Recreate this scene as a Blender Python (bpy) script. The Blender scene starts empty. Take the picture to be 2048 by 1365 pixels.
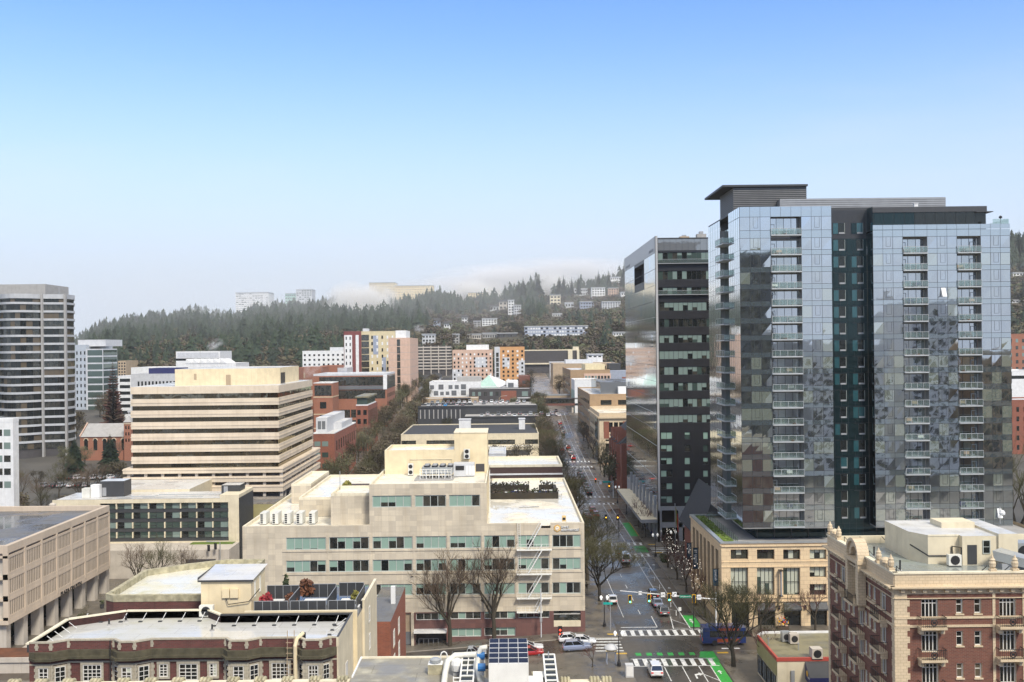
import bpy, math, random
import numpy as np
from mathutils import Vector, Matrix, noise
R=math.radians; rnd=random.Random(7)
sc=bpy.context.scene; COL=sc.collection
# ---------------------------------------------------------------- camera frame: pixel (2048 wide) -> world
F=2000.0; CX=1012.0; CY=693.0; H=50.5; TH=R(.62); CT=math.cos(TH); ST=math.sin(TH)
def P(px,py,Y):
    u=px-CX; v=CY-py
    return ((u*CT+v*ST)/F*Y, Y, H+(-u*ST+v*CT)/F*Y)
def proj(x,y,z):
    a=x/y*F; b=(z-H)/y*F
    return (CX+a*CT-b*ST, CY-(a*ST+b*CT))
def fr(Y,x0,y0,x1,y1):
    """pixel rectangle on the frontal plane at depth Y -> X0,X1,Z0,Z1"""
    ym=(y0+y1)/2; xm=(x0+x1)/2
    return P(x0,ym,Y)[0],P(x1,ym,Y)[0],P(xm,y1,Y)[2],P(xm,y0,Y)[2]
def zat(px,py,Y): return P(px,py,Y)[2]
def sm(a,b,x):
    t=min(1,max(0,(x-a)/(b-a))); return t*t*(3-2*t)
YS=[-3000,330,406,485,564,640,760,900,1100,1300]; ZS=[0,0,2.4,6,13,18,22,26,30,40]
def tz(x,y):
    """height of the ground"""
    z=float(np.interp(y,YS,ZS))
    s=-.072*max(0,min(12-x,52))*(1-sm(300,420,y))*sm(110,150,y)
    return z+s
# ---------------------------------------------------------------- materials
MAT={}
class NT:
    def __init__(s,name):
        s.m=bpy.data.materials.new(name); s.m.use_nodes=True; s.t=s.m.node_tree; s.b=s.t.nodes['Principled BSDF']
    def n(s,ty,**k):
        o=s.t.nodes.new('ShaderNode'+ty)
        for a,v in k.items():
            if a[0]=='_': setattr(o,a[1:],v)
            else:
                i=o.inputs[int(a[1:])] if a[0]=='i' and a[1:].isdigit() else o.inputs[a]
                s.put(i,v)
        return o
    def put(s,i,v):
        if hasattr(v,'is_output'): s.t.links.new(v,i)
        elif hasattr(v,'outputs'): s.t.links.new(v.outputs[0],i)
        else:
            if isinstance(v,(tuple,list)) and i.type=='RGBA' and len(v)==3: v=(*v,1)
            i.default_value=v
    def set(s,**k):
        for a,v in k.items(): s.put(s.b.inputs[a.replace('_',' ')],v)
        return s
    def pos(s): return s.n('NewGeometry').outputs['Position']
    def wallco(s,sx=1,sz=1,off=0):
        """(x+y, z) works on every axis-aligned wall"""
        p=s.n('SeparateXYZ',i0=s.pos()); a=s.n('Math',_operation='ADD',i0=p.outputs[0],i1=p.outputs[1])
        return s.n('CombineXYZ',i0=s.mul(a,sx),i1=s.mul(p.outputs[2],sz),i2=off).outputs[0]
    def mul(s,a,b): return s.n('Math',_operation='MULTIPLY',i0=a,i1=b).outputs[0]
    def add(s,a,b): return s.n('Math',_operation='ADD',i0=a,i1=b).outputs[0]
    def noise(s,co,scale,detail=4,rough=.55,dist=0):
        return s.n('TexNoise',Vector=co,Scale=scale,Detail=detail,Roughness=rough,Distortion=dist).outputs[0]
    def ramp(s,f,*st):
        o=s.n('ValToRGB',i0=f); e=o.color_ramp.elements
        while len(e)<len(st): e.new(.5)
        for q,(p,c) in zip(e,st):
            q.position=p; q.color=(*c,1) if isinstance(c,(tuple,list)) else (c,c,c,1)
        return o.outputs[0]
    def mix(s,f,a,b,mode='MIX'):
        o=s.n('MixRGB',_blend_type=mode); s.put(o.inputs[0],f); s.put(o.inputs[1],a); s.put(o.inputs[2],b); return o.outputs[0]
    def mapr(s,f,a,b,c,d): return s.n('MapRange',i0=f,i1=a,i2=b,i3=c,i4=d).outputs[0]
    def bump(s,h,st,d=.02):
        o=s.n('Bump',Strength=st,Distance=d,Height=h); s.put(s.b.inputs['Normal'],o.outputs[0])
def reg(n,t): MAT[n]=t.m; return t.m
def mk_plain(n,c,rough=.6,var=.12,scale=.6,metal=0.,streak=.15,dirt=(.5,.45,.35)):
    """paint / metal / concrete with mottling, grime and rain streaks"""
    t=NT(n); p=t.pos()
    a=t.noise(p,scale,5); b=t.noise(t.wallco(1.6,.09),1.0,4)
    col=t.mix(t.mapr(a,.3,.7,0,1),tuple(x*(1-var) for x in c),tuple(min(1,x*(1+var*.6)) for x in c))
    if streak: col=t.mix(t.mapr(b,.52,.78,0,streak),col,tuple(x*y for x,y in zip(c,dirt)))
    t.set(Base_Color=col,Roughness=t.mapr(t.noise(p,3,3),.2,.8,max(.03,rough-.12),min(1,rough+.12)),Metallic=metal)
    return reg(n,t)
def mk_brick(n,c1,c2,mortar,bw=.42,bh=.14,dark=.25,rough=.85):
    t=NT(n); w=t.wallco()
    br=t.n('TexBrick',Vector=w,Color1=c1,Color2=c2,Mortar=mortar,Scale=1.,i4=1.)
    br.inputs['Mortar Size'].default_value=.016; br.inputs['Brick Width'].default_value=bw; br.inputs['Row Height'].default_value=bh
    br.inputs['Bias'].default_value=-.1
    a=t.noise(t.pos(),.35,5); b=t.noise(t.wallco(1.2,.12),1.0,4)
    col=t.mix(t.mapr(a,.35,.7,0,dark),br.outputs[0],tuple(x*.45 for x in c1))
    col=t.mix(t.mapr(b,.55,.8,0,dark),col,tuple(x*.5 for x in c2))
    t.set(Base_Color=col,Roughness=rough); t.bump(br.outputs[1],.3,.01); return reg(n,t)
def mk_stone(n,c1,c2,joint,w=1.25,h=.95,stain=.35,rough=.7,offset=0.):
    t=NT(n); co=t.wallco()
    br=t.n('TexBrick',Vector=co,Color1=c1,Color2=c2,Mortar=joint,Scale=1.); br.offset=offset; br.squash_frequency=1
    br.inputs['Mortar Size'].default_value=.018; br.inputs['Brick Width'].default_value=w; br.inputs['Row Height'].default_value=h
    a=t.noise(t.pos(),.16,6,.6); b=t.noise(t.wallco(.9,.07),1.0,5,.6); d=t.noise(t.wallco(.5,4.0),.5,3)
    col=t.mix(t.mapr(a,.42,.7,0,stain),br.outputs[0],tuple(x*.62 for x in c2))
    col=t.mix(t.mapr(b,.5,.75,0,stain),col,(c1[0]*.6,c1[1]*.55,c1[2]*.48))
    col=t.mix(t.mapr(d,.5,.8,0,.25),col,tuple(min(1,x*1.15) for x in c1))
    t.set(Base_Color=col,Roughness=rough); return reg(n,t)
def mk_roof(n,dry,wet,stain,amt=.5,scale=.12,wetr=.12):
    """flat membrane: ponded wet areas shine, the rest is matt with algae stains"""
    t=NT(n); p=t.pos()
    a=t.mapr(t.noise(p,scale,4,.5),.5-.22*amt,.5+.12,0,1); b=t.noise(p,.5,6,.65); g=t.noise(p,4,3)
    col=t.mix(t.mapr(b,.5,.72,0,.8),dry,stain); col=t.mix(t.mul(a,.75),col,wet); col=t.mix(t.mapr(g,.3,.7,0,.12),col,tuple(x*.6 for x in dry))
    br=t.n('TexBrick',Vector=p,Color1=(1,1,1),Color2=(.93,.93,.92),Mortar=(.62,.6,.55),Scale=1.); br.inputs['Brick Width'].default_value=7.; br.inputs['Row Height'].default_value=1.9; br.inputs['Mortar Size'].default_value=.035
    col=t.mix(.75,col,br.outputs[0],'MULTIPLY')
    t.set(Base_Color=col,Roughness=t.mapr(a,.1,.75,.6,wetr)); return reg(n,t)
def mk_glass(n,tint,refl,mirror=.35,wob=.0,rough=.03,wscale=.9,inside=None):
    """opaque glazing: dark room tint under a mirror coat, panes slightly warped"""
    t=NT(n); p=t.pos()
    g=t.n('BsdfGlossy',Color=refl,Roughness=rough)
    fz=t.n('Fresnel',IOR=1.5); fac=t.n('Math',_operation='ADD',i0=fz,i1=mirror,_use_clamp=True)
    if wob:
        h=t.n('TexNoise',Vector=t.wallco(wscale,wscale*.9),Scale=1.,Detail=2.,Roughness=.4,Distortion=.6)
        bm=t.n('Bump',Strength=wob,Distance=.1,Height=h.outputs[0])
        t.put(g.inputs['Normal'],bm.outputs[0])
    col=tint
    if inside is not None:
        v=t.noise(t.wallco(.8,.5),1.0,3); col=t.mix(t.mapr(v,.4,.65,0,1),tint,inside)
    d=t.n('BsdfDiffuse',Color=col)
    m=t.n('MixShader',i0=fac,i1=d,i2=g); t.t.links.new(m.outputs[0],t.t.nodes['Material Output'].inputs[0])
    return reg(n,t)
def mk_paint(n,c,rough=.25,metal=0.,coat=.8):
    t=NT(n); a=t.noise(t.n('TexCoord').outputs['Object'],2.5,3)
    t.set(Base_Color=t.mix(t.mapr(a,.4,.75,0,.18),c,tuple(x*.5+.03 for x in c)),Roughness=rough,Metallic=metal); t.b.inputs['Coat Weight'].default_value=coat; t.b.inputs['Coat Roughness'].default_value=.06
    return reg(n,t)
def mk_leaf(n,c1,c2,rough=.75):
    t=NT(n); p=t.pos(); a=t.noise(p,.45,4); o=t.n('ObjectInfo').outputs['Random']
    col=t.mix(t.mapr(a,.35,.68,0,1),c1,c2)
    t.set(Base_Color=col,Roughness=rough); return reg(n,t)
def mk_emit(n,c,s):
    t=NT(n); t.set(Base_Color=c,Emission_Color=c); t.b.inputs['Emission Strength'].default_value=s; return reg(n,t)
# ---------------------------------------------------------------- mesh builder
class MB:
    def __init__(s): s.v=[]; s.f=[]; s.m=[]; s.ms=[]
    def mi(s,m):
        if m not in s.ms: s.ms.append(m)
        return s.ms.index(m)
    def face(s,pts,m):
        k=len(s.v); s.v+=[tuple(p) for p in pts]; s.f.append(tuple(range(k,k+len(pts)))); s.m.append(s.mi(m))
    def hexa(s,c,m,skip=()):
        """c: 8 corners, bottom 4 ccw then top 4"""
        k=len(s.v); s.v+=[tuple(p) for p in c]; i=s.mi(m)
        for n,q in enumerate(((0,3,2,1),(4,5,6,7),(0,1,5,4),(1,2,6,5),(2,3,7,6),(3,0,4,7))):
            if n in skip: continue
            s.f.append(tuple(k+j for j in q)); s.m.append(i)
    def box(s,x0,x1,y0,y1,z0,z1,m,skip=(),top=None):
        if x0>x1: x0,x1=x1,x0
        if y0>y1: y0,y1=y1,y0
        if z0>z1: z0,z1=z1,z0
        if top and 1 not in skip:
            skip=tuple(skip)+(1,); s.face([(x0,y0,z1),(x1,y0,z1),(x1,y1,z1),(x0,y1,z1)],top)
        s.hexa([(x0,y0,z0),(x1,y0,z0),(x1,y1,z0),(x0,y1,z0),(x0,y0,z1),(x1,y0,z1),(x1,y1,z1),(x0,y1,z1)],m,skip)
    def prism(s,pts,z0,z1,m,top=None,cap=True):
        n=len(pts); k=len(s.v); s.v+=[(x,y,z0) for x,y in pts]+[(x,y,z1) for x,y in pts]; i=s.mi(m)
        for a in range(n):
            b=(a+1)%n; s.f.append((k+a,k+b,k+n+b,k+n+a)); s.m.append(i)
        if cap:
            s.f.append(tuple(range(k+n,k+2*n))); s.m.append(s.mi(top or m)); s.f.append(tuple(range(k+n-1,k-1,-1))); s.m.append(i)
    def tube(s,path,r,m,n=6,cap=True):
        path=[Vector(p) for p in path]; rs=r if isinstance(r,(list,tuple)) else [r]*len(path); i=s.mi(m); rings=[]
        d=(path[1]-path[0]).normalized(); u=d.orthogonal().normalized()
        for j,p in enumerate(path):
            a=path[max(0,j-1)]; b=path[min(len(path)-1,j+1)]; d=(b-a).normalized()
            u=(u-d*u.dot(d)); u=u.normalized() if u.length>1e-6 else d.orthogonal().normalized(); w=d.cross(u); k=len(s.v)
            for q in range(n):
                an=2*math.pi*q/n; s.v.append(tuple(p+(u*math.cos(an)+w*math.sin(an))*rs[j]))
            rings.append(k)
        for a,b in zip(rings,rings[1:]):
            for q in range(n):
                s.f.append((a+q,a+(q+1)%n,b+(q+1)%n,b+q)); s.m.append(i)
        if cap:
            s.f.append(tuple(rings[0]+q for q in range(n-1,-1,-1))); s.m.append(i); s.f.append(tuple(rings[-1]+q for q in range(n))); s.m.append(i)
    def bar(s,a,b,w,m): s.tube([a,b],w*.6,m,4)
    def lathe(s,c,prof,m,n=10):
        i=s.mi(m); rings=[]
        for r,z in prof:
            k=len(s.v); s.v+=[(c[0]+r*math.cos(2*math.pi*q/n),c[1]+r*math.sin(2*math.pi*q/n),c[2]+z) for q in range(n)]; rings.append(k)
        for a,b in zip(rings,rings[1:]):
            for q in range(n): s.f.append((a+q,a+(q+1)%n,b+(q+1)%n,b+q)); s.m.append(i)
        s.f.append(tuple(rings[-1]+q for q in range(n))); s.m.append(i)
    def cyl(s,c,r,h,m,n=12,r2=None): s.lathe(c,[(0.001,0),(r,0),(r if r2 is None else r2,h),(.001,h)],m,n)
    def disc(s,c,u,v,r,m,n=12,m2=None,d=.1):
        """short drum facing u x v"""
        c=Vector(c);u=Vector(u);v=Vector(v);w=u.cross(v)*d
        ps=[c+(u*math.cos(2*math.pi*q/n)+v*math.sin(2*math.pi*q/n))*r for q in range(n)]
        s.face(ps,m)
        for q in range(n): s.face([ps[q],ps[(q+1)%n],ps[(q+1)%n]-w,ps[q]-w],m2 or m)
    def build(s,name,parent=None,loc=None,smooth=False):
        me=bpy.data.meshes.new(name)
        l=Vector(loc) if loc is not None else (parent.get('_w') and Vector(parent['_w']) if parent is not None else Vector((0,0,0)))
        lx,ly,lz=l
        me.from_pydata([(a-lx,b-ly,c-lz) for a,b,c in s.v],[],s.f)
        for m in s.ms: me.materials.append(MAT[m])
        if len(s.ms)>1: me.polygons.foreach_set('material_index',s.m)
        if smooth: me.polygons.foreach_set('use_smooth',[True]*len(s.f))
        me.update()
        o=bpy.data.objects.new(name,me); COL.objects.link(o)
        if parent is not None:
            o.parent=parent
            pw=Vector(parent['_w']); o.location=l-pw
        else: o.location=l
        o['_w']=tuple(l)
        return o
def tag(o,label=None,cat=None,group=None,kind=None):
    if label: o['label']=label
    if cat: o['category']=cat
    if group: o['group']=group
    if kind: o['kind']=kind
    return o
def thing(name,loc,label,cat,group=None):
    o=bpy.data.objects.new(name,None); COL.objects.link(o); o.location=loc; o.empty_display_size=.5; o['_w']=tuple(loc)
    return tag(o,label,cat,group)
def copy_tree(o,parent=None):
    c=o.copy(); COL.objects.link(c); c.parent=parent
    for ch in list(o.children): copy_tree(ch,c)
    return c
def place(proto,used,loc,rz,label=None,group=None,scale=None):
    """first use moves the prototype itself, later ones copy it"""
    o=copy_tree(proto) if used.get(proto.name) else proto
    used[proto.name]=1; o.location=loc; o.rotation_euler=(0,0,rz)
    if scale: o.scale=scale if isinstance(scale,tuple) else (scale,)*3
    if label: o['label']=label
    if group: o['group']=group
    return o
class PL:
    """wall plane: u runs along the wall, d outward"""
    def __init__(s,kind,at): s.k=kind; s.a=at
    def pt(s,u,z,d=0):
        return (u,s.a-d,z) if s.k=='F' else ((s.a+d,u,z) if s.k=='E' else (s.a-d,u,z))   # F faces camera, E faces +X, W faces -X
    def box(s,mb,u0,u1,z0,z1,d0,d1,m,skip=()):
        a=s.pt(u0,z0,d0); b=s.pt(u1,z1,d1); mb.box(a[0],b[0],a[1],b[1],a[2],b[2],m,skip)
    def quad(s,mb,u0,u1,z0,z1,d,m): mb.face([s.pt(u0,z0,d),s.pt(u1,z0,d),s.pt(u1,z1,d),s.pt(u0,z1,d)],m)
def wall(mb,pl,u0,u1,z0,z1,ops,dep,m,rev=None):
    """wall sheet with real openings (u0,u1,z0,z1) and reveals of depth dep"""
    zs=sorted({z0,z1,*[min(max(o[2],z0),z1) for o in ops],*[min(max(o[3],z0),z1) for o in ops]})
    for a,b in zip(zs,zs[1:]):
        if b-a<1e-5: continue
        mid=(a+b)/2; cur=u0
        for o in sorted([o for o in ops if o[2]<mid<o[3]]):
            if o[0]>cur+1e-5: pl.quad(mb,cur,o[0],a,b,0,m)
            cur=max(cur,o[1])
        if cur<u1-1e-5: pl.quad(mb,cur,u1,a,b,0,m)
    r=rev or m
    for a,b,c,d in ops:
        for q in (((a,c),(b,c)),((b,c),(b,d)),((b,d),(a,d)),((a,d),(a,c))):
            (p0,q0),(p1,q1)=q; mb.face([pl.pt(p0,q0),pl.pt(p1,q1),pl.pt(p1,q1,-dep),pl.pt(p0,q0,-dep)],r)
def win(pl,root,u0,u1,z0,z1,nx=1,nz=1,fm='frame_grey',gl=('glass_dark',),dep=.18,fw=.07,name='window',blind=None,pb=.5,seed=None,sill=None,zs=None):
    """window part (frame, bars) with a child holding its panes; blinds hang behind some panes"""
    rr=random.Random(seed) if seed is not None else rnd
    w=MB(); d=-dep
    pl.box(w,u0,u0+fw,z0,z1,d,d+.08,fm); pl.box(w,u1-fw,u1,z0,z1,d,d+.08,fm)
    pl.box(w,u0+fw,u1-fw,z0,z0+fw,d,d+.077,fm); pl.box(w,u0+fw,u1-fw,z1-fw,z1,d,d+.077,fm)
    xs=[u0+fw+(u1-u0-2*fw)*i/nx for i in range(nx+1)]; zc=[z0+fw+(z1-z0-2*fw)*(q if zs else q/nz) for q in (zs or range(nz+1))]
    for x in xs[1:-1]: pl.box(w,x-fw*.4,x+fw*.4,z0+fw,z1-fw,d,d+.06,fm)
    for z in zc[1:-1]: pl.box(w,u0+fw,u1-fw,z-fw*.35,z+fw*.35,d,d+.05,fm)
    if sill: pl.box(w,u0-.1,u1+.1,z0-.14,z0,-.02,.1,sill)
    o=w.build(name,root)
    g=MB()
    for i in range(nx):
        a,b=xs[i],xs[i+1]; m=rr.choice(gl)
        if blind and rr.random()<pb:
            f=rr.choice((1,1,1,.95,.6,.35)); zb=z1-fw-(z1-z0-2*fw)*f
            pl.quad(g,a,b,zb,z1-fw,d+.01,blind)
            if f<1: pl.quad(g,a,b,z0+fw,zb,d+.01,m)
        else: pl.quad(g,a,b,z0+fw,z1-fw,d+.01,m)
    g.build('pane',o)
    return o
def text(s,size,m,name,parent,at,rx=(1,0,0),up=(0,0,1),depth=.04,align='CENTER',width=None):
    c=bpy.data.curves.new(name,'FONT'); c.body=s; c.size=size; c.align_x=align; c.align_y='CENTER'; c.extrude=depth/2
    o=bpy.data.objects.new(name,c); COL.objects.link(o)
    bpy.context.view_layer.update()
    me=bpy.data.meshes.new_from_object(o.evaluated_get(bpy.context.evaluated_depsgraph_get())); bpy.data.objects.remove(o); bpy.data.curves.remove(c)
    me.name=name; me.materials.clear(); me.materials.append(MAT[m])
    X=Vector(rx).normalized(); Z=Vector(up).normalized(); N=X.cross(Z)
    M=Matrix((X,Z,N)).transposed()
    k=1
    if width:
        xs=[v.co.x for v in me.vertices]; k=width/max(1e-3,max(xs)-min(xs))
    for v in me.vertices: v.co=M@Vector((v.co.x*k,v.co.y,v.co.z))
    o=bpy.data.objects.new(name,me); COL.objects.link(o)
    if parent is not None: o.parent=parent; o.location=Vector(at)-Vector(parent['_w'])
    else: o.location=at
    o['_w']=tuple(at); return o
# ================================================================ materials
mk_plain('frame_grey',(.44,.47,.43),.5); mk_plain('frame_white',(.72,.70,.64),.5); mk_plain('frame_dark',(.03,.032,.035),.4)
mk_plain('black_metal',(.018,.018,.02),.45,streak=0); mk_plain('grey_metal',(.32,.33,.34),.4,streak=.1); mk_plain('white_paint',(.80,.79,.74),.5,streak=.25)
mk_plain('unit_white',(.68,.67,.60),.5,streak=.35); mk_plain('galv',(.45,.47,.47),.35,metal=.5); mk_plain('steel',(.5,.5,.5),.3,metal=.8,streak=0)
mk_plain('cream_wall',(.74,.62,.40),.75,streak=.3); mk_plain('cream_pale',(.68,.60,.43),.75,streak=.3); mk_plain('cream_coping',(.75,.68,.51),.7,streak=.5)
mk_plain('concrete',(.50,.45,.38),.8,streak=.35); mk_plain('concrete_grey',(.36,.35,.33),.8,streak=.35); mk_plain('charcoal',(.045,.047,.05),.55); mk_plain('slate',(.04,.041,.044),.8,scale=1.5)
mk_plain('pale_grey',(.55,.56,.57),.6,streak=.25); mk_plain('off_white',(.74,.74,.72),.6,streak=.25); mk_plain('blue_grey',(.30,.34,.42),.6); mk_plain('tan',(.42,.32,.21),.8,streak=.3)
mk_plain('yellow_wall',(.62,.53,.33),.75); mk_plain('orange_wall',(.58,.31,.13),.8,streak=.2); mk_plain('salmon',(.58,.40,.30),.8,streak=.2); mk_plain('maroon',(.19,.055,.05),.8)
mk_plain('dark_wall',(.06,.055,.055),.7); mk_plain('redbrown',(.17,.07,.05),.8); mk_plain('copper_green',(.36,.52,.45),.5); mk_plain('navy',(.02,.025,.11),.6,streak=.1); mk_plain('olive_wall',(.36,.32,.15),.8)
mk_plain('ochre_wall',(.62,.36,.05),.7); mk_plain('bark',(.055,.045,.03),.9,scale=2,streak=0); mk_plain('bark_dark',(.028,.024,.018),.9,scale=2,streak=0); mk_plain('twig',(.11,.078,.052),.9,scale=2,streak=0); mk_plain('twig_green',(.07,.066,.028),.9,scale=2,streak=0); mk_plain('twig_red',(.11,.05,.04),.9,scale=2,streak=0)
mk_plain('wood',(.07,.045,.03),.7); mk_plain('rust',(.25,.10,.04),.8); mk_plain('signal_yellow',(.75,.42,.02),.4,streak=0); mk_plain('sign_white',(.82,.82,.80),.4,streak=0); mk_plain('sign_green',(.0,.20,.11),.4,streak=0); mk_plain('sign_teal',(.0,.35,.30),.4,streak=0)
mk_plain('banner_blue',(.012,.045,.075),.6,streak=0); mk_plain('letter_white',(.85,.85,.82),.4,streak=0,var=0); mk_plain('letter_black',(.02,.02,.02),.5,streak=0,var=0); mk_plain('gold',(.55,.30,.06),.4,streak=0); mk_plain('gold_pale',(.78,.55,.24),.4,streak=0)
mk_plain('red_plastic',(.5,.01,.01),.35,streak=0); mk_plain('blue_plastic',(.03,.15,.38),.4,streak=0); mk_plain('rubber',(.015,.015,.016),.7,streak=0); mk_plain('coping_red',(.42,.07,.05),.6); mk_plain('balcony_metal',(.42,.44,.44),.4,streak=.1); mk_plain('soffit',(.22,.22,.21),.6)
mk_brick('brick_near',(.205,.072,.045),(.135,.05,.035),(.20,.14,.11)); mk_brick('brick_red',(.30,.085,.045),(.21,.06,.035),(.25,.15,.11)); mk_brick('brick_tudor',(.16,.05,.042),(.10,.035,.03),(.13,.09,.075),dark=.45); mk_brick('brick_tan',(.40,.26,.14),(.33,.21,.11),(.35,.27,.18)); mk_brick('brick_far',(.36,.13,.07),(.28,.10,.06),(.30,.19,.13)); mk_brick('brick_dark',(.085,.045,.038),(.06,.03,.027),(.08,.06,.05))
mk_stone('travertine',(.66,.575,.43),(.52,.455,.35),(.47,.405,.31),stain=.5); mk_stone('granite_red',(.19,.095,.08),(.145,.075,.068),(.13,.08,.07),w=.9,h=.9,rough=.4); mk_stone('sandstone',(.75,.575,.35),(.65,.49,.30),(.36,.26,.17),w=1.15,h=.75,offset=.5,stain=.25); mk_stone('terracotta',(.69,.56,.38),(.62,.50,.34),(.42,.33,.2),w=.55,h=.3,offset=.5,stain=.45); mk_stone('tudor_stone',(.50,.45,.34),(.42,.38,.30),(.30,.27,.2),w=.5,h=.35,offset=.5,stain=.5); mk_stone('band_stone',(.72,.61,.465),(.68,.57,.43),(.60,.50,.37),w=1.5,h=3.,stain=.4); mk_stone('panel_concrete',(.57,.47,.36),(.53,.44,.34),(.44,.36,.28),w=1.2,h=30.,stain=.3)
mk_stone('metal_black',(.022,.022,.025),(.018,.018,.02),(.035,.035,.038),w=1.4,h=4.1,stain=.15,rough=.35); mk_stone('tower_panel',(.42,.42,.41),(.40,.40,.40),(.22,.22,.22),w=1.5,h=4.12,stain=.1,rough=.35)
mk_roof('roof_white',(.78,.73,.60),(.76,.75,.71),(.46,.39,.27),.4,.10,.06); mk_roof('roof_tudor',(.50,.49,.43),(.66,.66,.66),(.40,.38,.18),.9,.06,.05); mk_roof('roof_grey',(.16,.16,.16),(.05,.05,.055),(.11,.10,.09),.6,.10,.08); mk_roof('roof_green',(.26,.29,.26),(.30,.32,.32),(.16,.16,.07),.8,.14,.06); mk_roof('roof_moss',(.25,.22,.13),(.17,.155,.10),(.10,.09,.035),.2,.25,.3); mk_roof('roof_near',(.27,.25,.20),(.22,.21,.19),(.60,.56,.42),.4,.45,.4); mk_roof('roof_pale',(.62,.61,.58),(.6,.6,.6),(.4,.38,.32),.4,.08,.15)
mk_roof('roof_yellowed',(.66,.62,.45),(.75,.75,.72),(.40,.37,.09),.6,.2,.2)
mk_glass('glass_dark',(.012,.014,.014),(.75,.8,.78),.02,.12); mk_glass('glass_office',(.02,.024,.022),(.8,.85,.83),.05,.15,inside=(.06,.055,.045)); mk_glass('glass_green',(.05,.075,.065),(.75,.85,.82),.08,.1); mk_glass('glass_bronze',(.02,.017,.012),(.75,.68,.52),.22,.5,wscale=.25); mk_glass('glass_tower_dark',(.012,.011,.010),(.55,.55,.55),.05,.15,inside=(.05,.042,.032)); mk_glass('glass_tan',(.11,.088,.06),(.6,.6,.6),.03,.1)
mk_glass('curtain',(.05,.06,.065),(.86,.90,.95),.60,.045,wscale=.45); mk_glass('curtain_clear',(.03,.035,.035),(.86,.90,.95),.56,.045,wscale=.45,inside=(.10,.11,.09)); mk_glass('curtain_blind',(.22,.25,.20),(.86,.9,.95),.46,.06,wscale=.5); mk_glass('spandrel',(.10,.125,.13),(.82,.88,.93),.52,.06,wscale=.45); mk_glass('recess',(.008,.018,.020),(.32,.42,.45),.05,.06); mk_glass('recess_teal',(.02,.075,.085),(.5,.65,.7),.08,.1); mk_glass('curtain_side',(.16,.165,.165),(.84,.87,.88),.52,.10,wscale=.5,rough=.06)
mk_glass('blind_green',(.27,.39,.32),(.8,.9,.85),.04,.05); mk_glass('blind_cream',(.50,.52,.42),(.8,.9,.85),.05,.05); mk_glass('blind_grey',(.19,.25,.225),(.8,.85,.85),.05,.05); mk_glass('panel_grey',(.16,.17,.18),(.7,.75,.78),.15,.05); mk_glass('car_glass',(.012,.014,.016),(.7,.75,.8),.06,0); mk_glass('solar',(.011,.012,.017),(.5,.52,.6),.03,0)
mk_emit('lit_green',(.10,1.,.55),3.); mk_emit('lit_red',(1.,.05,.02),2.5); mk_emit('lit_amber',(1.,.45,.03),3.); mk_emit('lit_white',(1.,.93,.8),.7); mk_emit('tail_red',(.55,.015,.015),.12); mk_emit('lit_globe',(.9,.9,.85),.25)
for n,c,r in (('car_white',(.75,.76,.76),.25),('car_black',(.012,.012,.014),.2),('car_grey',(.13,.135,.145),.25),('car_silver',(.42,.44,.46),.25),('car_blue',(.04,.10,.22),.2),('car_red',(.38,.015,.015),.2),('car_bluegrey',(.25,.29,.40),.22),('car_bright',(.01,.25,.60),.25),('bus_blue',(.008,.028,.13),.3),('bus_orange',(.30,.06,.02),.35)): mk_paint(n,c,r)
mk_leaf('needle',(.016,.034,.018),(.032,.052,.024)); mk_leaf('needle_dark',(.008,.019,.011),(.018,.032,.017)); mk_leaf('brush',(.125,.112,.055),(.085,.072,.042)); mk_leaf('brush_green',(.105,.118,.048),(.07,.08,.038)); mk_leaf('brush_brown',(.12,.092,.062),(.08,.06,.042)); mk_leaf('leaf_green',(.05,.07,.025),(.03,.045,.018)); mk_leaf('leaf_red',(.30,.02,.025),(.18,.015,.02)); mk_leaf('sedum',(.14,.20,.03),(.08,.13,.025)); mk_leaf('leaf_yellow',(.25,.22,.04),(.12,.12,.03)); mk_leaf('mulch',(.16,.06,.025),(.08,.035,.02)); mk_leaf('hedge_dark',(.022,.018,.012),(.04,.03,.015))
def asphalt():
    t=NT('asphalt'); p=t.pos(); a=t.noise(p,.09,5,.6,.4); w=t.mapr(a,.40,.62,0,1); b=t.noise(p,3,4)
    s=t.n('Mapping',Vector=p); s.inputs['Scale'].default_value=(1.1,.03,1); st=t.noise(s.outputs[0],1.,4)
    col=t.mix(w,(.075,.070,.063),(.03,.029,.028)); col=t.mix(t.mapr(b,.35,.7,0,.3),col,(.10,.097,.09)); col=t.mix(t.mapr(st,.45,.7,0,.5),col,(.03,.03,.03))
    bm=t.n('Bump',Strength=.12,Distance=.01,Height=t.noise(p,14,3)); fz=t.n('Fresnel',IOR=1.36); t.put(fz.inputs['Normal'],bm.outputs[0])
    g=t.n('BsdfGlossy',Color=(1,.83,.66),Roughness=t.mapr(w,0,1,.42,.2)); t.put(g.inputs['Normal'],bm.outputs[0]); d=t.n('BsdfDiffuse',Color=col)
    m=t.n('MixShader',i0=t.mul(fz.outputs[0],t.mapr(w,0,1,.7,1.5)),i1=d,i2=g); t.t.links.new(m.outputs[0],t.t.nodes['Material Output'].inputs[0]); return reg('asphalt',t)
asphalt()
def paving():
    t=NT('sidewalk'); p=t.pos(); br=t.n('TexBrick',Vector=p,Color1=(.185,.16,.125),Color2=(.14,.122,.10),Mortar=(.12,.11,.09),Scale=1.); br.offset=0
    br.inputs['Brick Width'].default_value=1.5; br.inputs['Row Height'].default_value=1.5; br.inputs['Mortar Size'].default_value=.02
    a=t.noise(p,.25,5,.6); col=t.mix(t.mapr(a,.38,.62,0,.75),br.outputs[0],(.075,.068,.055))
    t.set(Base_Color=col,Roughness=t.mapr(a,.35,.65,.65,.2)); return reg('sidewalk',t)
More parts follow.
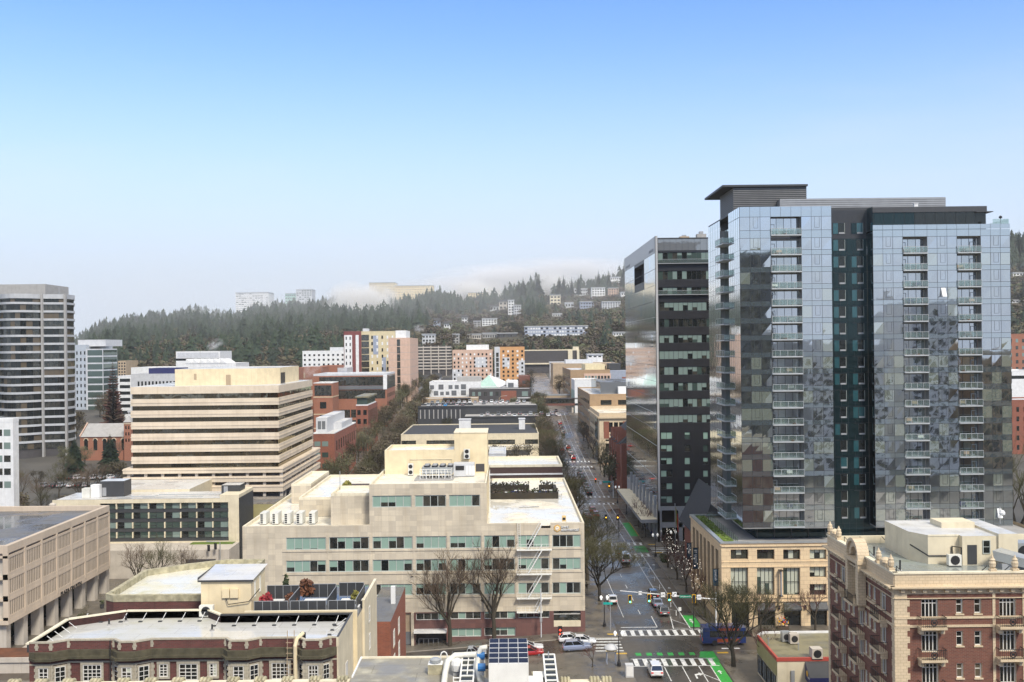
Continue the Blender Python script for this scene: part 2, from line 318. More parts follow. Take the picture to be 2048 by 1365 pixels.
paving(); mk_plain('curb',(.30,.28,.24),.7)
def worn(n,c):
    t=NT(n); p=t.pos(); a=t.noise(p,2.2,5,.7); t.set(Base_Color=t.mix(t.mapr(a,.5,.70,0,.85),c,(.06,.06,.06)),Roughness=.4); return reg(n,t)
worn('mark_white',(.72,.72,.69)); worn('mark_green',(.03,.36,.045)); worn('mark_yellow',(.65,.40,.03))
t=NT('earth'); a=t.noise(t.pos(),.03,6); t.set(Base_Color=t.mix(t.mapr(a,.35,.65,0,1),(.05,.048,.042),(.095,.088,.075)),Roughness=.8); reg('earth',t)
t=NT('hill_ground'); a=t.noise(t.pos(),.02,6); t.set(Base_Color=t.mix(t.mapr(a,.35,.65,0,1),(.045,.045,.022),(.06,.05,.03)),Roughness=.95); reg('hill_ground',t)
def rail_glass():
    t=NT('rail_glass'); g=t.n('BsdfGlossy',Color=(.8,.9,.88),Roughness=.05); d=t.n('BsdfTransparent',Color=(.80,.86,.84)); f=t.n('BsdfDiffuse',Color=(.35,.42,.40))
    m=t.n('MixShader',i0=.14,i1=d,i2=g); m2=t.n('MixShader',i0=.10,i1=m,i2=f); t.t.links.new(m2.outputs[0],t.t.nodes['Material Output'].inputs[0]); return reg('rail_glass',t)
rail_glass()
# ================================================================ ground, roads, pavements
def sheet(mb,xs,ys,fz,m):
    k=len(mb.v); i=mb.mi(m); n=len(xs)
    for y in ys:
        for x in xs: mb.v.append((x,y,fz(x,y)))
    for b in range(len(ys)-1):
        for a in range(n-1): mb.f.append((k+b*n+a,k+b*n+a+1,k+(b+1)*n+a+1,k+(b+1)*n+a)); mb.m.append(i)
def rng(a,b,st):
    n=max(1,int(math.ceil((b-a)/st))); return [a+(b-a)*i/n for i in range(n+1)]
def drape(mb,x0,x1,y0,y1,dz,m,st=5): sheet(mb,rng(x0,x1,st),rng(y0,y1,st),lambda x,y:tz(x,y)+dz,m)
g=MB(); sheet(g,sorted(set([-3000,-1800,-1000,-600,-400,-250,-150,60,100,200,400,700,1200,2000,3000]+rng(-90,40,6))),sorted(set([-600,-300,-100,0,60,1200,1500,2000,3000,3400]+rng(90,960,8))),lambda x,y:tz(x,y)-.18,'earth'); tag(g.build('ground'),kind='structure')
AV=(19.0,34.5); TH3=(-61.5,-51.0); LOTR=38.1; LOTL=13.7
CROSS=[(164.5,172.5),(243.,251.),(322,330),(401,409),(480,488),(566,574)]
b=MB(); drape(b,AV[0]-.3,AV[1]+.3,40,900,0,'asphalt',4); tag(b.build('avenue_road'),kind='structure')
b=MB(); drape(b,TH3[0]-.3,TH3[1]+.3,150,700,-.004,'asphalt',5); tag(b.build('side_avenue_road'),kind='structure')
for i,(a,c) in enumerate(CROSS):
    b=MB(); drape(b,-130,AV[0]-.3,a-.3,c+.3,-.008,'asphalt',4); drape(b,AV[1]+.3,130,a-.3,c+.3,-.008,'asphalt',6); tag(b.build('cross_street_road'),kind='structure')
def block(x0,x1,y0,y1,name='pavement'):
    b=MB(); xs=rng(x0,x1,4); ys=rng(y0,y1,4); sheet(b,xs,ys,lambda x,y:tz(x,y)+.15,'sidewalk')
    for x in (x0,x1):
        for ya,yb in zip(ys,ys[1:]): b.face([(x,ya,tz(x,ya)+.15),(x,yb,tz(x,yb)+.15),(x,yb,tz(x,yb)-.2),(x,ya,tz(x,ya)-.2)],'curb')
    for y in (y0,y1):
        for xa,xb in zip(xs,xs[1:]): b.face([(xa,y,tz(xa,y)+.15),(xb,y,tz(xb,y)+.15),(xb,y,tz(xb,y)-.2),(xa,y,tz(xa,y)-.2)],'curb')
    tag(b.build(name),kind='structure')
ys=[40]+[v for c in CROSS for v in c]+[760]
for a,c in zip(ys[::2],ys[1::2]):
    block(TH3[1],AV[0],a,c); block(AV[1] if a>100 else 33.5,130,a,c); block(-130,TH3[0],a,c)
# markings
mk=MB(); W='mark_white'
def line(x0,x1,y0,y1,m=W,dz=.012): drape(mk,min(x0,x1),max(x0,x1),y0,y1,dz,m,4)
def sline(xa,ya,xb,yb,w,m=W,dz=.012):
    n=max(1,int(math.hypot(xb-xa,yb-ya)/4)); dx,dy=xb-xa,yb-ya; L=math.hypot(dx,dy); nx,ny=-dy/L*w/2,dx/L*w/2
    for i in range(n):
        p=[(xa+dx*i/n,ya+dy*i/n),(xa+dx*(i+1)/n,ya+dy*(i+1)/n)]
        mk.face([(p[0][0]-nx,p[0][1]-ny,tz(*p[0])+dz),(p[1][0]-nx,p[1][1]-ny,tz(*p[1])+dz),(p[1][0]+nx,p[1][1]+ny,tz(*p[1])+dz),(p[0][0]+nx,p[0][1]+ny,tz(*p[0])+dz)],m)
def ladder(y0,y1,x0=19.8,x1=34.2,pitch=1.5,w=.72):
    x=x0
    while x<x1: line(x,x+w,y0,y1,dz=.014); x+=pitch
    line(x0-.3,x1,y0-.25,y0-.05,dz=.012); line(x0-.3,x1,y1+.05,y1+.25,dz=.012)
ladder(173.6,176.8); ladder(157.2,160.6,x1=33.0)
for k in range(8): line(20.6+k*1.75,21.5+k*1.75,162.4,163.9,'mark_green',.013)
for y in (164.8,166.5,168.2,169.9,171.5): line(14.2,18.9,y,y+.6,dz=.013)
for y in (165.5,168.5,170.7): line(35.2,38.2,y,y+.6,dz=.013)
line(15.,19.5,172.2,172.35)
for (a,c) in ((177.4,243),(252,322),(331,401),(410,480),(489,560)):
    line(32.1,32.28,a,c); line(29.95,30.1,a+(8 if a<180 else 4),c-5)
    y=a+12
    while y<c-8: sline(30.1,y+1.6,32.1,y,.14); y+=9
    y=a+10
    while y<c-6: line(24.55,24.68,y,y+3.2); y+=10
    line(21.2,21.3,a+8,c-12)
for y in (238.6,252.2,317.,331,397,410.5): ladder(y,y+2.8,w=.6)
for y in (244,246,248): line(35.2,39.5,y,y+.6)
line(32.28,34.4,178.6,186.3,'mark_green',.011); line(32.4,34.4,264,284,'mark_green',.011); line(34.42,34.6,264,284,'mark_yellow',.16)
for k in range(5): line(31.2,34.3,243.5+k*1.7,244.2+k*1.7,'mark_green',.012)
# green junction area, near lane and buffers
mk.face([(x,y,.010) for x,y in ((30.6,161.2),(31.6,160.9),(31.6,150),(33.3,150),(33.3,158.6),(35.4,162),(36,164.2),(31.4,164.3))],'mark_green')
line(31.6,33.3,120,150,'mark_green',.010)
line(31.45,31.6,128,156.8,dz=.013); line(27.0,27.15,120,156.8); line(29.6,29.75,120,156.8); line(24.2,24.35,150,156.5); line(24.2,24.35,138,142)
sline(29.7,153,31.5,150,.16); sline(29.7,146,31.5,143,.16)
sline(29.2,177.6,30.1,187,.18); sline(29.3,178,33.8,177.6,.16)
for k in range(3): sline(29.9+k*.9,183.5-k*1.4,33.2,177.9-(.0),.14) if k<2 else None
line(20,26.6,178.6,178.9); line(26.4,26.55,178.6,186)
# turn arrow, bike symbol strokes
def poly(pts,x,y,s,m=W): mk.face([(x+a*s,y+c*s,tz(x,y)+.015) for a,c in pts],m)
poly(((-.15,0),(.1,0),(.12,1.3),(.55,1.6),(.55,1.2),(1.2,1.9),(.55,2.6),(.55,2.15),(-.1,1.8)),28.4,151,1.1)
for x,y in ((33.3,181),(32.4,153),(32.4,146)): poly(((-.1,0),(.1,0),(.1,1),(.4,1),(0,1.8),(-.4,1),(-.1,1)),x,y,1)
for y in (180,204,226): poly(((-.3,0),(.3,0),(.3,.15),(.1,.9),(-.1,.9),(-.3,.15)),33.3,y+3,1)
tag(mk.build('road_markings'),kind='structure')
kb=MB()
for x,y in ((18.0,174.2),(18.3,163.2),(36.1,174),(34.8,163.1),(36.3,242),(36.2,252)): drape(kb,x-.9,x+.9,y-.35,y+.35,.158,'mark_yellow',2)
tag(kb.build('tactile_paving'),kind='structure')
# ================================================================ hill behind the city
RID=[(-600,700),(60,700),(150,676),(175,657),(205,641),(250,632),(330,622),(390,610),(430,622),(470,620),(520,606),(600,602),(680,592),(740,602),(830,592),(880,580),(930,594),(985,590),(1040,572),(1075,562),(1130,566),(1200,556),(1255,538),(1400,512),(1700,490),(2020,482),(2080,470),(2400,455),(3400,450)]
RX=[a for a,_ in RID]; RY=[c for _,c in RID]; YR=1700.; Y0=900.
def hz(x,y):
    a=CX+x/max(y,200)*F; zr=max(26,H+(CY-np.interp(a,RX,RY))/F*YR-19)
    t=min(1,max(0,(y-Y0)/(YR-Y0))); b=float(np.interp(y,YS,ZS))
    z=min(b,30)*(1-t)+zr*t if t<1 else zr+(y-YR)*float(np.interp(a,[700,880,960,1300,1400],[-.02,-.01,.062,.062,.01]))*sm(1700,1900,y)
    return z-1+t*(1-t)*0+ (noise.noise((x*.008,y*.008,1.))*5*sm(Y0+20,Y0+200,y))
hm=MB(); sheet(hm,rng(-1700,2100,38),rng(Y0-40,2650,35),lambda x,y:hz(x,y)-.3 if y>Y0 else hz(x,y)-6,'hill_ground'); tag(hm.build('hill',smooth=True),kind='structure')
def hit(px,py,y0=Y0):
    """where the ray through a pixel meets the hill"""
    y=y0
    while y<2600:
        x,_,z=P(px,py,y)
        if z<=hz(x,y): return x,y,hz(x,y)
        y+=4
    return None
# ================================================================ sky, sun, camera, air
def lights(sky=.11,sun=1.15,ang=14,el=46,rot=212,exposure=0.):
    w=bpy.data.worlds.new('World'); sc.world=w; w.use_nodes=True; t=w.node_tree
    s=t.nodes.new('ShaderNodeTexSky'); s.sky_type='NISHITA'; s.sun_disc=False; s.sun_elevation=R(el); s.sun_rotation=R(rot); s.altitude=60; s.air_density=SKY['air']; s.dust_density=SKY['dust']; s.ozone_density=SKY['oz']
    hs=t.nodes.new('ShaderNodeHueSaturation'); hs.inputs['Saturation'].default_value=SKY['sat']; hs.inputs['Value'].default_value=1; hs.inputs['Hue'].default_value=SKY['hue']
    t.links.new(s.outputs[0],hs.inputs['Color']); tm=t.nodes.new('ShaderNodeMixRGB'); tm.blend_type='MULTIPLY'; tm.inputs[0].default_value=1; tm.inputs[2].default_value=(*SKY['tone'],1); t.links.new(hs.outputs[0],tm.inputs[1]); src=tm.outputs[0]
    # thin cloud veil thickening towards the horizon
    co=t.nodes.new('ShaderNodeTexCoord'); se=t.nodes.new('ShaderNodeSeparateXYZ'); t.links.new(co.outputs['Generated'],se.inputs[0])
    mr=t.nodes.new('ShaderNodeMapRange'); t.links.new(se.outputs[2],mr.inputs[0]); mr.inputs[1].default_value=0; mr.inputs[2].default_value=SKY['veil_h']; mr.inputs[3].default_value=1; mr.inputs[4].default_value=0; mr.interpolation_type='SMOOTHERSTEP'
    mx=t.nodes.new('ShaderNodeMixRGB'); t.links.new(mr.outputs[0],mx.inputs[0]); t.links.new(src,mx.inputs[1]); mx.inputs[2].default_value=(*SKY['veil'],1)
    # bright unseen cloud added overhead for neutral fill light, thin streaks lower down
    cn=t.nodes.new('ShaderNodeTexNoise'); mp=t.nodes.new('ShaderNodeMapping'); mp.inputs['Scale'].default_value=(1.2,1.2,7); t.links.new(co.outputs['Generated'],mp.inputs[0]); t.links.new(mp.outputs[0],cn.inputs['Vector']); cn.inputs['Scale'].default_value=2.2; cn.inputs['Detail'].default_value=6
    m2=t.nodes.new('ShaderNodeMapRange'); t.links.new(se.outputs[2],m2.inputs[0]); m2.inputs[1].default_value=.37; m2.inputs[2].default_value=.6; m2.interpolation_type='SMOOTHSTEP'
    m3=t.nodes.new('ShaderNodeMapRange'); t.links.new(cn.outputs[0],m3.inputs[0]); m3.inputs[1].default_value=.5; m3.inputs[2].default_value=.75; m3.inputs[3].default_value=0; m3.inputs[4].default_value=.14
    ad=t.nodes.new('ShaderNodeMath'); ad.operation='MAXIMUM'; t.links.new(m2.outputs[0],ad.inputs[0]); t.links.new(m3.outputs[0],ad.inputs[1])
    mc=t.nodes.new('ShaderNodeMixRGB'); t.links.new(ad.outputs[0],mc.inputs[0]); t.links.new(mx.outputs[0],mc.inputs[1]); mc.inputs[2].default_value=(*SKY['cloud'],1); mx=mc
    bg=t.nodes['Background']; t.links.new(mx.outputs[0],bg.inputs[0]); bg.inputs[1].default_value=sky
    l=bpy.data.lights.new('sun','SUN'); l.energy=sun; l.angle=R(ang); l.color=(1,.93,.82); o=bpy.data.objects.new('sun',l); COL.objects.link(o)
    d=Vector((math.sin(R(rot))*math.cos(R(el)),math.cos(R(rot))*math.cos(R(el)),math.sin(R(el)))); o.rotation_euler=d.to_track_quat('Z','Y').to_euler(); o.location=d*300
    sc.view_settings.view_transform='Standard'; sc.view_settings.look='None'; sc.view_settings.gamma=1; sc.view_settings.exposure=exposure
def camera():
    c=bpy.data.cameras.new('camera'); c.sensor_width=36; c.lens=F/2048*36; c.shift_x=(1024-CX)/2048; c.shift_y=(CY-682.5)/2048; c.clip_start=1; c.clip_end=9000
    o=bpy.data.objects.new('camera',c); COL.objects.link(o); o.matrix_world=Matrix.Translation((0,0,H))@Matrix.Rotation(R(90),4,'X')@Matrix.Rotation(-TH,4,'Z'); sc.camera=o
def haze(dens=.00034,top=285,col=(.93,.95,.97)):
    b=MB(); b.box(-3100,3100,-700,3500,-9,top,'haze'); o=b.build('haze'); tag(o,kind='stuff')
t=NT('haze'); t.t.nodes.remove(t.b); v=t.n('VolumePrincipled'); v.inputs['Color'].default_value=(.93,.95,.97,1); v.inputs['Density'].default_value=.00034; t.t.links.new(v.outputs[0],t.t.nodes['Material Output'].inputs['Volume']); reg('haze',t); HAZE=v
def mist_mat(n,dens,scale,seed,col=(1,1,1),edge=.35):
    t=NT(n); t.t.nodes.remove(t.b); c=t.n('TexCoord').outputs['Object']
    L=t.n('VectorMath',_operation='LENGTH',i0=c).outputs['Value']
    o=t.n('Mapping',Vector=c); o.inputs['Location'].default_value=(seed,seed*2.,seed)
    ns=t.noise(o.outputs[0],scale,5,.6)
    f=t.n('Math',_operation='MULTIPLY',i0=t.mapr(L,.25,.95,1,0),i1=t.mapr(ns,edge,.75,0,1)).outputs[0]
    v=t.n('VolumePrincipled',Density=t.mul(f,dens)); v.inputs['Color'].default_value=(*col,1)
    t.t.links.new(v.outputs[0],t.t.nodes['Material Output'].inputs['Volume']); reg(n,t)
    t.m.cycles.volume_step_rate=4.
def mist(name,px,py,Y,rx,ry,rz,mat,rot=0.):
    """cloud patch: unit ball scaled to its size"""
    b=MB(); n=10; pr=[(math.sin(math.pi*i/n)+.001,-math.cos(math.pi*i/n)) for i in range(n+1)]; b.lathe((0,0,0),pr,mat,14); o=b.build(name,loc=(0,0,0))
    o.location=P(px,py,Y); o.scale=(rx,ry,rz); o.rotation_euler=(0,rot,0); tag(o,kind='stuff'); return o
def parapet(mb,x0,x1,y0,y1,zr,zp,m,w=.35,top=None):
    """four low walls round a flat roof, zr roof level, zp top"""
    mb.box(x0,x1,y0,y0+w,zr,zp,m,top=top); mb.box(x0,x1,y1-w,y1,zr,zp,m,top=top)
    mb.box(x0,x0+w,y0+w,y1-w,zr,zp,m,top=top); mb.box(x1-w,x1,y0+w,y1-w,zr,zp,m,top=top)
def roofslab(root,x0,x1,y0,y1,z,m,name='roof'):
    b=MB(); b.face([(x0,y0,z),(x1,y0,z),(x1,y1,z),(x0,y1,z)],m); return b.build(name,root)
def ac_unit(x,y,z,w=1.0,d=.9,h=1.6,face='S',label='white condenser unit',group=None,name='condenser_unit',mat='unit_white',fans=1,side=False):
    t=thing(name,(x,y,z),label,'condenser unit',group); b=MB(); b.box(x-w/2,x+w/2,y-d/2,y+d/2,z+.12,z+h,mat); b.box(x-w/2+.05,x+w/2-.05,y-d/2+.1,y+d/2-.1,z,z+.12,'black_metal'); b.build('casing',t)
    g=MB()
    for k in range(fans):
        c=z+.12+(h-.12)*(k+.5)/fans; r=min(w*.38,(h/fans)*.40)
        g.disc((x,y-d/2-.02,c),(1,0,0),(0,0,1),r,'black_metal',12,d=.02)
    if side: 
        for k in range(5): g.box(x-w*.42,x-w*.02,y-d/2-.02,y-d/2-.003,z+.25+k*(h-.35)/5,z+.25+(k+.7)*(h-.35)/5,'black_metal')
    g.build('fan_grille',t); return t
def ladder_obj(root,x,y,z0,z1,m='white_paint',w=.45,name='ladder',axis=0):
    b=MB()
    for s in (-w/2,w/2): b.bar((x+s*(1-axis),y+s*axis,z0),(x+s*(1-axis),y+s*axis,z1),.07,m)
    z=z0+.25
    while z<z1-.1: b.bar((x-w/2*(1-axis),y-w/2*axis,z),(x+w/2*(1-axis),y+w/2*axis,z),.04,m); z+=.38
    return b.build(name,root)
# ---------------------------------------------------------------- stepped stone office
def stone_office():
    Y=176.; t=thing('stone_office',(-16,Y,-2),'stepped beige stone office building with green-tinted ribbon windows and cream roof tiers','office building')
    pl=PL('F',Y); xl=P(486,1180,Y)[0]; xr=LOTR and P(1169.5,1150,Y)[0]; xm0=P(739,1040,Y)[0]; xm1=P(973.5,1000,Y)[0]
    zlow=zat(610,1052,Y); zmid=zat(850,968,Y); zri=zat(1080,1046.5,Y); zb=-6
    rows=[((1073,1098),[(572,652),(658,738),(745,825),(831.5,893),(899.5,962),(968,1030),(1036.5,1098.5),(1104.5,1161.5)]),
          ((1119,1143),[(572,652),(658,738),(745,825),(831.5,893),(899.5,962),(968,1030),(1036.5,1098.5),(1104.5,1161.5)]),
          ((1168,1191),[(572,652),(658,738),(745,825),(831.5,893),(899.5,962),(968,1030),(1036.5,1098.5),(1104.5,1161.5)])]
    def rect(x0,x1,y0,y1):
        a,b,c,d=fr(Y,x0,y0,x1,y1); zc=zat(850,(y0+y1)/2,Y); h=(d-c)/2; return (a,b,zc-h,zc+h)
    ops=[]; W=[]
    for (y0,y1),xs in rows:
        for x0,x1 in xs: W.append((rect(x0,x1,y0,y1),max(4,round((x1-x0)/16)),1))
    for x0,x1 in ((744.5,823),(829.5,892),(898,960)): W.append((rect(x0,x1,991,1014.5),max(4,round((x1-x0)/16)),1))
    ops=[w[0] for w in W]
    zst=zat(950,1224,Y)
    b=MB()
    up=[o for o in ops if o[2]>zst]; zcm=zat(850,1061,Y); lo=[o for o in up if o[3]<zcm]; nx0,_,_=P(1082,1050,Y); nx1,_,_=P(1101,1050,Y)
    wall(b,pl,xl,xr,zst,zcm,lo,.22,'travertine')
    wall(b,pl,xl,xm0,zcm,zlow,[],.22,'travertine'); wall(b,pl,xm0,xm1,zcm,zmid,[o for o in up if o[2]>zcm],.22,'travertine')
    wall(b,pl,xm1,nx0,zcm,zri,[],0,'travertine'); wall(b,pl,nx0,nx1,zcm,zri-.9,[],0,'travertine'); wall(b,pl,nx1,xr,zcm,zri,[],0,'travertine')
    # other sides
    b.face([(xr,Y,zb),(xr,236,zb),(xr,236,zri),(xr,Y,zri)],'travertine'); b.face([(xl,Y,zb),(xl,236,zb),(xl,236,zlow),(xl,Y,zlow)],'travertine'); b.face([(xl,236,zb),(xr,236,zb),(xr,236,zlow),(xl,236,zlow)],'travertine')
    b.face([(xm0,Y,zlow-2),(xm0,194,zlow-2),(xm0,194,zmid),(xm0,Y,zmid)],'travertine'); b.face([(xm1,Y,zri-2),(xm1,205,zri-2),(xm1,205,zmid),(xm1,Y,zmid)],'cream_wall')
    # slim stone piers and sill lines proud of the wall
    for px in (656,741,828,896,965,1033,1101,1166): 
        x=P(px,1130,Y)[0]; pl.box(b,x-.14,x+.14,zst,zat(850,1066,Y),0,.06,'travertine')
    for z in (1100,1146,1194):
        zz=zat(850,z,Y); pl.box(b,P(565,z,Y)[0],xr-.3,zz-.15,zz,.07,.12,'travertine')
    b.build('stone_wall',t)
    for k,((a,c,d,e),n,_) in enumerate(W): win(pl,t,a,c,d,e,n,1,'frame_grey',('glass_office','glass_dark','glass_office'),.2,.14,blind='blind_green',pb=.35 if k in (7,15,23,1,9) else (.9 if k%3==0 else .62),seed=k*7+1)
    # ground floors in red granite
    g=MB(); low=[]
    for x0,x1,y0,y1,n in ((832,892,1227,1241,4),(901,962,1225.5,1240,4),(969,1031,1224,1240,4),(1037,1099,1223,1239,4),(900.5,963,1258,1275,4),(969,1031,1257,1274,4)): low.append((rect(x0,x1,y0,y1),n))
    ent=rect(831,893,1262,1290); gar=rect(779,824,1227,1294); shop=rect(1107.5,1161.5,1225,1256)
    wall(g,pl,P(776,1250,Y)[0],xr,zb,zst,[o[0] for o in low]+[ent,gar,shop],.35,'granite_red','dark_wall'); wall(g,pl,xl,P(776,1250,Y)[0],zb,zst,[],.2,'travertine'); g.build('granite_base',t)
    for k,((a,c,d,e),n) in enumerate(low): win(pl,t,a,c,d,e,n,1,'frame_white',('glass_office',),.3,.09,blind='blind_green',pb=.9 if k>3 else .35,seed=50+k)
    e=MB(); pl.quad(e,*ent,-1.4,'dark_wall'); pl.box(e,ent[0]-.2,ent[1]+.1,ent[3]-.1,ent[3]+.35,0.02,1.4,'white_paint'); 
    for k in range(5): x=ent[0]+.6+k*.85; e.bar(pl.pt(x,ent[2],.1),pl.pt(x,ent[2]+1.1,.1),.06,'grey_metal')
    e.bar(pl.pt(ent[0]+.6,ent[2]+1.1,.1),pl.pt(ent[0]+4,ent[2]+1.1,.1),.06,'grey_metal'); e.build('entrance',t)
    e=MB(); zm=(gar[2]+gar[3])/2-.35; pl.quad(e,gar[0],gar[1],zm,gar[3],-.33,'tan'); pl.quad(e,gar[0],gar[1],gar[2]+.35,zm,-.33,'panel_grey'); pl.quad(e,gar[0],gar[1],gar[2],gar[2]+.35,-.33,'dark_wall'); dr=e.build('garage_door',t); 
    text('PCA MIDPOINT',.36,'letter_black','lettering',dr,pl.pt(gar[0]+1.0,gar[2]+1.35,-.3),width=1.85)
    e=MB(); pl.box(e,P(826,1250,Y)[0]-.3,P(826,1250,Y)[0]+.18,zb+2,zst,.02,.35,'travertine'); e.build('pier',t)
    e=MB(); m=shop[2]+.95; pl.quad(e,shop[0],shop[1],m,shop[3],-.3,'glass_office'); pl.box(e,shop[0],shop[1],shop[2]-.05,m,-.3,.05,'cream_pale'); pl.box(e,shop[0],shop[1],m+1.1,m+1.2,-.3,-.22,'frame_white'); e.build('shop_window',t)
    # roofs
    r=roofslab(t,xl,xm0,Y,236,zlow-.55,'roof_white'); roofslab(t,xm0,xm1,Y,205,zmid-.5,'roof_white'); roofslab(t,xm1,xr,Y,236,zri-.5,'roof_white')
    c=MB(); parapet(c,xl,xm0+.01,Y+.002,236,zlow-.6,zlow+.02,'cream_coping',.3); 
    c.box(xm1,nx0,Y+.002,Y+.3,zri-.6,zri+.02,'cream_coping'); c.box(nx1,xr,Y+.002,Y+.3,zri-.6,zri+.02,'cream_coping'); c.box(xr-.3,xr,Y+.3,236,zri-.6,zri+.02,'cream_coping'); c.box(xm1,xr-.3,235.7,236,zri-.6,zri+.02,'cream_coping')
    c.box(xm0,xm1,Y+.002,Y+.3,zmid-.6,zmid+.02,'cream_coping'); c.box(xm0,xm0+.3,Y+.3,205,zmid-.6,zmid+.02,'cream_coping'); c.box(xm1-.3,xm1,Y+.3,205,zmid-.6,zmid+.02,'cream_coping'); c.build('parapet_coping',t)
    # setback blocks on the left tier
    for x0,x1,ya,yb,yt,nm in ((661.5,737,178.6,188.6,987,'setback_block'),(598,661.5,188.6,222,995.5,'setback_block'),(583,622,205,226,968,'setback_block')):
        yy=ya; X0=P(x0,1010,yy)[0]; X1=xm0-.02 if x1>=661 else P(x1,985,yy)[0]; z=zat((x0+x1)/2,yt,yy); 
        if yt==995.5: X1=xm0-.02; z=zat(630,995,yy)
        s=MB(); s.box(X0,X1,ya,yb,zlow-.5,z-.45,'travertine',top='roof_white'); parapet(s,X0,X1,ya,yb,z-.45,z,'cream_coping',.3); s.build(nm,t)
    # penthouse
    yy=194.; x0=P(769.5,925,yy)[0]; x1=P(909,920,yy)[0]; x2=P(975,920,yy)[0]; z=zat(840,900.5,yy); z2=zat(940,866.5,yy)
    s=MB(); s.box(x0,x1,yy,205.5,zmid-.5,z-.4,'cream_wall',top='roof_white'); parapet(s,x0,x1,yy,205.5,z-.4,z,'cream_wall',.25,'cream_coping'); s.box(x1+.01,x2,yy-.02,203,zmid-.5,z2,'cream_wall',top='cream_pale'); s.box(x1-.1,x2+.1,yy-.14,203.1,z2,z2+.2,'cream_coping'); s.box(x2-2.3,x2-.6,yy-.06,yy+.1,zmid-.2,zmid+1.3,'dark_wall'); 
    s.tube([(x1-8.6,yy-.1,zmid+.4),(x1-8.6,yy-.1,zmid+2.3),(x1-.5,yy-.1,zmid+2.3),(x1-.5,yy-.1,zmid+.3)],.06,'cream_coping',5); s.build('penthouse',t)
    lb=MB(); lb.tube([P(680,960,186)[:2]+(zlow+4.5,),P(680,960,186)[:2]+(zlow+8.3,)],.07,'galv',5); lb.build('roof_ladder',t)
    ladder_obj(t,xm1+.35,Y+8,zri-.4,zmid+1.0,name='roof_ladder',axis=1); ladder_obj(t,xm1+.35,Y+14,zri-.4,zmid+.6,name='roof_ladder',axis=1)
    # fire escape: landings, stairs and drop ladder, one part each
    for k,py in enumerate((1098,1146.5,1194.5,1222)):
        zz=zat(1067,py,Y); a=P(1033.5,py,Y)[0]; c=P(1103,py,Y)[0] if k<3 else P(1085,py,Y)[0]
        f=MB(); pl.box(f,a,c,zz-.12,zz,.02,1.15,'white_paint')
        for x in rng(a,c,.9): f.bar(pl.pt(x,zz,1.12),pl.pt(x,zz+1.,1.12),.05,'white_paint')
        for h in (.5,1.0): f.bar(pl.pt(a,zz+h,1.12),pl.pt(c,zz+h,1.12),.05,'white_paint')
        for x in (a+.4,c-.4): f.bar(pl.pt(x,zz-1.1,.05),pl.pt(x,zz-.1,1.05),.07,'white_paint')
        f.build('fire_escape_landing',t)
    zz=[zat(1067,p,Y) for p in (1046,1098,1146.5,1194.5,1222)]
    for k in range(4):
        a=P(1082,1100,Y)[0]+.2; c=P(1055,1100,Y)[0]
        if k==3: a-=.0; c=P(1069,1100,Y)[0]
        f=MB()
        for d in (.5,1.05):
            f.bar(pl.pt(a,zz[k],d),pl.pt(c,zz[k+1],d),.16,'white_paint'); f.bar(pl.pt(a,zz[k]+.95,d),pl.pt(c,zz[k+1]+.95,d),.05,'white_paint')
        for q in range(1,12): f.box(min(a+(c-a)*q/12-.14,a+(c-a)*q/12+.14),a+(c-a)*q/12+.14,Y-1.05,Y-.5,zz[k]+(zz[k+1]-zz[k])*q/12-.02,zz[k]+(zz[k+1]-zz[k])*q/12+.02,'white_paint')
        f.build('fire_escape_stair',t)
    x=P(1038,1080,Y)[0]; f=MB()
    for s in (-.22,.22): f.bar(pl.pt(x+s,zz[2]+1,.3),pl.pt(x+s,zri+.6,.3),.06,'white_paint')
    z=zz[2]+1.2
    while z<zri+.4: f.bar(pl.pt(x-.22,z,.3),pl.pt(x+.22,z,.3),.04,'white_paint'); z+=.4
    f.build('wall_ladder',t)
    # sign
    s=thing('wall_sign',P(1132,1057,Y),'round gold emblem beside two lines of white lettering high on the stone office','sign')
    e=MB(); cx,_,cz=P(1114.5,1057,Y); R0=.62; px=[(cx+R0*math.cos(R(60*q+30)),cz+R0*1.05*math.sin(R(60*q+30))) for q in range(6)]
    def hexp(r,d,m):
        ps=[(cx+r*math.cos(R(60*q+30)),Y-d,cz+r*math.sin(R(60*q+30))) for q in range(6)]; e.face(ps,m)
        for q in range(6): a,b2=ps[q],ps[(q+1)%6]; e.face([a,b2,(b2[0],Y,b2[2]),(a[0],Y,a[2])],m)
    hexp(.66,.10,'gold'); hexp(.55,.13,'gold_pale'); em=e.build('emblem',s)
    q=MB(); pts=[(cx+.27*math.cos(R(a)),Y-.17,cz+.27*math.sin(R(a))) for a in range(0,320,20)]; q.tube([(cx-.25,Y-.17,cz+.0)]+[(cx+.26,Y-.17,cz)]+pts[1:],.065,'sign_white',5); q.build('letter',em)
    x0=P(1122.5,1053,Y)[0]; 
    text('aws',.78,'letter_black','lettering_shadow_back',s,(x0+.68,Y-.04,zat(1130,1053.2,Y)-.06),depth=.06,width=1.34); text('elemental',.78,'letter_black','lettering_shadow_back',s,(x0+1.58,Y-.04,zat(1140,1059.3,Y)-.06),depth=.06,width=3.15)  # dark offset copies: letter returns plus a drop shadow built in black
    text('aws',.72,'letter_white','lettering',s,(x0+.62,Y-.12,zat(1130,1053.2,Y)),depth=.12,width=1.25); text('elemental',.72,'letter_white','lettering',s,(x0+1.53,Y-.12,zat(1140,1059.3,Y)),depth=.12,width=3.05)
    return dict(zlow=zlow,zmid=zmid,zri=zri,xm0=xm0,xm1=xm1,xl=xl,xr=xr,z2=z2,zp=z)
SO=stone_office()
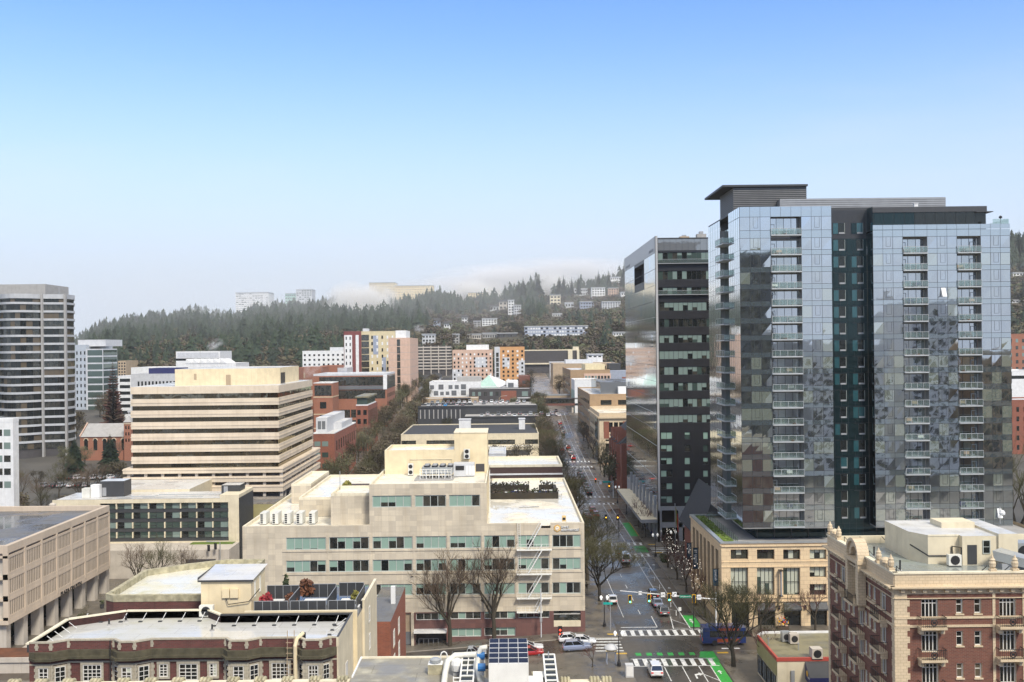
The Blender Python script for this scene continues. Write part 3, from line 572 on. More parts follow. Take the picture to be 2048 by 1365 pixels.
def office_roof_kit():
    zl=SO['zlow']-.55
    for k,px in enumerate((530,554,578,602,627)):
        x=P(px,1040,182)[0]; ac_unit(x,182,zl,1.1,3.0,2.1,label='%s of five white condensers on the low left roof of the stone office'%('leftmost','second from left','middle one','second from right','rightmost')[k],group='condenser units on the low left roof',side=True,fans=0)
    zm=SO['zmid']-.5
    x=P(822,935,192)[0]; ac_unit(x,191.5,zm,1.,.9,2.3,label='tall slim white condenser standing alone by the cream penthouse wall',fans=2)
    x=P(934,930,193.4)[0]; ac_unit(x,193.2,zm+2.8,1.2,.6,2.,label='white twin-fan condenser hung on the cream stair tower',fans=2)
    # chiller with eight fans
    x0,x1=P(832,950,187)[0],P(906,950,187)[0]; t=thing('rooftop_chiller',((x0+x1)/2,186,zm),'long white rooftop chiller with rows of round fans behind a railing','chiller')
    b=MB(); b.box(x0+1.2,x1,185.6,189.6,zm+.9,zm+2.2,'galv'); b.box(x0,x1+.2,183.6,189.8,zm+.02,zm+.25,'concrete_grey'); b.build('casing',t)
    for i in range(4):
        for j in range(3):
            f=MB(); f.cyl((x0+2.1+i*1.45,186.2+j*1.25,zm+2.2),.56,.3,'black_metal',12,.5); f.cyl((x0+2.1+i*1.45,186.2+j*1.25,zm+2.53),.50,.04,'unit_white' if False else 'grey_metal',12); f.build('fan',t)
    f=MB()
    for x in rng(x0+1,x1-.2,1.3):
        for y in (184.2,): f.bar((x,y,zm+.2),(x,y,zm+2.0),.12,'white_paint')
    for z in (.9,1.5,2.0): f.bar((x0+1,184.2,zm+z),(x1-.2,184.2,zm+z),.1,'white_paint')
    for y in (185.4,): f.bar((x0+1,184.2,zm+2),(x0+1,y,zm+2),.1,'white_paint'); f.bar((x1-.2,184.2,zm+2),(x1-.2,y,zm+2),.1,'white_paint')
    f.build('railing',t)
    p=MB()
    for k in range(9): p.tube([(x0+1.5+k*.6,184.9,zm+.4),(x0+1.5+k*.6+rnd.uniform(-.4,.4),185.2,zm+1.7)],.09,'galv' if k%2 else 'unit_white',5)
    p.build('pipe',t)
    x0,x1=P(908,945,190)[0],P(949,945,190)[0]; t=thing('air_handler',(x0,190,zm),'pale grey boxy air handler beside the rooftop chiller','air handler'); b=MB(); b.box(x0,x1,188.5,191.5,zm+.1,zm+2.5,'pale_grey'); b.build('casing',t); b=MB(); b.box(x0+.4,x0+2.,188.4,188.52,zm+1.3,zm+2.1,'black_metal'); b.build('vent',t)
    for k in range(3):
        b=MB(); xx=x0+2.3+k*.6; b.box(xx,xx+.5,188.42,188.49,zm+.4,zm+2.1,'off_white'); b.build('panel',t)
    # dishes
    for px,py,r,lab in ((888,893,1.3,'large white satellite dish on the cream penthouse roof'),(874,896,.45,'small grey satellite dish on the cream penthouse roof')):
        x,y,z=P(px,py,198); z=SO['zp']-.4; t=thing('satellite_dish',(x,y,z),lab,'satellite dish'); m='off_white' if r>1 else 'grey_metal'
        b=MB(); b.tube([(x,y,z),(x,y,z+r*1.2)],.09,'galv',6); b.build('mast',t); c=Vector((x,y-.1,z+r*1.25)); n=Vector((.1,-.8,.6)).normalized(); u=n.orthogonal().normalized(); w=n.cross(u); b=MB(); prev=None
        for i in range(1,5):
            q=i/4*r; ring=[c+(u*math.cos(2*math.pi*k/16)+w*math.sin(2*math.pi*k/16))*q+n*(.28*q*q/r) for k in range(16)]
            if prev:
                for k in range(16): b.face([prev[k],prev[(k+1)%16],ring[(k+1)%16],ring[k]],m)
            else: b.face(ring,m)
            prev=ring
        b.build('bowl',t,smooth=True); b=MB(); b.bar(tuple(c-w*r*.9+n*.2*r),tuple(c+n*r*.8),.07,'grey_metal'); b.build('feed_arm',t)
    # roof terrace planters and furniture on the right roof
    zr=SO['zri']-.5; Yt=207.; x0,x1=P(979,1000,Yt)[0],P(1117,1000,Yt)[0]; ya=207; yb=219
    t=thing('terrace_planter',(x0,ya,zr),'long dark planter boxes with trimmed dark shrubs round the right roof terrace','planter')
    b=MB(); b.box(x0,x1,ya,ya+.7,zr,zr+1.3,'hedge_dark'); b.box(x0,x0+8.5,yb-.7,yb,zr,zr+1.3,'hedge_dark'); b.box(x0+10.6,x1,yb-.7,yb,zr,zr+1.3,'hedge_dark'); b.box(x1-.7,x1,ya+.7,yb-.7,zr,zr+1.3,'hedge_dark'); b.build('planter_box',t)
    b=MB()
    for k in range(420):
        s=rnd.random(); x=x0+s*(x1-x0); y=ya+.35 if k%2 else yb-.35
        if k%2==0 and x0+8.5<x<x0+10.6: continue
        hgt=.35+.6*abs(math.sin(x*1.9)); q=Vector((x+rnd.uniform(-.3,.3),y+rnd.uniform(-.3,.3),zr+1.3+rnd.random()*hgt)); a=Vector((rnd.uniform(-1,1),rnd.uniform(-1,1),rnd.uniform(-1,1))).normalized()*.22; c=a.orthogonal().normalized()*.22; b.face([q-a,q-c,q+a,q+c],'leaf_green' if k%5==0 else 'hedge_dark')
    b.build('shrub',t)
    d=MB(); d.box(x0+.1,x1-.8,ya+.8,yb-.8,zr+.01,zr+.06,'wood'); d.build('deck',t)
    for k in range(7):
        x=x0+2+k*2.05; y=ya+3.2+(k%3)*2.3; w=.9+.3*(k%2)
        s=thing('lounge_table',(x,y,zr+.06),('white low table on the roof terrace, %s counting from the stair tower'%('first','second','third','fourth','fifth','sixth','seventh')[k]),'table','white tables on the roof terrace'); b=MB(); b.box(x-w,x+w,y-.5,y+.5,zr+.62,zr+.70,'off_white'); b.build('table_top',s)
        for sx in (-1,1):
            for sy in (-1,1): b=MB(); b.box(x+sx*w*.85-.04,x+sx*w*.85+.04,y+sy*.42-.04,y+sy*.42+.04,zr+.06,zr+.62,'grey_metal'); b.build('leg',s)
    for k,(dx,dy) in enumerate(((5.2,4.4),(11.2,4.2))):
        x=x0+dx; y=ya+dy; s=thing('garden_sofa',(x,y,zr+.06),'dark blue terrace sofa %s'%('nearer the stair tower','nearer the street'[0:]) [0:] if False else ('dark blue sofa on the roof terrace nearer the tall tier' if k==0 else 'dark blue sofa on the roof terrace nearer the street corner'),'sofa'); b=MB(); b.box(x-1.,x+1.,y-.4,y+.4,zr+.2,zr+.5,'navy'); b.build('seat',s); b=MB(); b.box(x-1.,x+1.,y+.3,y+.5,zr+.5,zr+1.,'navy'); b.build('backrest',s)
    # timber deck with yellow bush on the mid roof
    x0,x1=P(702,965,208)[0],SO['xm0']-.3; zz=zat(630,995,188.6)-.45; t=thing('timber_deck',(x0,205,zz),'small dark timber roof deck with a white bench','deck'); b=MB(); b.box(x0,x1,200,208,zz+.02,zz+.3,'wood'); b.build('deck',t); b=MB(); b.box(x1-2.4,x1-.4,201,202,zz+.5,zz+.7,'off_white'); b.box(x1-2.3,x1-2.1,201.2,201.8,zz+.3,zz+.5,'off_white'); b.box(x1-.7,x1-.5,201.2,201.8,zz+.3,zz+.5,'off_white'); b.build('bench',t)
    bush('clipped_bush',(x0-.3,204,zz),.8,3.2,1.3,'leaf_yellow','yellowish clipped bush along the small timber roof deck')
    # slim antennas, pipes on the right roof
    x,y,_=P(1055,1018,196); t=thing('roof_drain_pipe',(x,y,zr),'thin dark pipe run lying on the wet right roof','pipe'); b=MB(); b.tube([(x-1.6,y,zr+.12),(x+.6,y+.2,zr+.12),(x+2.3,y+.1,zr+.2)],.1,'grey_metal',5); b.build('pipe',t)
    x,y,_=P(1128,1044,177.5); t=thing('camera_box',(x,177.5,zr+.3),'small yellow box on the parapet above the gold emblem','box'); b=MB(); b.box(x-.35,x+.35,177.2,177.9,zr+.5,zr+1.5,'gold_pale'); b.build('box_body',t); b=MB(); b.box(x-.25,x+.25,177.12,177.19,zr+.8,zr+1.2,'black_metal'); b.build('lens_panel',t)
def bush(name,c,rx,ry,rz,mat,label,n=260,cat='bush',group=None):
    t=thing(name,c,label,cat,group); b=MB(); r=random.Random(int(abs(c[0])*10)+int(c[1]))
    for k in range(n):
        d=Vector((r.gauss(0,1),r.gauss(0,1),abs(r.gauss(0,1)))).normalized()*(r.random()**.35); q=Vector((c[0]+d.x*rx,c[1]+d.y*ry,c[2]+.1+d.z*rz)); s=.12+.1*max(rx,ry,rz)**.5
        a=Vector((r.uniform(-1,1),r.uniform(-1,1),r.uniform(-1,1))).normalized()*s; e=a.orthogonal().normalized()*s*.7; b.face([q-a,q-e,q+a,q+e],mat)
    b.build('foliage',t); b=MB()
    for k in range(4): b.tube([c,(c[0]+r.uniform(-.5,.5)*rx,c[1]+r.uniform(-.5,.5)*ry,c[2]+rz*.7)],.04,'bark',4)
    b.build('stem',t); return t
office_roof_kit()
# ---------------------------------------------------------------- glass apartment tower
def glass_tower():
    Y=181.; t=thing('glass_tower',(62,Y,15),'tall mirror-glass apartment tower with three stacks of balconies and a dark recessed centre','apartment tower')
    pl=PL('F',Y); mid=740
    X=lambda px:P(px,mid,Y)[0]
    xs=[X(q) for q in (1482,1544,1605.5,1666,1748.5,1808,1857,1916.5,1964,2023)]
    z0=zat(1570,1055,Y); pitch=3.08; ztop=z0+17*pitch; zA=zat(1570,413.5,Y); zC=zat(1880,449,Y)
    spH=.92; YB=209.
    seed=[1]
    def vision(u0,u1,zb,zt,n,name='window',plane=pl,open_=True,side=False):
        """one bay on one floor: panes, dark joints, a small opening sash"""
        w=MB(); r=random.Random(seed[0]); seed[0]+=1
        st=r.random(); x=[u0+(u1-u0)*i/n for i in range(n+1)]
        for i in range(n):
            m='curtain_side' if side else ('curtain_blind' if r.random()<(.34 if zb<50 else .15) else ('curtain_clear' if r.random()<.75 else 'curtain'))
            q=lambda:r.uniform(-.016,.012); a,c=x[i]+.03,x[i+1]-.03; w.face([plane.pt(a,zb+.03,q()),plane.pt(c,zb+.03,q()),plane.pt(c,zt-.03,q()),plane.pt(a,zt-.03,q())],m)
        o=w.build(name,t); f=MB()
        for i in range(n+1): plane.box(f,x[i]-.03,x[i]+.03,zb,zt,-.05,.015,'frame_dark')
        plane.box(f,u0+.03,u1-.03,zb-.03,zb+.03,-.05,.017,'frame_dark'); plane.box(f,u0+.03,u1-.03,zt-.03,zt+.03,-.05,.017,'frame_dark')
        if open_:
            c=(u0+u1)/2; 
            for a,b,q,s in ((c-.33,c-.29,zb+.45,zt-.05),(c+.51,c+.55,zb+.45,zt-.05),(c-.29,c+.51,zb+.42,zb+.46)): plane.box(f,a,b,q,s,-.04,.019,'frame_dark')
            if r.random()<.035: f.hexa([(c-.28,Y-.03,zb+.5),(c+.5,Y-.03,zb+.5),(c+.5,Y-.0,zt-.1),(c-.28,Y-.0,zt-.1),(c-.28,Y-.75,zb+.45),(c+.5,Y-.75,zb+.45),(c+.5,Y-.08,zt-.1),(c-.28,Y-.08,zt-.1)],'off_white')
        f.build('frame',o); return o
    def spandrel(u0,u1,za,zb,n,plane=pl,side=False):
        for i in range(n):
            a=u0+(u1-u0)*i/n; c=u0+(u1-u0)*(i+1)/n; plane.quad(SP,a+.025,c-.025,za+.02,zb-.02,0.,'curtain_side' if side else 'spandrel'); plane.box(SP,a-.02,a+.02,za,zb,-.05,.012,'frame_dark')
    SP=MB()
    core=MB(); yb=Y+.25
    # solid core behind the skin
    core.box(xs[0]+.06,xs[3]-.06,yb,YB-.1,z0,zA-.1,'dark_wall'); core.box(xs[3]-.05,xs[4]+.05,Y+3.2,YB-.1,z0,zA-.3,'dark_wall'); core.box(xs[4]+.06,xs[9]-.06,yb,YB-.1,z0,zC-.4,'dark_wall')
    # front bays
    bays=[(0,1,3,0),(2,3,3,0),(4,5,3,1),(6,7,3,1),(8,9,3,1)]
    for a,c,n,hi in bays:
        for k in range(17):
            zb=z0+k*pitch; spandrel(xs[a],xs[c],zb,zb+spH,n); vision(xs[a],xs[c],zb+spH,zb+pitch,n)
        if not hi:
            spandrel(xs[a],xs[c],ztop,ztop+1.4,n); vision(xs[a],xs[c],ztop+1.4,ztop+3.85,n); spandrel(xs[a],xs[c],ztop+3.85,zA,n)
        else: spandrel(xs[a],xs[c],ztop,zC-.95,n); spandrel(xs[a],xs[c],zC-.9,zC,n)
    spandrel(xs[1],xs[2],ztop+3.85,zA,3)
    for a,c in ((5,6),(7,8)): spandrel(xs[a],xs[c],ztop,zC-.95,2); spandrel(xs[a],xs[c],zC-.9,zC,2)
    # balconies: slab, glass rail, posts, recessed glazing behind
    bn=0
    def balcony(u0,u1,zb,k,col):
        o=MB(); pl.box(o,u0+.02,u1-.02,zb-.06,zb+.16,-1.55,.42,'balcony_metal'); 
        b=o.build('balcony',t); g=MB()
        pl.box(g,u0+.05,u1-.05,zb+.28,zb+1.18,.36,.385,'rail_glass'); r=g.build('railing',b); f=MB()
        n=4
        for q in range(n+1): x=u0+.06+(u1-u0-.12)*q/n; pl.box(f,x-.03,x+.03,zb+.16,zb+1.2,.39,.44,'balcony_metal')
        pl.box(f,u0+.03,u1-.03,zb+1.2,zb+1.27,.36,.44,'balcony_metal'); f.build('rail_frame',b)
        rr=random.Random(k*13+col); w=MB(); d=-1.5; zt=zb+(3.6 if k==17 else pitch)-.06
        n=4 if col==0 else 3
        for q in range(n):
            a=u0+.08+(u1-u0-.16)*q/n; c=u0+.08+(u1-u0-.16)*(q+1)/n; m='curtain_blind' if rr.random()<.2 else 'curtain_clear'
            pl.quad(w,a+.03,c-.03,zb+.2,zt-.3,d,m); pl.box(w,a-.03,a+.03,zb+.16,zt-.3,d-.02,d+.05,'frame_dark')
        pl.box(w,u0+.05,u1-.05,zt-.3,zt,d-.05,d+.03,'soffit')
        q=0 if col!=2 else n-1; a=u0+.08+(u1-u0-.16)*q/n
        for aa,cc in ((a+.12,a+.2),(a+.95,a+1.03)): pl.box(w,aa,cc,zb+.16,zb+2.2,d+.0,d+.07,'balcony_metal')
        pl.box(w,a+.2,a+.95,zb+2.1,zb+2.2,d,d+.07,'balcony_metal'); w.build('balcony_window',t)
        if rr.random()<.6:
            m=rr.choice(['wood','tan','grey_metal','navy','off_white','leaf_green','leaf_green','salmon']); cx=rr.uniform(u0+.8,u1-1.2); w=MB()
            if m=='leaf_green':
                for j in range(40):
                    p=Vector((cx+rr.gauss(0,.5),Y+.2+rr.random()*.3,zb+.2+rr.random()*.8)); v=Vector((rr.uniform(-1,1),rr.uniform(-1,1),rr.uniform(-1,1))).normalized()*.14; e=v.orthogonal().normalized()*.1; w.face([p-v,p-e,p+v,p+e],m)
                w.cyl((cx,Y+.3,zb+.16),.3,.3,'rust',8)
            else:
                w.box(cx-.5,cx+.5,Y+.2,Y+.75,zb+.45,zb+.55,m); w.box(cx-.5,cx+.5,Y+.7,Y+.78,zb+.55,zb+1.0,m)
                for q in (-.45,.4): w.box(cx+q,cx+q+.06,Y+.25,Y+.7,zb+.16,zb+.45,m)
            tag(w.build('potted_plant' if m=='leaf_green' else 'balcony_chair'),('%s on floor %d, %s balcony stack of the glass tower'%('potted green plant' if m=='leaf_green' else {'wood':'brown','tan':'tan','grey_metal':'grey','navy':'dark blue','off_white':'white','salmon':'pink'}[m]+' chair',k+1,('left','middle','right')[col])),'plant' if m=='leaf_green' else 'chair','furnishings on the tower balconies')
        for s in ((u0,1),(u1,-1)): pl.box(CW,s[0]-.02,s[0]+.06*s[1]+(.02 if s[1]<0 else 0),zb,zt,-1.55,-.03,'soffit')
    CW=MB()
    for col,(a,c) in enumerate(((1,2),(5,6),(7,8))):
        # carve: the core is hidden 1.6 m back at balconies by a dark slot
        for k in range(17): balcony(xs[a],xs[c],z0+k*pitch,k,col)
        if col==0: balcony(xs[a],xs[c],ztop+.45,17,col)
    CW.build('balcony_side_wall',t)
    # recess
    rp=PL('F',Y+3.0); w=MB()
    for i in range(6):
        for k in range(18):
            a=xs[3]+(xs[4]-xs[3])*i/6; c=xs[3]+(xs[4]-xs[3])*(i+1)/6; zb=z0-3+k*pitch+.0; rp.quad(w,a+.03,c-.03,zb+.03,zb+pitch-.03,.01,'recess')
    rp.quad(w,xs[3],xs[4],z0-3,zA-.4,-.05,'frame_dark'); 
    for x,s in ((xs[3],1),(xs[4],-1)): w.face([(x,Y,z0),(x,Y+3,z0),(x,Y+3,zA-.2),(x,Y,zA-.2)],'recess')
    w.build('recessed_wall',t)
    for k in range(18):
        for j,(fa,fb) in enumerate(((.17,.45),(.62,.90))):
            r=random.Random(k*5+j); zb=z0+k*pitch+.95; a=xs[3]+(xs[4]-xs[3])*fa; c=xs[3]+(xs[4]-xs[3])*fb; w=MB(); cc=a+(c-a)*.45
            rp.quad(w,a,cc,zb,zb+2.0,.03,'recess_teal' if r.random()<.5 else 'recess'); rp.quad(w,cc,c,zb,zb+2.,.03,'recess_teal' if r.random()<.15 else 'glass_dark'); o=w.build('casement_window',t)
            f=MB(); rp.box(f,cc-.03,cc+.03,zb,zb+2.,.0,.07,'frame_dark'); rp.box(f,cc+.12,c-.05,zb,zb+.3,.03,.06,'grey_metal'); rp.box(f,c,c+.05,zb,zb+2,.0,.07,'frame_grey'); rp.box(f,a,c,zb+2,zb+2.05,.0,.07,'frame_dark'); f.build('frame',o)
    # left side skin (faces -X): two glass strips and a column of projecting balconies
    sp=PL('W',xs[0])
    ya,yb2,yc,yd=Y,190.,197.5,YB
    for (u0,u1,n,zt) in ((ya,yb2,6,zA),(yc,yd,5,zA-.4)):
        for k in range(17): spandrel(u0,u1,z0+k*pitch,z0+k*pitch+spH,n,sp,True)
        for k in range(17):
            for i in range(n):
                a=u0+(u1-u0)*i/n; c=u0+(u1-u0)*(i+1)/n; sp.quad(SP,a+.03,c-.03,z0+k*pitch+spH+.02,z0+(k+1)*pitch-.02,0,'curtain_side'); sp.box(SP,a-.02,a+.02,z0+k*pitch+spH,z0+(k+1)*pitch,-.04,.012,'frame_dark')
        spandrel(u0,u1,ztop,ztop+3.8,n,sp,True); spandrel(u0,u1,ztop+3.85,zt,n,sp,True)
    SP.build('curtain_wall',t)
    w=MB(); sp.quad(w,yb2,yc,z0,zA-2.5,-.9,'glass_dark'); w.face([(xs[0],yb2,z0),(xs[0]+.9,yb2,z0),(xs[0]+.9,yb2,zA-2.5),(xs[0],yb2,zA-2.5)],'soffit'); w.face([(xs[0],yc,z0),(xs[0]+.9,yc,z0),(xs[0]+.9,yc,zA-2.5),(xs[0],yc,zA-2.5)],'soffit')
    for k in range(18):
        sp.box(w,yb2,yc,z0+k*pitch-.1,z0+k*pitch+.12,-.9,-.86,'soffit')
    w.build('side_recess',t)
    for k in range(18):
        zb=z0+k*pitch; o=MB(); sp.box(o,yb2+.1,yc-.1,zb-.05,zb+.15,-.85,1.05,'balcony_metal'); b=o.build('balcony',t); g=MB(); 
        sp.box(g,yb2+.2,yc-.2,zb+.25,zb+1.15,.98,1.0,'rail_glass'); g.box(xs[0]-1.0,xs[0]-.02,yb2+.16,yb2+.18,zb+.25,zb+1.15,'rail_glass'); r=g.build('railing',b); f=MB()
        for q in range(6): y=yb2+.15+(yc-yb2-.3)*q/5; sp.box(f,y-.03,y+.03,zb+.15,zb+1.2,1.0,1.05,'balcony_metal')
        sp.box(f,yb2+.1,yc-.1,zb+1.2,zb+1.27,.96,1.05,'balcony_metal'); f.build('rail_frame',b)
    # roof pieces
    r=MB(); r.box(xs[0]+.1,xs[3],Y+.1,YB,zA-.35,zA-.1,'charcoal'); r.box(xs[0]+.02,xs[3],Y+.05,Y+.3,zA-.1,zA+.0,'galv'); r.box(xs[4],xs[9],Y+.1,YB,zC-1.2,zC-1.0,'concrete_grey'); r.build('roof',t)
    # setback glazed storey, right
    yy=186.; u0=xs[3]-.0; u1=P(1972,440,yy)[0]; za=zC-1.; zt=zat(1850,414,yy); sb=MB(); q=PL('F',yy); sb.box(u0+.1,u1,yy+.05,YB-1,za,zt-.9,'dark_wall'); n=16
    for i in range(n): a=u0+(u1-u0)*i/n; c=u0+(u1-u0)*(i+1)/n; q.quad(sb,a+.03,c-.03,za,zt-1.0,.0,'recess' if i<9 else 'glass_dark')
    sb.box(u0-.2,u1+.1,yy-.2,YB-1,zt-1.,zt,'charcoal'); sb.box(u1-2,u1+1.1,yy-.6,YB-2,zt-1.15,zt-1.02,'charcoal'); sb.build('setback_storey',t)
    g=MB(); q2=PL('F',Y+.4); q2.box(g,u1-1,xs[9],zC,zC+.9,0,.03,'rail_glass'); g.face([(xs[9]-.1,Y+.4,zC),(xs[9]-.1,190,zC),(xs[9]-.1,190,zC+.9),(xs[9]-.1,Y+.4,zC+.9)],'rail_glass'); g.build('roof_railing',t)
    # grey louvred plant screen and the dark stair box with its flying roof
    yy=192.; u0=P(1560,405,yy)[0]; u1=P(1891,405,yy)[0]; zt=zat(1725,396.5,yy); s=MB(); s.box(u0,u1,yy,YB-2,zA-.4,zt,'soffit')
    for k in range(8): z=zA-.2+(zt-zA+.2)*k/8; s.box(u0-.05,u1+.05,yy-.07,yy-.005,z+.06,z+.3,'grey_metal')
    s.build('plant_screen',t)
    yy=194.; u0=P(1467,405,yy)[0]; u1=P(1613,400,yy)[0]; zt=zat(1545,373,yy); yk=206.; s=MB(); s.box(u0,u1,yy,yk,zA-2.5,zt-.1,'charcoal')
    for k in range(22): z=zA-2.4+(zt-zA+2.2)*k/22; s.box(u0-.06,u1+.06,yy-.06,yk+.06,z+.1,z+.2,'dark_wall' if k%1 else 'soffit')
    s.build('stair_box',t); s=MB(); s.box(u0-2.2,u1+.15,yy-.5,yk+5,zt-.1,zt+.28,'charcoal'); s.build('flying_roof',t)
    for px,py,lab in ((1638,408,'small pale box'),(1831,405,'white box')):
        x=P(px,py,188)[0]; z=zt=(zA-.1 if px<1700 else zat(1850,414,186)); k=thing('roof_vent',(x,188,z),lab+(' vent on the left roof edge of the glass tower' if px<1700 else ' vent on the dark setback storey of the glass tower'),'vent'); b=MB(); b.box(x-.35,x+.35,187.7,188.3,z+.01,z+.85,'off_white'); b.build('casing',k); b=MB(); b.box(x-.42,x+.42,187.6,188.4,z+.85,z+.95,'off_white'); b.build('lid',k)
    k=thing('roof_beacon',(xs[9]-1.2,Y+1,zC),'black beacon on the right parapet of the glass tower','beacon'); b=MB(); b.tube([(xs[9]-1.2,Y+1,zC-1),(xs[9]-1.2,Y+1,zC+1.0)],.06,'black_metal',5); b.build('mast',k); b=MB(); b.lathe((xs[9]-1.2,Y+1,zC+1),[(.01,0),(.3,.15),(.3,.4),(.01,.6)],'black_metal',8); b.build('lamp',k)
    # overhang soffit and dark recessed storey below
    w=MB(); w.box(xs[0]+.05,xs[3],Y+.05,YB,z0-.25,z0-.03,'soffit'); w.box(xs[4],xs[9],Y+.05,YB,z0-.25,z0-.03,'soffit'); w.build('soffit',t)
    w=MB(); w.box(xs[0]+3.2,xs[9]-1,Y+3.4,YB-2,12,z0-.3,'recess'); q=PL('F',Y+3.4)
    for i in range(14): x=xs[0]+3.4+(xs[9]-xs[0]-5)*i/14; q.box(w,x,x+.15,14,z0-.3,.02,.12,'frame_dark')
    w.build('base_storey',t)
    return xs,z0
# ---------------------------------------------------------------- sandstone retail block in front of the tower
def retail():
    Y=178.; t=thing('retail_block',(60,Y,0),'three-storey pale sandstone retail block with deep piers and green roof edge','retail building')
    pl=PL('F',Y); X0=P(1443.5,1180,Y)[0]; X1=99; zt=zat(1550,1084,Y); YB=207.5; ops=[]; W=[]
    def rc(x0,x1,y0,y1): a,b,c,d=fr(Y,x0,y0,x1,y1); return (a,b,c,d)
    cols=[(1461.5,1496.5),(1514,1549),(1566.5,1600.5),(1619.5,1653)]+[(1672+52.4*k,1706+52.4*k) for k in range(8)]
    for i,(a,b) in enumerate(cols):
        W.append((rc(a,b,1099.5,1119.5),3,1,'up'))
        if i!=3: W.append((rc(a,b,1136,1191.5),3,3,'tall'))
        else: W.append((rc(a,b,1134.5,1155.5),3,1,'up')); W.append((rc(a,b,1168.5,1191.5),3,1,'up'))
        W.append((rc(a+1.5,b+2,1205,1259),2,2,'shop'))
    m=MB(); wall(m,pl,X0,X1,-1,zt,[w[0] for w in W],.75,'sandstone')
    for py,h,d in ((1089,.35,.25),(1123,.12,.1),(1133,.12,.1),(1195,.15,.12),(1202,.2,.16)): z=zat(1550,py,Y); pl.box(m,X0-.02,X1,z-h,z,.004,d,'sandstone')
    # left side with tall recesses between piers
    ps=PL('W',X0); n=7; so=[]
    for k in range(n): a=Y+2.6+k*(YB-Y-3.6)/n; so.append((a,a+2.4,zt-11.8,zt-2.0))
    wall(m,ps,Y,YB,-1,zt,so,1.5,'sandstone','tan'); 
    for a,b,c,d in so:
        ps.quad(m,a,b,c,d,-1.5,'tan'); 
        ps.box(m,a+.3,b-.3,c+.3,c+2.6,-1.49,-1.44,'glass_dark'); ps.box(m,a+.3,b-.3,c+6.4,c+8.4,-1.49,-1.44,'glass_dark')
    ps.box(m,Y-.15,YB,zt-.6,zt-.25,.004,.25,'sandstone'); ps.box(m,Y,YB,zt-12.6,zt-12.1,.004,.5,'sandstone')
    m.face([(X0,YB,-1),(X1,YB,-1),(X1,YB,zt),(X0,YB,zt)],'sandstone'); m.face([(X1,Y,-1),(X1,YB,-1),(X1,YB,zt),(X1,Y,zt)],'sandstone'); m.build('sandstone_wall',t)
    for k,((a,b,c,d),nx,nz,ty) in enumerate(W):
        if ty=='shop': win(pl,t,a,b,c,d,2,2,'frame_dark',('glass_dark',),.7,.08,name='shop_window',seed=k)
        elif ty=='tall': win(pl,t,a,b,c,d,4,3,'frame_dark',('glass_green',),.7,.10,blind='blind_cream',pb=.85,seed=k,zs=(0,.42,.47,1))
        else: win(pl,t,a,b,c,d,3,1,'frame_dark',('glass_dark','glass_office'),.7,.09,blind='blind_cream',pb=.75 if k in (9,10,11) else .2,seed=k)
    for k in (1,2,3): 
        a=cols[k][0]; x=P(a,1210,Y)[0]; w=MB(); z=zat(1550,1206,Y); w.face([pl.pt(x,z,.05),pl.pt(x+3.1,z,.05),pl.pt(x+3.1,z-1.0,.9),pl.pt(x,z-1.0,.9)],'charcoal'); w.face([pl.pt(x,z-1,.9),pl.pt(x+3.1,z-1,.9),pl.pt(x+3.1,z-1.25,.9),pl.pt(x,z-1.25,.9)],'charcoal'); w.build('awning',t)
    for px in (1558,1610,1663):
        x=P(px,1212,Y)[0]; z=zat(1550,1212,Y); w=MB(); pl.box(w,x-.18,x+.18,z-.6,z+.1,.02,.35,'black_metal'); w.build('wall_lamp',t)
    c=MB(); c.box(X0-.25,X1,Y-.27,Y+.55,zt-.22,zt+.05,'galv'); c.box(X0-.25,X0+.55,Y+.55,YB,zt-.22,zt+.05,'galv'); c.box(X0+.55,X1,YB-.4,YB,zt-.22,zt+.05,'galv'); c.build('coping',t)
    r=MB(); r.box(X0+.55,X0+2.8,Y+.55,YB-.4,zt-1.,zt-.35,'sedum'); gb=r.build('green_roof',t); r=MB(); rr=random.Random(3)
    for k in range(900):
        p=Vector((rr.uniform(X0+.6,X0+2.8),rr.uniform(Y+.6,YB-.5),zt-.33+rr.random()*.2)); v=Vector((rr.uniform(-1,1),rr.uniform(-1,1),rr.uniform(-.4,1))).normalized()*.2; e=v.orthogonal().normalized()*.15; r.face([p-v,p-e,p+v,p+e],'sedum')
    r.build('sedum_leaves',gb); r=MB(); r.box(X0+2.8,X1,Y+.55,YB-.4,zt-1.,zt-.6,'concrete_grey'); r.build('terrace',t)
    g=MB(); x=X0+3.2
    for y in rng(Y+1,YB-1,1.8): g.bar((x,y,zt-.6),(x,y,zt+.75),.05,'black_metal')
    g.face([(x,Y+1,zt-.45),(x,YB-1,zt-.45),(x,YB-1,zt+.7),(x,Y+1,zt+.7)],'rail_glass'); 
    for xx in rng(x,x+10,1.6): g.bar((xx,YB-1,zt-.6),(xx,YB-1,zt+.75),.05,'black_metal')
    g.face([(x,YB-1,zt-.45),(x+10,YB-1,zt-.45),(x+10,YB-1,zt+.7),(x,YB-1,zt+.7)],'rail_glass'); g.build('terrace_railing',t)
    # banners on the avenue side
    for (y,py0,py1,s,lab) in ((205.8,1086,1118,'LADLERS','blue banner with a pale foot, farthest along the side of the sandstone block'),(199.,1096,1138,'BT GROSS','dark blue banner hung on the side of the sandstone block between two others'),(179.8,1138,1172,'LineLab','dark blue banner nearest the corner of the sandstone block')):
        px=proj(X0,y,10)[0]; za=zat(px,py0,y); zc=zat(px,py1,y); k=thing('banner',(X0,y,zc),lab,'banner','banners on the side of the sandstone block'); w=MB(); x0,x1=X0-1.15,X0-.2
        w.box(x0,x1,y-.04,y+.04,zc+.05,za-.05,'banner_blue'); w.build('cloth',k); w=MB()
        for z in (za,zc): w.box(x0-.1,X0+.02,y-.06,y+.06,z-.04,z+.04,'black_metal')
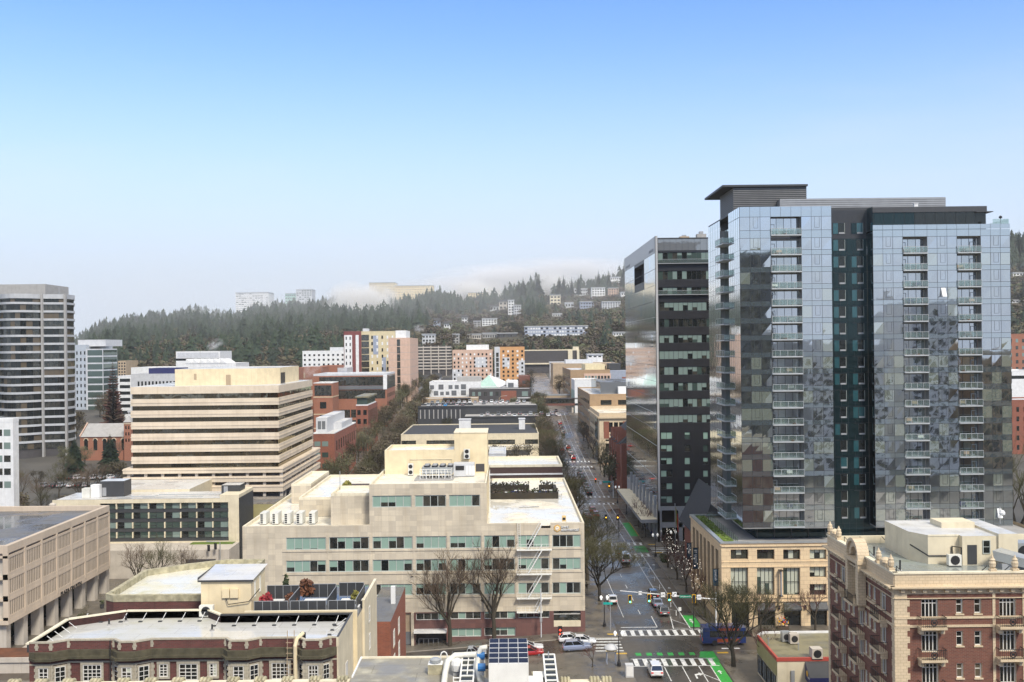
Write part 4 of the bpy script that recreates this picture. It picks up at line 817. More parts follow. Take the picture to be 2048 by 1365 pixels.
        w.build('arm',k); text(s,.62,'letter_white','lettering',k,((x0+x1)/2,y-.06,(za+zc)/2+.4),rx=(0,0,-1),up=(1,0,0),width=(za-zc)*.62)
    # vertical flag between windows at the front
    x=P(1560,1160,Y)[0]; za=zat(1560,1139,Y); zc=zat(1560,1190,Y); k=thing('vertical_flag',(x,Y-.6,zc),'narrow furled grey flag between two windows on the sandstone front','flag'); w=MB(); w.box(x-.04,x+.04,Y-1.0,Y-.25,zc,za-.2,'blue_grey'); w.build('cloth',k); w=MB(); w.box(x-.3,x+.3,Y-1.1,Y-.003,za-.15,za,'black_metal'); w.box(x-.3,x+.3,Y-1.1,Y-.003,zc-.1,zc,'black_metal'); w.build('bracket',k)
    return X0,zt
# ---------------------------------------------------------------- black office tower
def black_tower():
    Y=256.; t=thing('black_tower',(52,Y,0),'tall black-clad office tower with ribbon windows and a shiny grey glass side','office tower'); pl=PL('F',Y); X0=P(1312.5,760,Y)[0]; X1=X0+50; zt=zat(1370,477.5,Y); YB=321.
    U=lambda px,py:P(px,py,Y)[0]; ops=[]; W=[]
    up=[(504.5,521),(541.5,559.5),(574.5,590.5),(604,622),(637.5,654),(669.5,686),(701,718.5),(733,750),(765,782),(797,814.5),(829,846)]
    for i,(a,b) in enumerate(up): W.append((fr(Y,1315.5 if i<3 else 1318.5,a,1480,b),17,i))
    for i,(a,b) in enumerate(((864.5,879),(890,904),(915.5,929.5),(941,954.5),(966.5,980),(992.5,1006.5))):
        for x0,x1,n in ((1321.6,1345,2),(1369,1380.5,1),(1406,1416.5,1),(1441,1452,1)): W.append((fr(Y,x0,a,x1,b),n,20+i))
    zb=zat(1340,1013,Y); m=MB(); wall(m,pl,X0+.55,X1,zb,zt,[w[0] for w in W],.25,'metal_black'); m.box(X0+.55,X1,Y-.03,Y+.3,zt-.02,zt+.25,'charcoal')
    m.face([(X1,Y,-1),(X1,YB,-1),(X1,YB,zt),(X1,Y,zt)],'metal_black'); m.face([(X0,YB,-1),(X1,YB,-1),(X1,YB,zt),(X0,YB,zt)],'metal_black'); m.face([(X0,Y,zt-.3),(X1,Y,zt-.3),(X1,YB,zt-.3),(X0,YB,zt-.3)],'roof_grey'); m.box(X0+.55,X1,Y+.9,Y+1.0,zb,zt-1,'dark_wall'); m.build('cladding',t)
    for k,(o,n,i) in enumerate(W): win(pl,t,*o,n,1,'frame_dark',('glass_dark','glass_office','glass_green'),.2,.1,blind='blind_grey' if i<20 else 'blind_green',pb={0:.45,1:.25,2:.35,4:.25,9:.95,10:.95}.get(i,.72 if i<20 else .8),seed=k*3+2)
    # top panels
    c=MB()
    for q in range(10): a=X0+.8+q*1.55*1.0; pl.box(c,a,a+1.5,zat(1370,501,Y),zt-.15,.004,.05,'panel_grey')
    c.build('top_panel',t)
    b=MB()
    for py in (528,590.5): z=zat(1370,py,Y); pl.box(b,X0+.55,X1,z-.0,z+.15,.02,.9,'grey_metal'); pl.box(b,X0+.6,X1,z+.15,z+1.1,.84,.87,'rail_glass'); pl.box(b,X0+.55,X1,z+1.1,z+1.17,.8,.9,'grey_metal')
    b.build('terrace_railing',t)
    # avenue side: blade wall, smooth grey panels at the top, glass below, terrace hole near the top
    sp=PL('W',X0); zbl=zat(1309,474,Y-1)+.2; hole=(279.0,290.5,0,0); f=lambda y,px,py:zat(px,py,y)
    hz0=zat(1279,548,279*1.0); h=(276.5,293.,H+(CY-536)/F*290,H+(CY-521.5)/F*283)
    h=(272.5,291.5,H+.0765*276,H+.0795*288)
    m=MB(); zgl=zbl-4.2; wall(m,sp,Y-1,YB,zbl-4.2,zbl,[],2.2,'tower_panel'); sp.box(m,277,297,zt-9.4,zt-4.6,-2.2,-2.1,'charcoal'); [m.face(f) if False else m.face(f,'charcoal') for f in ([sp.pt(277,zt-9.4,-2.1),sp.pt(277,zt-4.6,-2.1),sp.pt(277,zt-4.6,.03),sp.pt(277,zt-9.4,.03)],[sp.pt(297,zt-9.4,-2.1),sp.pt(297,zt-4.6,-2.1),sp.pt(297,zt-4.6,.03),sp.pt(297,zt-9.4,.03)],[sp.pt(277,zt-9.4,-2.1),sp.pt(297,zt-9.4,-2.1),sp.pt(297,zt-9.4,.03),sp.pt(277,zt-9.4,.03)],[sp.pt(277,zt-4.6,-2.1),sp.pt(297,zt-4.6,-2.1),sp.pt(297,zt-4.6,.03),sp.pt(277,zt-4.6,.03)])]; m.box(X0,X0+.55,Y-1,Y-.005,-1,zbl,'tower_panel'); m.build('side_panel',t)
    g=MB(); k=0; z=zb-1
    while z<zgl-.1:
        z2=min(zgl,z+4.12)
        for q in range(22):
            a=Y-1+(YB-Y+1)*q/22; c=Y-1+(YB-Y+1)*(q+1)/22
            if c>277.1 and a<296.9 and z2>zt-9.3 and z<zt-4.7: continue
            sp.quad(g,a+.025,c-.025,z+.03,z2-.03,0,'curtain_side' if (q*7+k*3)%11 else 'spandrel')
        sp.box(g,Y-1,YB,z2-.04,z2+.04,.0,.05,'frame_grey' if k%2 else 'frame_dark'); z=z2; k+=1
    sp.quad(g,Y-1,YB,zb-1,zt-9.6,-.04,'frame_dark'); sp.quad(g,Y-1,276.9,zt-9.6,zgl,-.04,'frame_dark'); sp.quad(g,297.1,YB,zt-9.6,zgl,-.04,'frame_dark'); sp.quad(g,276.9,297.1,zt-4.5,zgl,-.04,'frame_dark'); sp.box(g,Y-1,YB,-1,zb-1,-.4,-.0,'grey_metal'); g.build('side_curtain_wall',t)
    text('MOORGATE',1.0,'grey_metal','lettering',t,(X0-.05,262.5,zt-2.6),rx=(0,-1,0),width=8); text('MOORGATE',1.0,'grey_metal','lettering',t,(X0-.05,313,zt-2.6),rx=(0,-1,0),width=11)
    # base: grey frames, glass, canopy along the avenue
    b=MB(); z=lambda py:zat(1340,py,Y); xa,xb=U(1316,1060),U(1365,1060); b.box(X0,X0+1.,Y-.4,Y+.6,-1,zb,'grey_metal'); b.box(X0+1.,xb+8,Y-.3,Y+.3,zb-1.0,zb,'grey_metal'); b.box(X0+1.,xb+8,Y+.8,Y+.9,-1,zb-1,'glass_dark'); b.box(X0+1,xb+8,Y-.3,Y+.3,z(1055),z(1045),'grey_metal'); b.box(xb-1,xb,Y-.3,Y+.3,-1,zb-1,'grey_metal'); b.build('base_frame',t)
    b=MB(); zc=zat(1313,1040,Y)+.0; b.box(X0-4.2,X0+.0,Y+.5,312,zc-.9,zc,'grey_metal',top='cream_pale'); 
    for q in range(8): y=Y+4+q*7; b.box(X0-.35,X0-.02,y,y+1.0,-1,zc+5.5,'grey_metal')
    b.build('canopy',t)
    for i,(px,py) in enumerate(((1368,476),(1402,474))):
        x=P(px,py,262)[0]; k=thing('rooftop_unit',(x,262,zt),('low tan' if i==0 else 'grey boxy')+' plant unit on the roof of the black tower','roof unit'); b=MB(); b.box(x-1.2,x+1.2,261,263,zt-.3,zt+1.1+i*.6,'tan' if i==0 else 'concrete_grey'); b.build('casing',k); b=MB(); b.box(x-.5,x+.5,261.4,262.6,zt+1.1+i*.6,zt+1.5+i*.9,'grey_metal'); b.build('hood',k)
# ---------------------------------------------------------------- red-brick apartment house with cream cornice
def balcony_iron(root,pl,u0,u1,z,d=1.0,medal=True):
    b=MB(); pl.box(b,u0-.45,u1+.45,z-.22,z,.004,d+.1,'terracotta')
    for u in (u0-.2,u1+.2): pl.box(b,u-.2,u+.2,z-.75,z-.22,.004,.6,'terracotta')
    o=b.build('balcony',root); f=MB()
    for u in rng(u0-.4,u1+.4,.2): f.bar(pl.pt(u,z,d),pl.pt(u,z+.95,d),.035,'black_metal')
    for s in (u0-.4,u1+.4):
        for q in (.25,.5,.75): f.bar(pl.pt(s,z,d*q),pl.pt(s,z+.95,d*q),.035,'black_metal')
        f.bar(pl.pt(s,z+.95,.0),pl.pt(s,z+.95,d),.06,'black_metal')
    for h in (.12,.95): f.bar(pl.pt(u0-.4,z+h,d),pl.pt(u1+.4,z+h,d),.06,'black_metal')
    if medal:
        c=(u0+u1)/2; pts=[pl.pt(c+.3*math.cos(a*math.pi/6),z+.5+.3*math.sin(a*math.pi/6),d+.03) for a in range(13)]; f.tube(pts,.06,'black_metal',5); pl.box(f,c-.15,c+.15,z+.38,z+.62,d,d+.06,'black_metal')
    f.build('railing',o)
def finial(root,x,y,z,s=1.):
    b=MB(); b.box(x-.36*s,x+.36*s,y-.36*s,y+.36*s,z,z+.35*s,'terracotta'); b.lathe((x,y,z+.35*s),[(.22*s,0),(.36*s,.25*s),(.40*s,.7*s),(.28*s,.95*s),(.34*s,1.05*s),(.16*s,1.3*s),(.05*s,1.6*s)],'terracotta',10); return b.build('finial',root)
def brick_house():
    Y=98.5; X0=38.; X1=64.; YB=118.8; t=thing('brick_apartment_house',(50,Y,0),'red-brick apartment house with cream terracotta cornice, quoins and iron balconies','apartment house')
    pl=PL('F',Y); zp=zat(1900,1147,Y); U=lambda px:P(px,1250,Y)[0]; zz=lambda py:zat(1890,py,Y); pit=64.4*Y/F
    ops=[]; FR=[]; SM=[]
    for k in range(4):
        dz=-k*pit
        for a,b in ((1843,1876.5),(1999,2032)): FR.append((U(a),U(b),zz(1240)+dz,zz(1198.5)+dz))
        for a,b in ((1912.5,1926),(1949,1963)): SM.append((U(a),U(b),zz(1228)+dz,zz(1198.5)+dz))
    m=MB(); zc=zz(1197)+.45; wall(m,pl,X0,X1,5,zc,FR+SM,.3,'brick_near','terracotta')
    sp=PL('W',X0); SW=[]; SB=[]
    for k in range(5):
        dz=-k*pit
        for y0,y1 in ((100.8,102.3),(113.0,114.4)): SB.append((y0,y1,zz(1240)+dz,zz(1198.5)+dz))
        if k>0: SB.append((107.3,108.7,zz(1240)+dz,zz(1198.5)+dz))
        for y0 in (103.6,105.0,106.2,109.9,111.4,115.6): SW.append((y0,y0+.75,zz(1228)+dz,zz(1198.5)+dz))
    wall(m,sp,Y,YB,5,zc,SW+SB,.3,'brick_near','terracotta'); m.face([(X0,YB,5),(X1,YB,5),(X1,YB,zc),(X0,YB,zc)],'brick_near'); m.face([(X1,Y,5),(X1,YB,5),(X1,YB,zc),(X1,Y,zc)],'brick_near'); m.build('brick_wall',t)
    for k,o in enumerate(FR): win(pl,t,*o,4,2,'frame_white',('glass_tower_dark','glass_dark'),.28,.11,seed=k,name='french_window',zs=(0,.82,1)); balcony_iron(t,pl,o[0],o[1],o[2]-.5)
    for k,o in enumerate(SM): win(pl,t,*o,1,2,'frame_white',('glass_tower_dark','glass_dark','glass_tan'),.25,.10,seed=k+90,name='sash_window',sill='terracotta',zs=(0,.62,1))
    for k,o in enumerate(SB): win(sp,t,*o,2,2,'frame_white',('glass_tower_dark',),.25,.09,seed=k,name='french_window',zs=(0,.82,1)); balcony_iron(t,sp,o[0],o[1],o[2]-.5,.9,False)
    for k,o in enumerate(SW): win(sp,t,*o,1,2,'frame_white',('glass_tower_dark','glass_tan'),.2,.09,seed=k+30,name='sash_window',sill='terracotta',zs=(0,.62,1))
    # cream bands, quoins, cornice
    c=MB(); E=.0
    for p,pe in ((pl,(X0-.0,X1)),(sp,(Y,YB))):
        p.box(c,*pe,zc,zp,-.3,.08,'terracotta'); p.box(c,pe[0]-.5,pe[1],zz(1174),zz(1171),.08,.75,'terracotta'); p.box(c,pe[0]-.35,pe[1],zz(1177),zz(1174.01),.08,.5,'terracotta'); p.box(c,pe[0]-.15,pe[1],zp-.02,zp+.16,-.32,.2,'cream_coping')
        p.box(c,pe[0]-.04,pe[1],zz(1197),zz(1195.5),.08,.18,'terracotta')
        for z in (zz(1233),zz(1250)): p.box(c,pe[0]+.01,pe[1],z-.22,z,.005,.12,'terracotta')
        n=int((pe[1]-pe[0])/1.08)
        for k in range(n): u=pe[0]+.5+k*1.08; p.box(c,u,u+.36,zz(1183),zz(1177.01),.08,.42,'terracotta')
    c.build('cornice',t); q=MB(); k=0; z=zc
    while z>6:
        w=1.45 if k%2 else 1.2; pl.box(q,X0-.06,X0+w,z-.6,z-.003,.006,.07,'terracotta'); sp.box(q,Y-.003,Y+w*.5,z-.6,z-.003,.004,.06,'terracotta'); sp.box(q,YB-w*.5,YB,z-.6,z-.003,.004,.06,'terracotta'); z-=.6; k+=1
    q.build('quoin',t)
    for x in (U(1985),U(2045)): w=MB(); pl.box(w,x-.0,x+.28,zz(1233)-9,zc,.005,.06,'terracotta'); w.build('pilaster',t)
    # arched gable bay on the side
    g=MB(); yc=108.0; zs=zp-.2
    for k in range(13):
        a0=math.pi*k/13; a1=math.pi*(k+1)/13
        for r0,r1,d in ((1.0,1.6,.7),(1.6,1.95,.95)):
            pp=[(yc+r*math.cos(a),zs+r*math.sin(a)) for a in (a0,a1) for r in (r0,r1)]
            f=[sp.pt(pp[0][0],pp[0][1],d),sp.pt(pp[1][0],pp[1][1],d),sp.pt(pp[3][0],pp[3][1],d),sp.pt(pp[2][0],pp[2][1],d)]; bk=[sp.pt(pp[0][0],pp[0][1],-.3),sp.pt(pp[1][0],pp[1][1],-.3),sp.pt(pp[3][0],pp[3][1],-.3),sp.pt(pp[2][0],pp[2][1],-.3)]; g.hexa(bk+f,'terracotta')
    for s in (-1.6,1.6): sp.box(g,yc+s-.35,yc+s+.35,zz(1240)-.5,zs,.1,.95,'terracotta')
    sp.box(g,yc-1.2,yc+1.2,zz(1240),zs+.9,.085,.2,'terracotta'); sp.box(g,yc-.55,yc+.55,zz(1240),zs-.6,.2,.23,'glass_dark'); sp.box(g,yc-2.1,yc+2.1,zs-.55,zs-.15,.1,1.05,'terracotta'); g.build('arched_gable',t); balcony_iron(t,sp,yc-.9,yc+.9,zz(1240)-.5,1.3,False)
    for x,y in ((X0+.1,Y+1.1),(X0+.1,Y+4.4),(X0+.1,YB-.5),(X0+.1,YB-3.6),(U(1988),Y+.2),(U(2033),Y+.2)): finial(t,x,y,zp+.1,.82)
    for y in (Y+2.7,YB-2): s=MB(); s.box(X0-.1,X0+.45,y-.9,y+.9,zp+.1,zp+.65,'terracotta'); s.lathe((X0+.17,y,zp+.62),[(.55,0),(.5,.25),(.3,.42),(.02,.5)],'terracotta',10); s.build('shield_block',t)
    zr=zp-.95; r=MB(); r.face([(X0+.3,Y+.3,zr),(X1,Y+.3,zr),(X1,YB-.3,zr),(X0+.3,YB-.3,zr)],'roof_green'); r.box(X0+.3,X1,YB-.35,YB-.0,zr-1,zp-.1,'cream_pale'); r.build('roof',t)
    b=MB()
    for px in (1709,1727,1760,1782): pass
    for y,x in ((YB-.4,X0+1+k*2.6) for k in range(6)): b.bar((x,y-.1,zp-.15),(x+.5,y-1.2,zr+.02),.07,'black_metal')
    for y in (Y+1,Y+3.6,Y+8.5,YB-4): b.bar((X0+.6,y,zp+.55),(X0+2.0,y,zr),.07,'black_metal'); b.bar((X0+.6,y,zp+.55),(X0+.6,y,zr),.07,'black_metal')
    for x in (U(1980),U(2026)): b.bar((x,Y+.6,zp+.5),(x-.7,Y+1.9,zr),.07,'black_metal')
    b.build('parapet_brace',t)
    # cream penthouse
    yy=107.; u=lambda px:P(px,1110,yy)[0]; z=lambda py:zat(1920,py,yy); x0,x1,x2=u(1856),u(1918),u(2026); zt=z(1070); s=MB(); s.prism([(x0,yy),(x1,yy),(x1,yy-.8),(x2,yy-.8),(x2,yy+9),(x0-1.2,yy+9),(x0-1.2,yy+2.2)],zr,zt,'cream_pale','roof_pale'); s.box(u(1988),x2,yy-1.05,yy+8,zr,zt+.25,'cream_pale',top='roof_pale'); s.box(u(1916),u(1985),yy+4,yy+7,zt,zt+.6,'cream_pale'); 
    for a,b_ in (((x0,yy),(x1,yy)),): s.box(a[0],b_[0],yy-.06,yy-.002,zt-.12,zt+.05,'cream_coping')
    s.build('penthouse',t)
    d=MB(); d.box(u(1928),u(1946.5),yy-.86,yy-.81,zr+.1,zr+2.15,'charcoal'); d.build('door',t); w=PL('F',yy-.8); win(w,t,u(1958),u(1973),z(1105),z(1078),1,2,'frame_grey',('glass_dark',),-.02,.07)
    d=MB(); d.tube([(x0-1.1,yy+2,zr+1.7),(x0,yy-.1,zr+.9),(u(1900),yy-.1,zr+.9)],.07,'black_metal',5); d.tube([(u(1903),yy-.15,zr+1.0),(u(1903),yy-.15,zr+1.9),(u(1915),yy-.9,zr+1.9),(u(1915),yy-.9,zr+.1)],.08,'black_metal',5); d.build('conduit',t)
    ac_unit(u(1898),yy-1.2,zr,1.35,.6,1.25,label='white condenser unit beside the dark door of the roof penthouse')
    k=thing('skylight_hood',(u(2000),yy-3,zr),'dark grey metal duct hood standing on the brick house roof','duct hood'); b=MB(); xx=u(1995); b.hexa([(xx-1.6,yy-2.6,zr+.9),(xx+1.4,yy-3.8,zr+.2),(xx+2.6,yy-3.0,zr+.2),(xx-.4,yy-1.6,zr+.9),(xx-1.8,yy-2.6,zr+1.9),(xx+1.6,yy-3.9,zr+1.1),(xx+2.8,yy-3.,zr+1.1),(xx-.4,yy-1.6,zr+2.)],'galv'); b.build('hood',k); b=MB(); b.box(xx-1,xx+1.5,yy-3,yy-2,zr,zr+.6,'grey_metal'); b.build('base',k)
    ac_unit(u(2046),yy+.5,zr,2.2,2.,2.2,label='large grey air handler at the right end of the brick house roof',mat='galv',fans=1)
    for px,py in ((1748,1095),(1800,1122)):
        x,y,_=P(px,py,111 if px<1760 else 104); k=thing('vent_pipe',(x,y,zr),'black vent pipe on the wet brick house roof, '+('nearer the back parapet' if px<1760 else 'nearer the front corner'),'vent pipe','vent pipes on the brick house roof'); b=MB(); b.tube([(x,y,zr),(x,y,zr+1.1)],.09,'black_metal',6); b.build('pipe',k); b=MB(); b.cyl((x,y,zr),.2,.1,'roof_pale',8); b.build('flashing',k)
    x,y,_=P(2000,1045,112); k=thing('weather_dome',(x,112,zt),'white dome sensor on a thin mast atop the cream roof penthouse','antenna'); b=MB(); b.tube([(x,112,zt+.2),(x,112,zt+2.1)],.05,'grey_metal',5); b.build('mast',k); b=MB(); b.lathe((x+.25,112,zt+1.1),[(.02,0),(.3,.15),(.34,.35),(.2,.6),(.02,.65)],'off_white',10); b.build('dome',k)
# ---------------------------------------------------------------- low mossy-roofed shop
def low_shop():
    zr=6.; X0=37.9; Y0=141.5; Y1=154.4; X1=66; t=thing('corner_shop',(50,Y0,0),'single-storey white-fronted shop with a mossy flat roof, red coping and blue awning','shop'); b=MB()
    b.prism([(X0,Y0),(X1,Y0),(X1,Y1),(X0+1.3,Y1),(X0,Y1-1.6)],0,zr-.25,'cream_pale','roof_moss',True); b.build('wall',t); b=MB(); b.box(X0-.1,X1,Y0-.1,Y0+.25,zr-.5,zr,'coping_red'); b.box(X0-.1,X0+.2,Y0+.25,Y1-1.6,zr-.45,zr,'coping_red'); b.box(X0+1.3,X1,Y1-.25,Y1+.05,zr-.45,zr+.05,'off_white'); b.hexa([(X0-.1,Y1-1.6,zr-.45),(X0+.2,Y1-1.6,zr-.45),(X0+1.4,Y1-.2,zr-.45),(X0+1.2,Y1+.05,zr-.45),(X0-.1,Y1-1.6,zr+.05),(X0+.2,Y1-1.6,zr+.05),(X0+1.4,Y1-.2,zr+.05),(X0+1.2,Y1+.05,zr+.05)],'off_white'); b.build('coping',t)
    sp=PL('W',X0); s=MB(); sp.box(s,Y0+.2,Y1-1.8,3.4,zr-.55,.004,.12,'olive_wall'); s.build('sign_band',t)
    for k in range(4): win(sp,t,Y0+.8+k*2.6,Y0+2.9+k*2.6,.6,3.2,2,1,'frame_dark',('glass_dark',),-.06,.08,name='shop_window')
    a=thing('blue_awning',(44,Y0,3),'dark blue sloping awning with an orange disc and white lettering','awning'); b=MB(); z=zr-.6; u0=P(1610,1330,Y0)[0]; u1=u0+3.4; ya=Y0-2.2
    b.face([(u0,Y0-.05,z),(u1,Y0-.05,z),(u1,ya,z-1.6),(u0,ya,z-1.6)],'charcoal'); b.face([(u0,ya,z-1.6),(u1,ya,z-1.6),(u1,ya,z-2.6),(u0,ya,z-2.6)],'navy'); b.face([(u0,Y0-.05,z),(u0,ya,z-1.6),(u0,ya,z-2.6),(u0,Y0-.05,z-2.4)],'navy'); b.face([(u1,Y0-.05,z),(u1,ya,z-1.6),(u1,ya,z-2.6),(u1,Y0-.05,z-2.4)],'navy'); b.build('cloth',a)
    b=MB(); b.disc((u0-.02,Y0-1.,z-1.35),(0,-1,0),(0,0,1),.42,'signal_yellow',12,d=.02); b.build('disc',a); text('MALKA',.3,'letter_white','lettering',a,(u0-.03,Y0-1.75,z-1.75),rx=(0,-1,0),width=.7)
    k=0
    for px,py,w,lab in ((1571,1278,1.2,'tall grey rooftop unit at the back of the mossy roof'),(1587,1282,1.3,'tan rooftop unit beside the tall grey one on the mossy roof'),(1632,1312,1.5,'square tan rooftop unit near the front of the mossy roof')):
        y=(H-zr)/(py+8-CY)*F; x=P(px,py,y)[0]; ac_unit(x,y,zr-.25,w,w,1.5,label=lab,name='rooftop_unit',mat='galv' if k==0 else 'concrete'); k+=1
    for px,py in ((1597,1298),(1537,1287)): y=(H-zr)/(py+6-CY)*F; x=P(px,py,y)[0]; q=thing('vent_pipe',(x,y,zr-.25),'thin grey vent pipe on the mossy shop roof, '+('near the tan units' if px>1570 else 'toward the street edge'),'vent pipe'); b=MB(); b.tube([(x,y,zr-.25),(x,y,zr+.7)],.07,'galv',6); b.build('pipe',q); b=MB(); b.cyl((x,y,zr+.7),.14,.12,'galv',8); b.build('cap',q)
    w=MB(); x=P(1585,1345,Y0)[0]; w.box(x-.25,x+.25,Y0-.25,Y0-.003,2.6,4.2,'grey_metal'); w.build('meter_box',t)
# ---------------------------------------------------------------- dark slate gables behind the sandstone block
def slate_house():
    t=thing('gabled_hall',(55,226,0),'brick hall with steep dark slate gables tucked between the towers','hall'); b=MB(); b.box(42,92,216,238,-1,9,'brick_red'); b.build('wall',t); b=MB()
    b.hexa([(41,214,8.8),(92,214,8.8),(92,240,8.8),(41,240,8.8),(52,227,22),(92,227,22),(92,227.3,22),(52,227.3,22)],'slate'); b.hexa([(41,216,8.5),(50,216,8.5),(50,240,8.5),(41,240,8.5),(45.4,218,18.5),(45.6,218,18.5),(45.6,238,18.5),(45.4,238,18.5)],'slate'); b.build('roof',t); b=MB(); b.tube([(45.5,218,18.3),(45.5,218,20.5)],.12,'galv',5); b.build('finial',t); b=MB(); b.box(58,60,222.4,224.4,14,19.6,'brick_dark'); b.build('chimney',t)
    b=MB(); b.tube([(P(1350,1012,236)[0],236,-.5),(P(1350,1012,236)[0],236,13)],.1,'grey_metal',6); f=thing('flag_pole',(P(1350,1012,236)[0],236,0),'pale flagpole with a limp yellow and red flag before the black tower','flagpole'); b.build('pole',f); b=MB(); x=P(1350,1012,236)[0]
    for k in range(5): b.box(x+.1+k*.13,x+.22+k*.13,235.9-.1*(k%2),236.0-.1*(k%2),8.2-k*.5,12.2-k*.55,'leaf_yellow' if k<3 else 'red_plastic')
    b.build('flag',f)
TX,TZ0=glass_tower(); RX0,RZT=retail(); black_tower(); brick_house(); low_shop(); slate_house()
# ---------------------------------------------------------------- brick mansion block with bays (bottom left)
def offset_poly(pts,d):
    n=len(pts); out=[]
    for i in range(n):
        a,b,c=[Vector((*pts[j%n],0)) for j in (i-1,i,i+1)]
        e1=(b-a).normalized(); e2=(c-b).normalized(); n1=Vector((e1.y,-e1.x,0)); n2=Vector((e2.y,-e2.x,0)); m=(n1+n2); k=d/max(.3,(1+n1.dot(n2))); q=b+m*k
        out.append((q.x,q.y))
    return out
def ring(mb,pts,d0,d1,z0,z1,m,closed=False):
    """band following an outline from offset d0 (in) to d1 (out)"""
    a=offset_poly(pts,d0); b=offset_poly(pts,d1); n=len(pts)
    for i in range(n if closed else n-1):
        j=(i+1)%n; mb.hexa([(*b[i],z0),(*b[j],z0),(*a[j],z0),(*a[i],z0),(*b[i],z1),(*b[j],z1),(*a[j],z1),(*a[i],z1)],m)
def mansion():
    Y=99.4; X0=-47.3; XR=P(673,1262,Y)[0]; zt=21.8; U=lambda px:P(px,1290,Y)[0]
    t=thing('brick_mansion_block',(-32,Y,0),'dark red-brick mansion block with stone-trimmed bays and a wet white roof','mansion block')
    # front outline left to right with three projecting canted bays
    o=[(X0,Y-.9)]
    def bay(a,b,c,d,p=.9): o.extend([(U(a),Y),(U(b),Y-p),(U(c),Y-p),(U(d),Y)])
    o+= [(U(82),Y-.9),(U(110),Y-.9),(U(137),Y)]
    bay(228,246,276,304); bay(452,465,498,521); o.extend([(U(598),Y),(U(612),Y-.9),(U(645),Y-.9),(U(661),Y-.05),(XR,Y-.05)])
    front=o; out=front+[(XR,108.5),(X0+16,108.5),(X0+14,110.6),(X0+5,110.6),(X0,107.5)]
    m=MB(); zc0,zc1=zt-1.75,zt-.95
    n=len(front); zwin=[]
    ins=offset_poly(front,0)
    m2=MB()
    for i in range(n-1):
        a,b=front[i],front[i+1]; L=math.hypot(b[0]-a[0],b[1]-a[1]); flat=abs(a[1]-b[1])<.2 and L>3
        m.face([(*a,4),(*b,4),(*b,zt-.1),(*a,zt-.1)],'brick_tudor' if flat or True else 'tudor_stone')
    for i in range(n,len(out)):
        a,b=out[i-1],out[i%len(out)]; m.face([(*a,4),(*b,4),(*b,zt-.1),(*a,zt-.1)],'brick_tudor' if i!=n else 'cream_pale')
    a,b=out[-1],out[0]; m.face([(*a,4),(*b,4),(*b,zt-.1),(*a,zt-.1)],'brick_tudor')
    m.build('brick_wall',t)
    r=MB(); r.face([(x,y,zt-.95) for x,y in out],'roof_tudor'); r.build('roof',t)
    c=MB(); ring(c,front,-.24,.07,zt-.1,zt+.06,'tudor_stone'); c.build('coping',t)
    c=MB(); ring(c,front,-.05,.35,zc0+.25,zc1,'moss_stone'); ring(c,front,-.05,.6,zc0,zc0+.25,'moss_stone'); ring(c,front,-.05,.12,zc0-.5,zc0-.36,'tudor_stone'); c.build('cornice',t)
    # stone quoins where the bays break and stone bay fronts
    for i in range(1,n-1):
        a=front[i]; q=MB()
        for k in range(3): w=.2 if k%2 else .13; q.box(a[0]-w,a[0]+w,a[1]-.08,a[1]+.1,zt-.78+k*.22,zt-.78+k*.22+.21,'tudor_stone')
        for k in range(16): w=.26 if k%2 else .17; q.box(a[0]-w,a[0]+w,a[1]-.085,a[1]+.1,zc0-.5-(k+1)*.3,zc0-.5-k*.3-.004,'tudor_stone')
        q.build('stone_quoin',t)
    # windows: (px0,px1,kind)
    pl=PL('F',Y-.035); pb=PL('F',Y-.935); zw1=zc0-.62; zw0=zw1-1.75
    W=[(166,203,4,pl),(318.5,335.5,2,pl),(358,395.5,3,pl),(419,433.5,2,pl),(543,578,4,pl),(86,105,2,pb),(250,270,2,pb),(471,492.5,2,pb),(620,640,3,pb)]
    for k,(a,b,nx,p) in enumerate(W):
        short=.3 if nx==2 and p is pl else 0
        win(p,t,U(a),U(b),zw0+short*1.2,zw1-.1,nx,4,'frame_white',('glass_dark','glass_tower_dark'),-.01,.09,blind='blind_cream',pb=.25 if k in (2,6) else .08,seed=k+3,zs=(0,.24,.48,.72,1)); 
        s=MB(); p.box(s,U(a)-.22,U(b)+.22,zw1-.1,zw1+.15,.002,.14,'tudor_stone'); p.box(s,U(a)-.22,U(b)+.22,zw0+short*1.2-.2,zw0+short*1.2,.002,.16,'tudor_stone')
        for x in (U(a)-.22,U(b)+.02): p.box(s,x,x+.2,zw0+short*1.2,zw1-.1,.002,.12,'tudor_stone')
        s.build('window_surround',t)
    # canted side windows of the bays
    for i in range(n-1):
        a,b=Vector((*front[i],0)),Vector((*front[i+1],0)); L=(b-a).length
        if abs(a.y-b.y)>.5 and L<4:
            e=(b-a)/L; nn=Vector((e.y,-e.x,0)); s=MB()
            def q3(u0,u1,z0,z1,d,m): 
                p=[a+e*u0+nn*d,a+e*u1+nn*d]; s.hexa([(p[0].x,p[0].y,z0),(p[1].x,p[1].y,z0),(p[1].x-nn.x*.05,p[1].y-nn.y*.05,z0),(p[0].x-nn.x*.05,p[0].y-nn.y*.05,z0),(p[0].x,p[0].y,z1),(p[1].x,p[1].y,z1),(p[1].x-nn.x*.05,p[1].y-nn.y*.05,z1),(p[0].x-nn.x*.05,p[0].y-nn.y*.05,z1)],m)
            q3(L*.12,L*.88,zw0,zw1,.06,'tudor_stone'); q3(L*.2,L*.8,zw0+.15,zw1-.15,.075,'frame_white'); 
            for x0,x1 in ((.24,.48),(.52,.76)):
                for k in range(3): q3(L*x0,L*x1,zw0+.2+k*.47,zw0+.6+k*.47,.09,'glass_dark')
            s.build('bay_window',t)
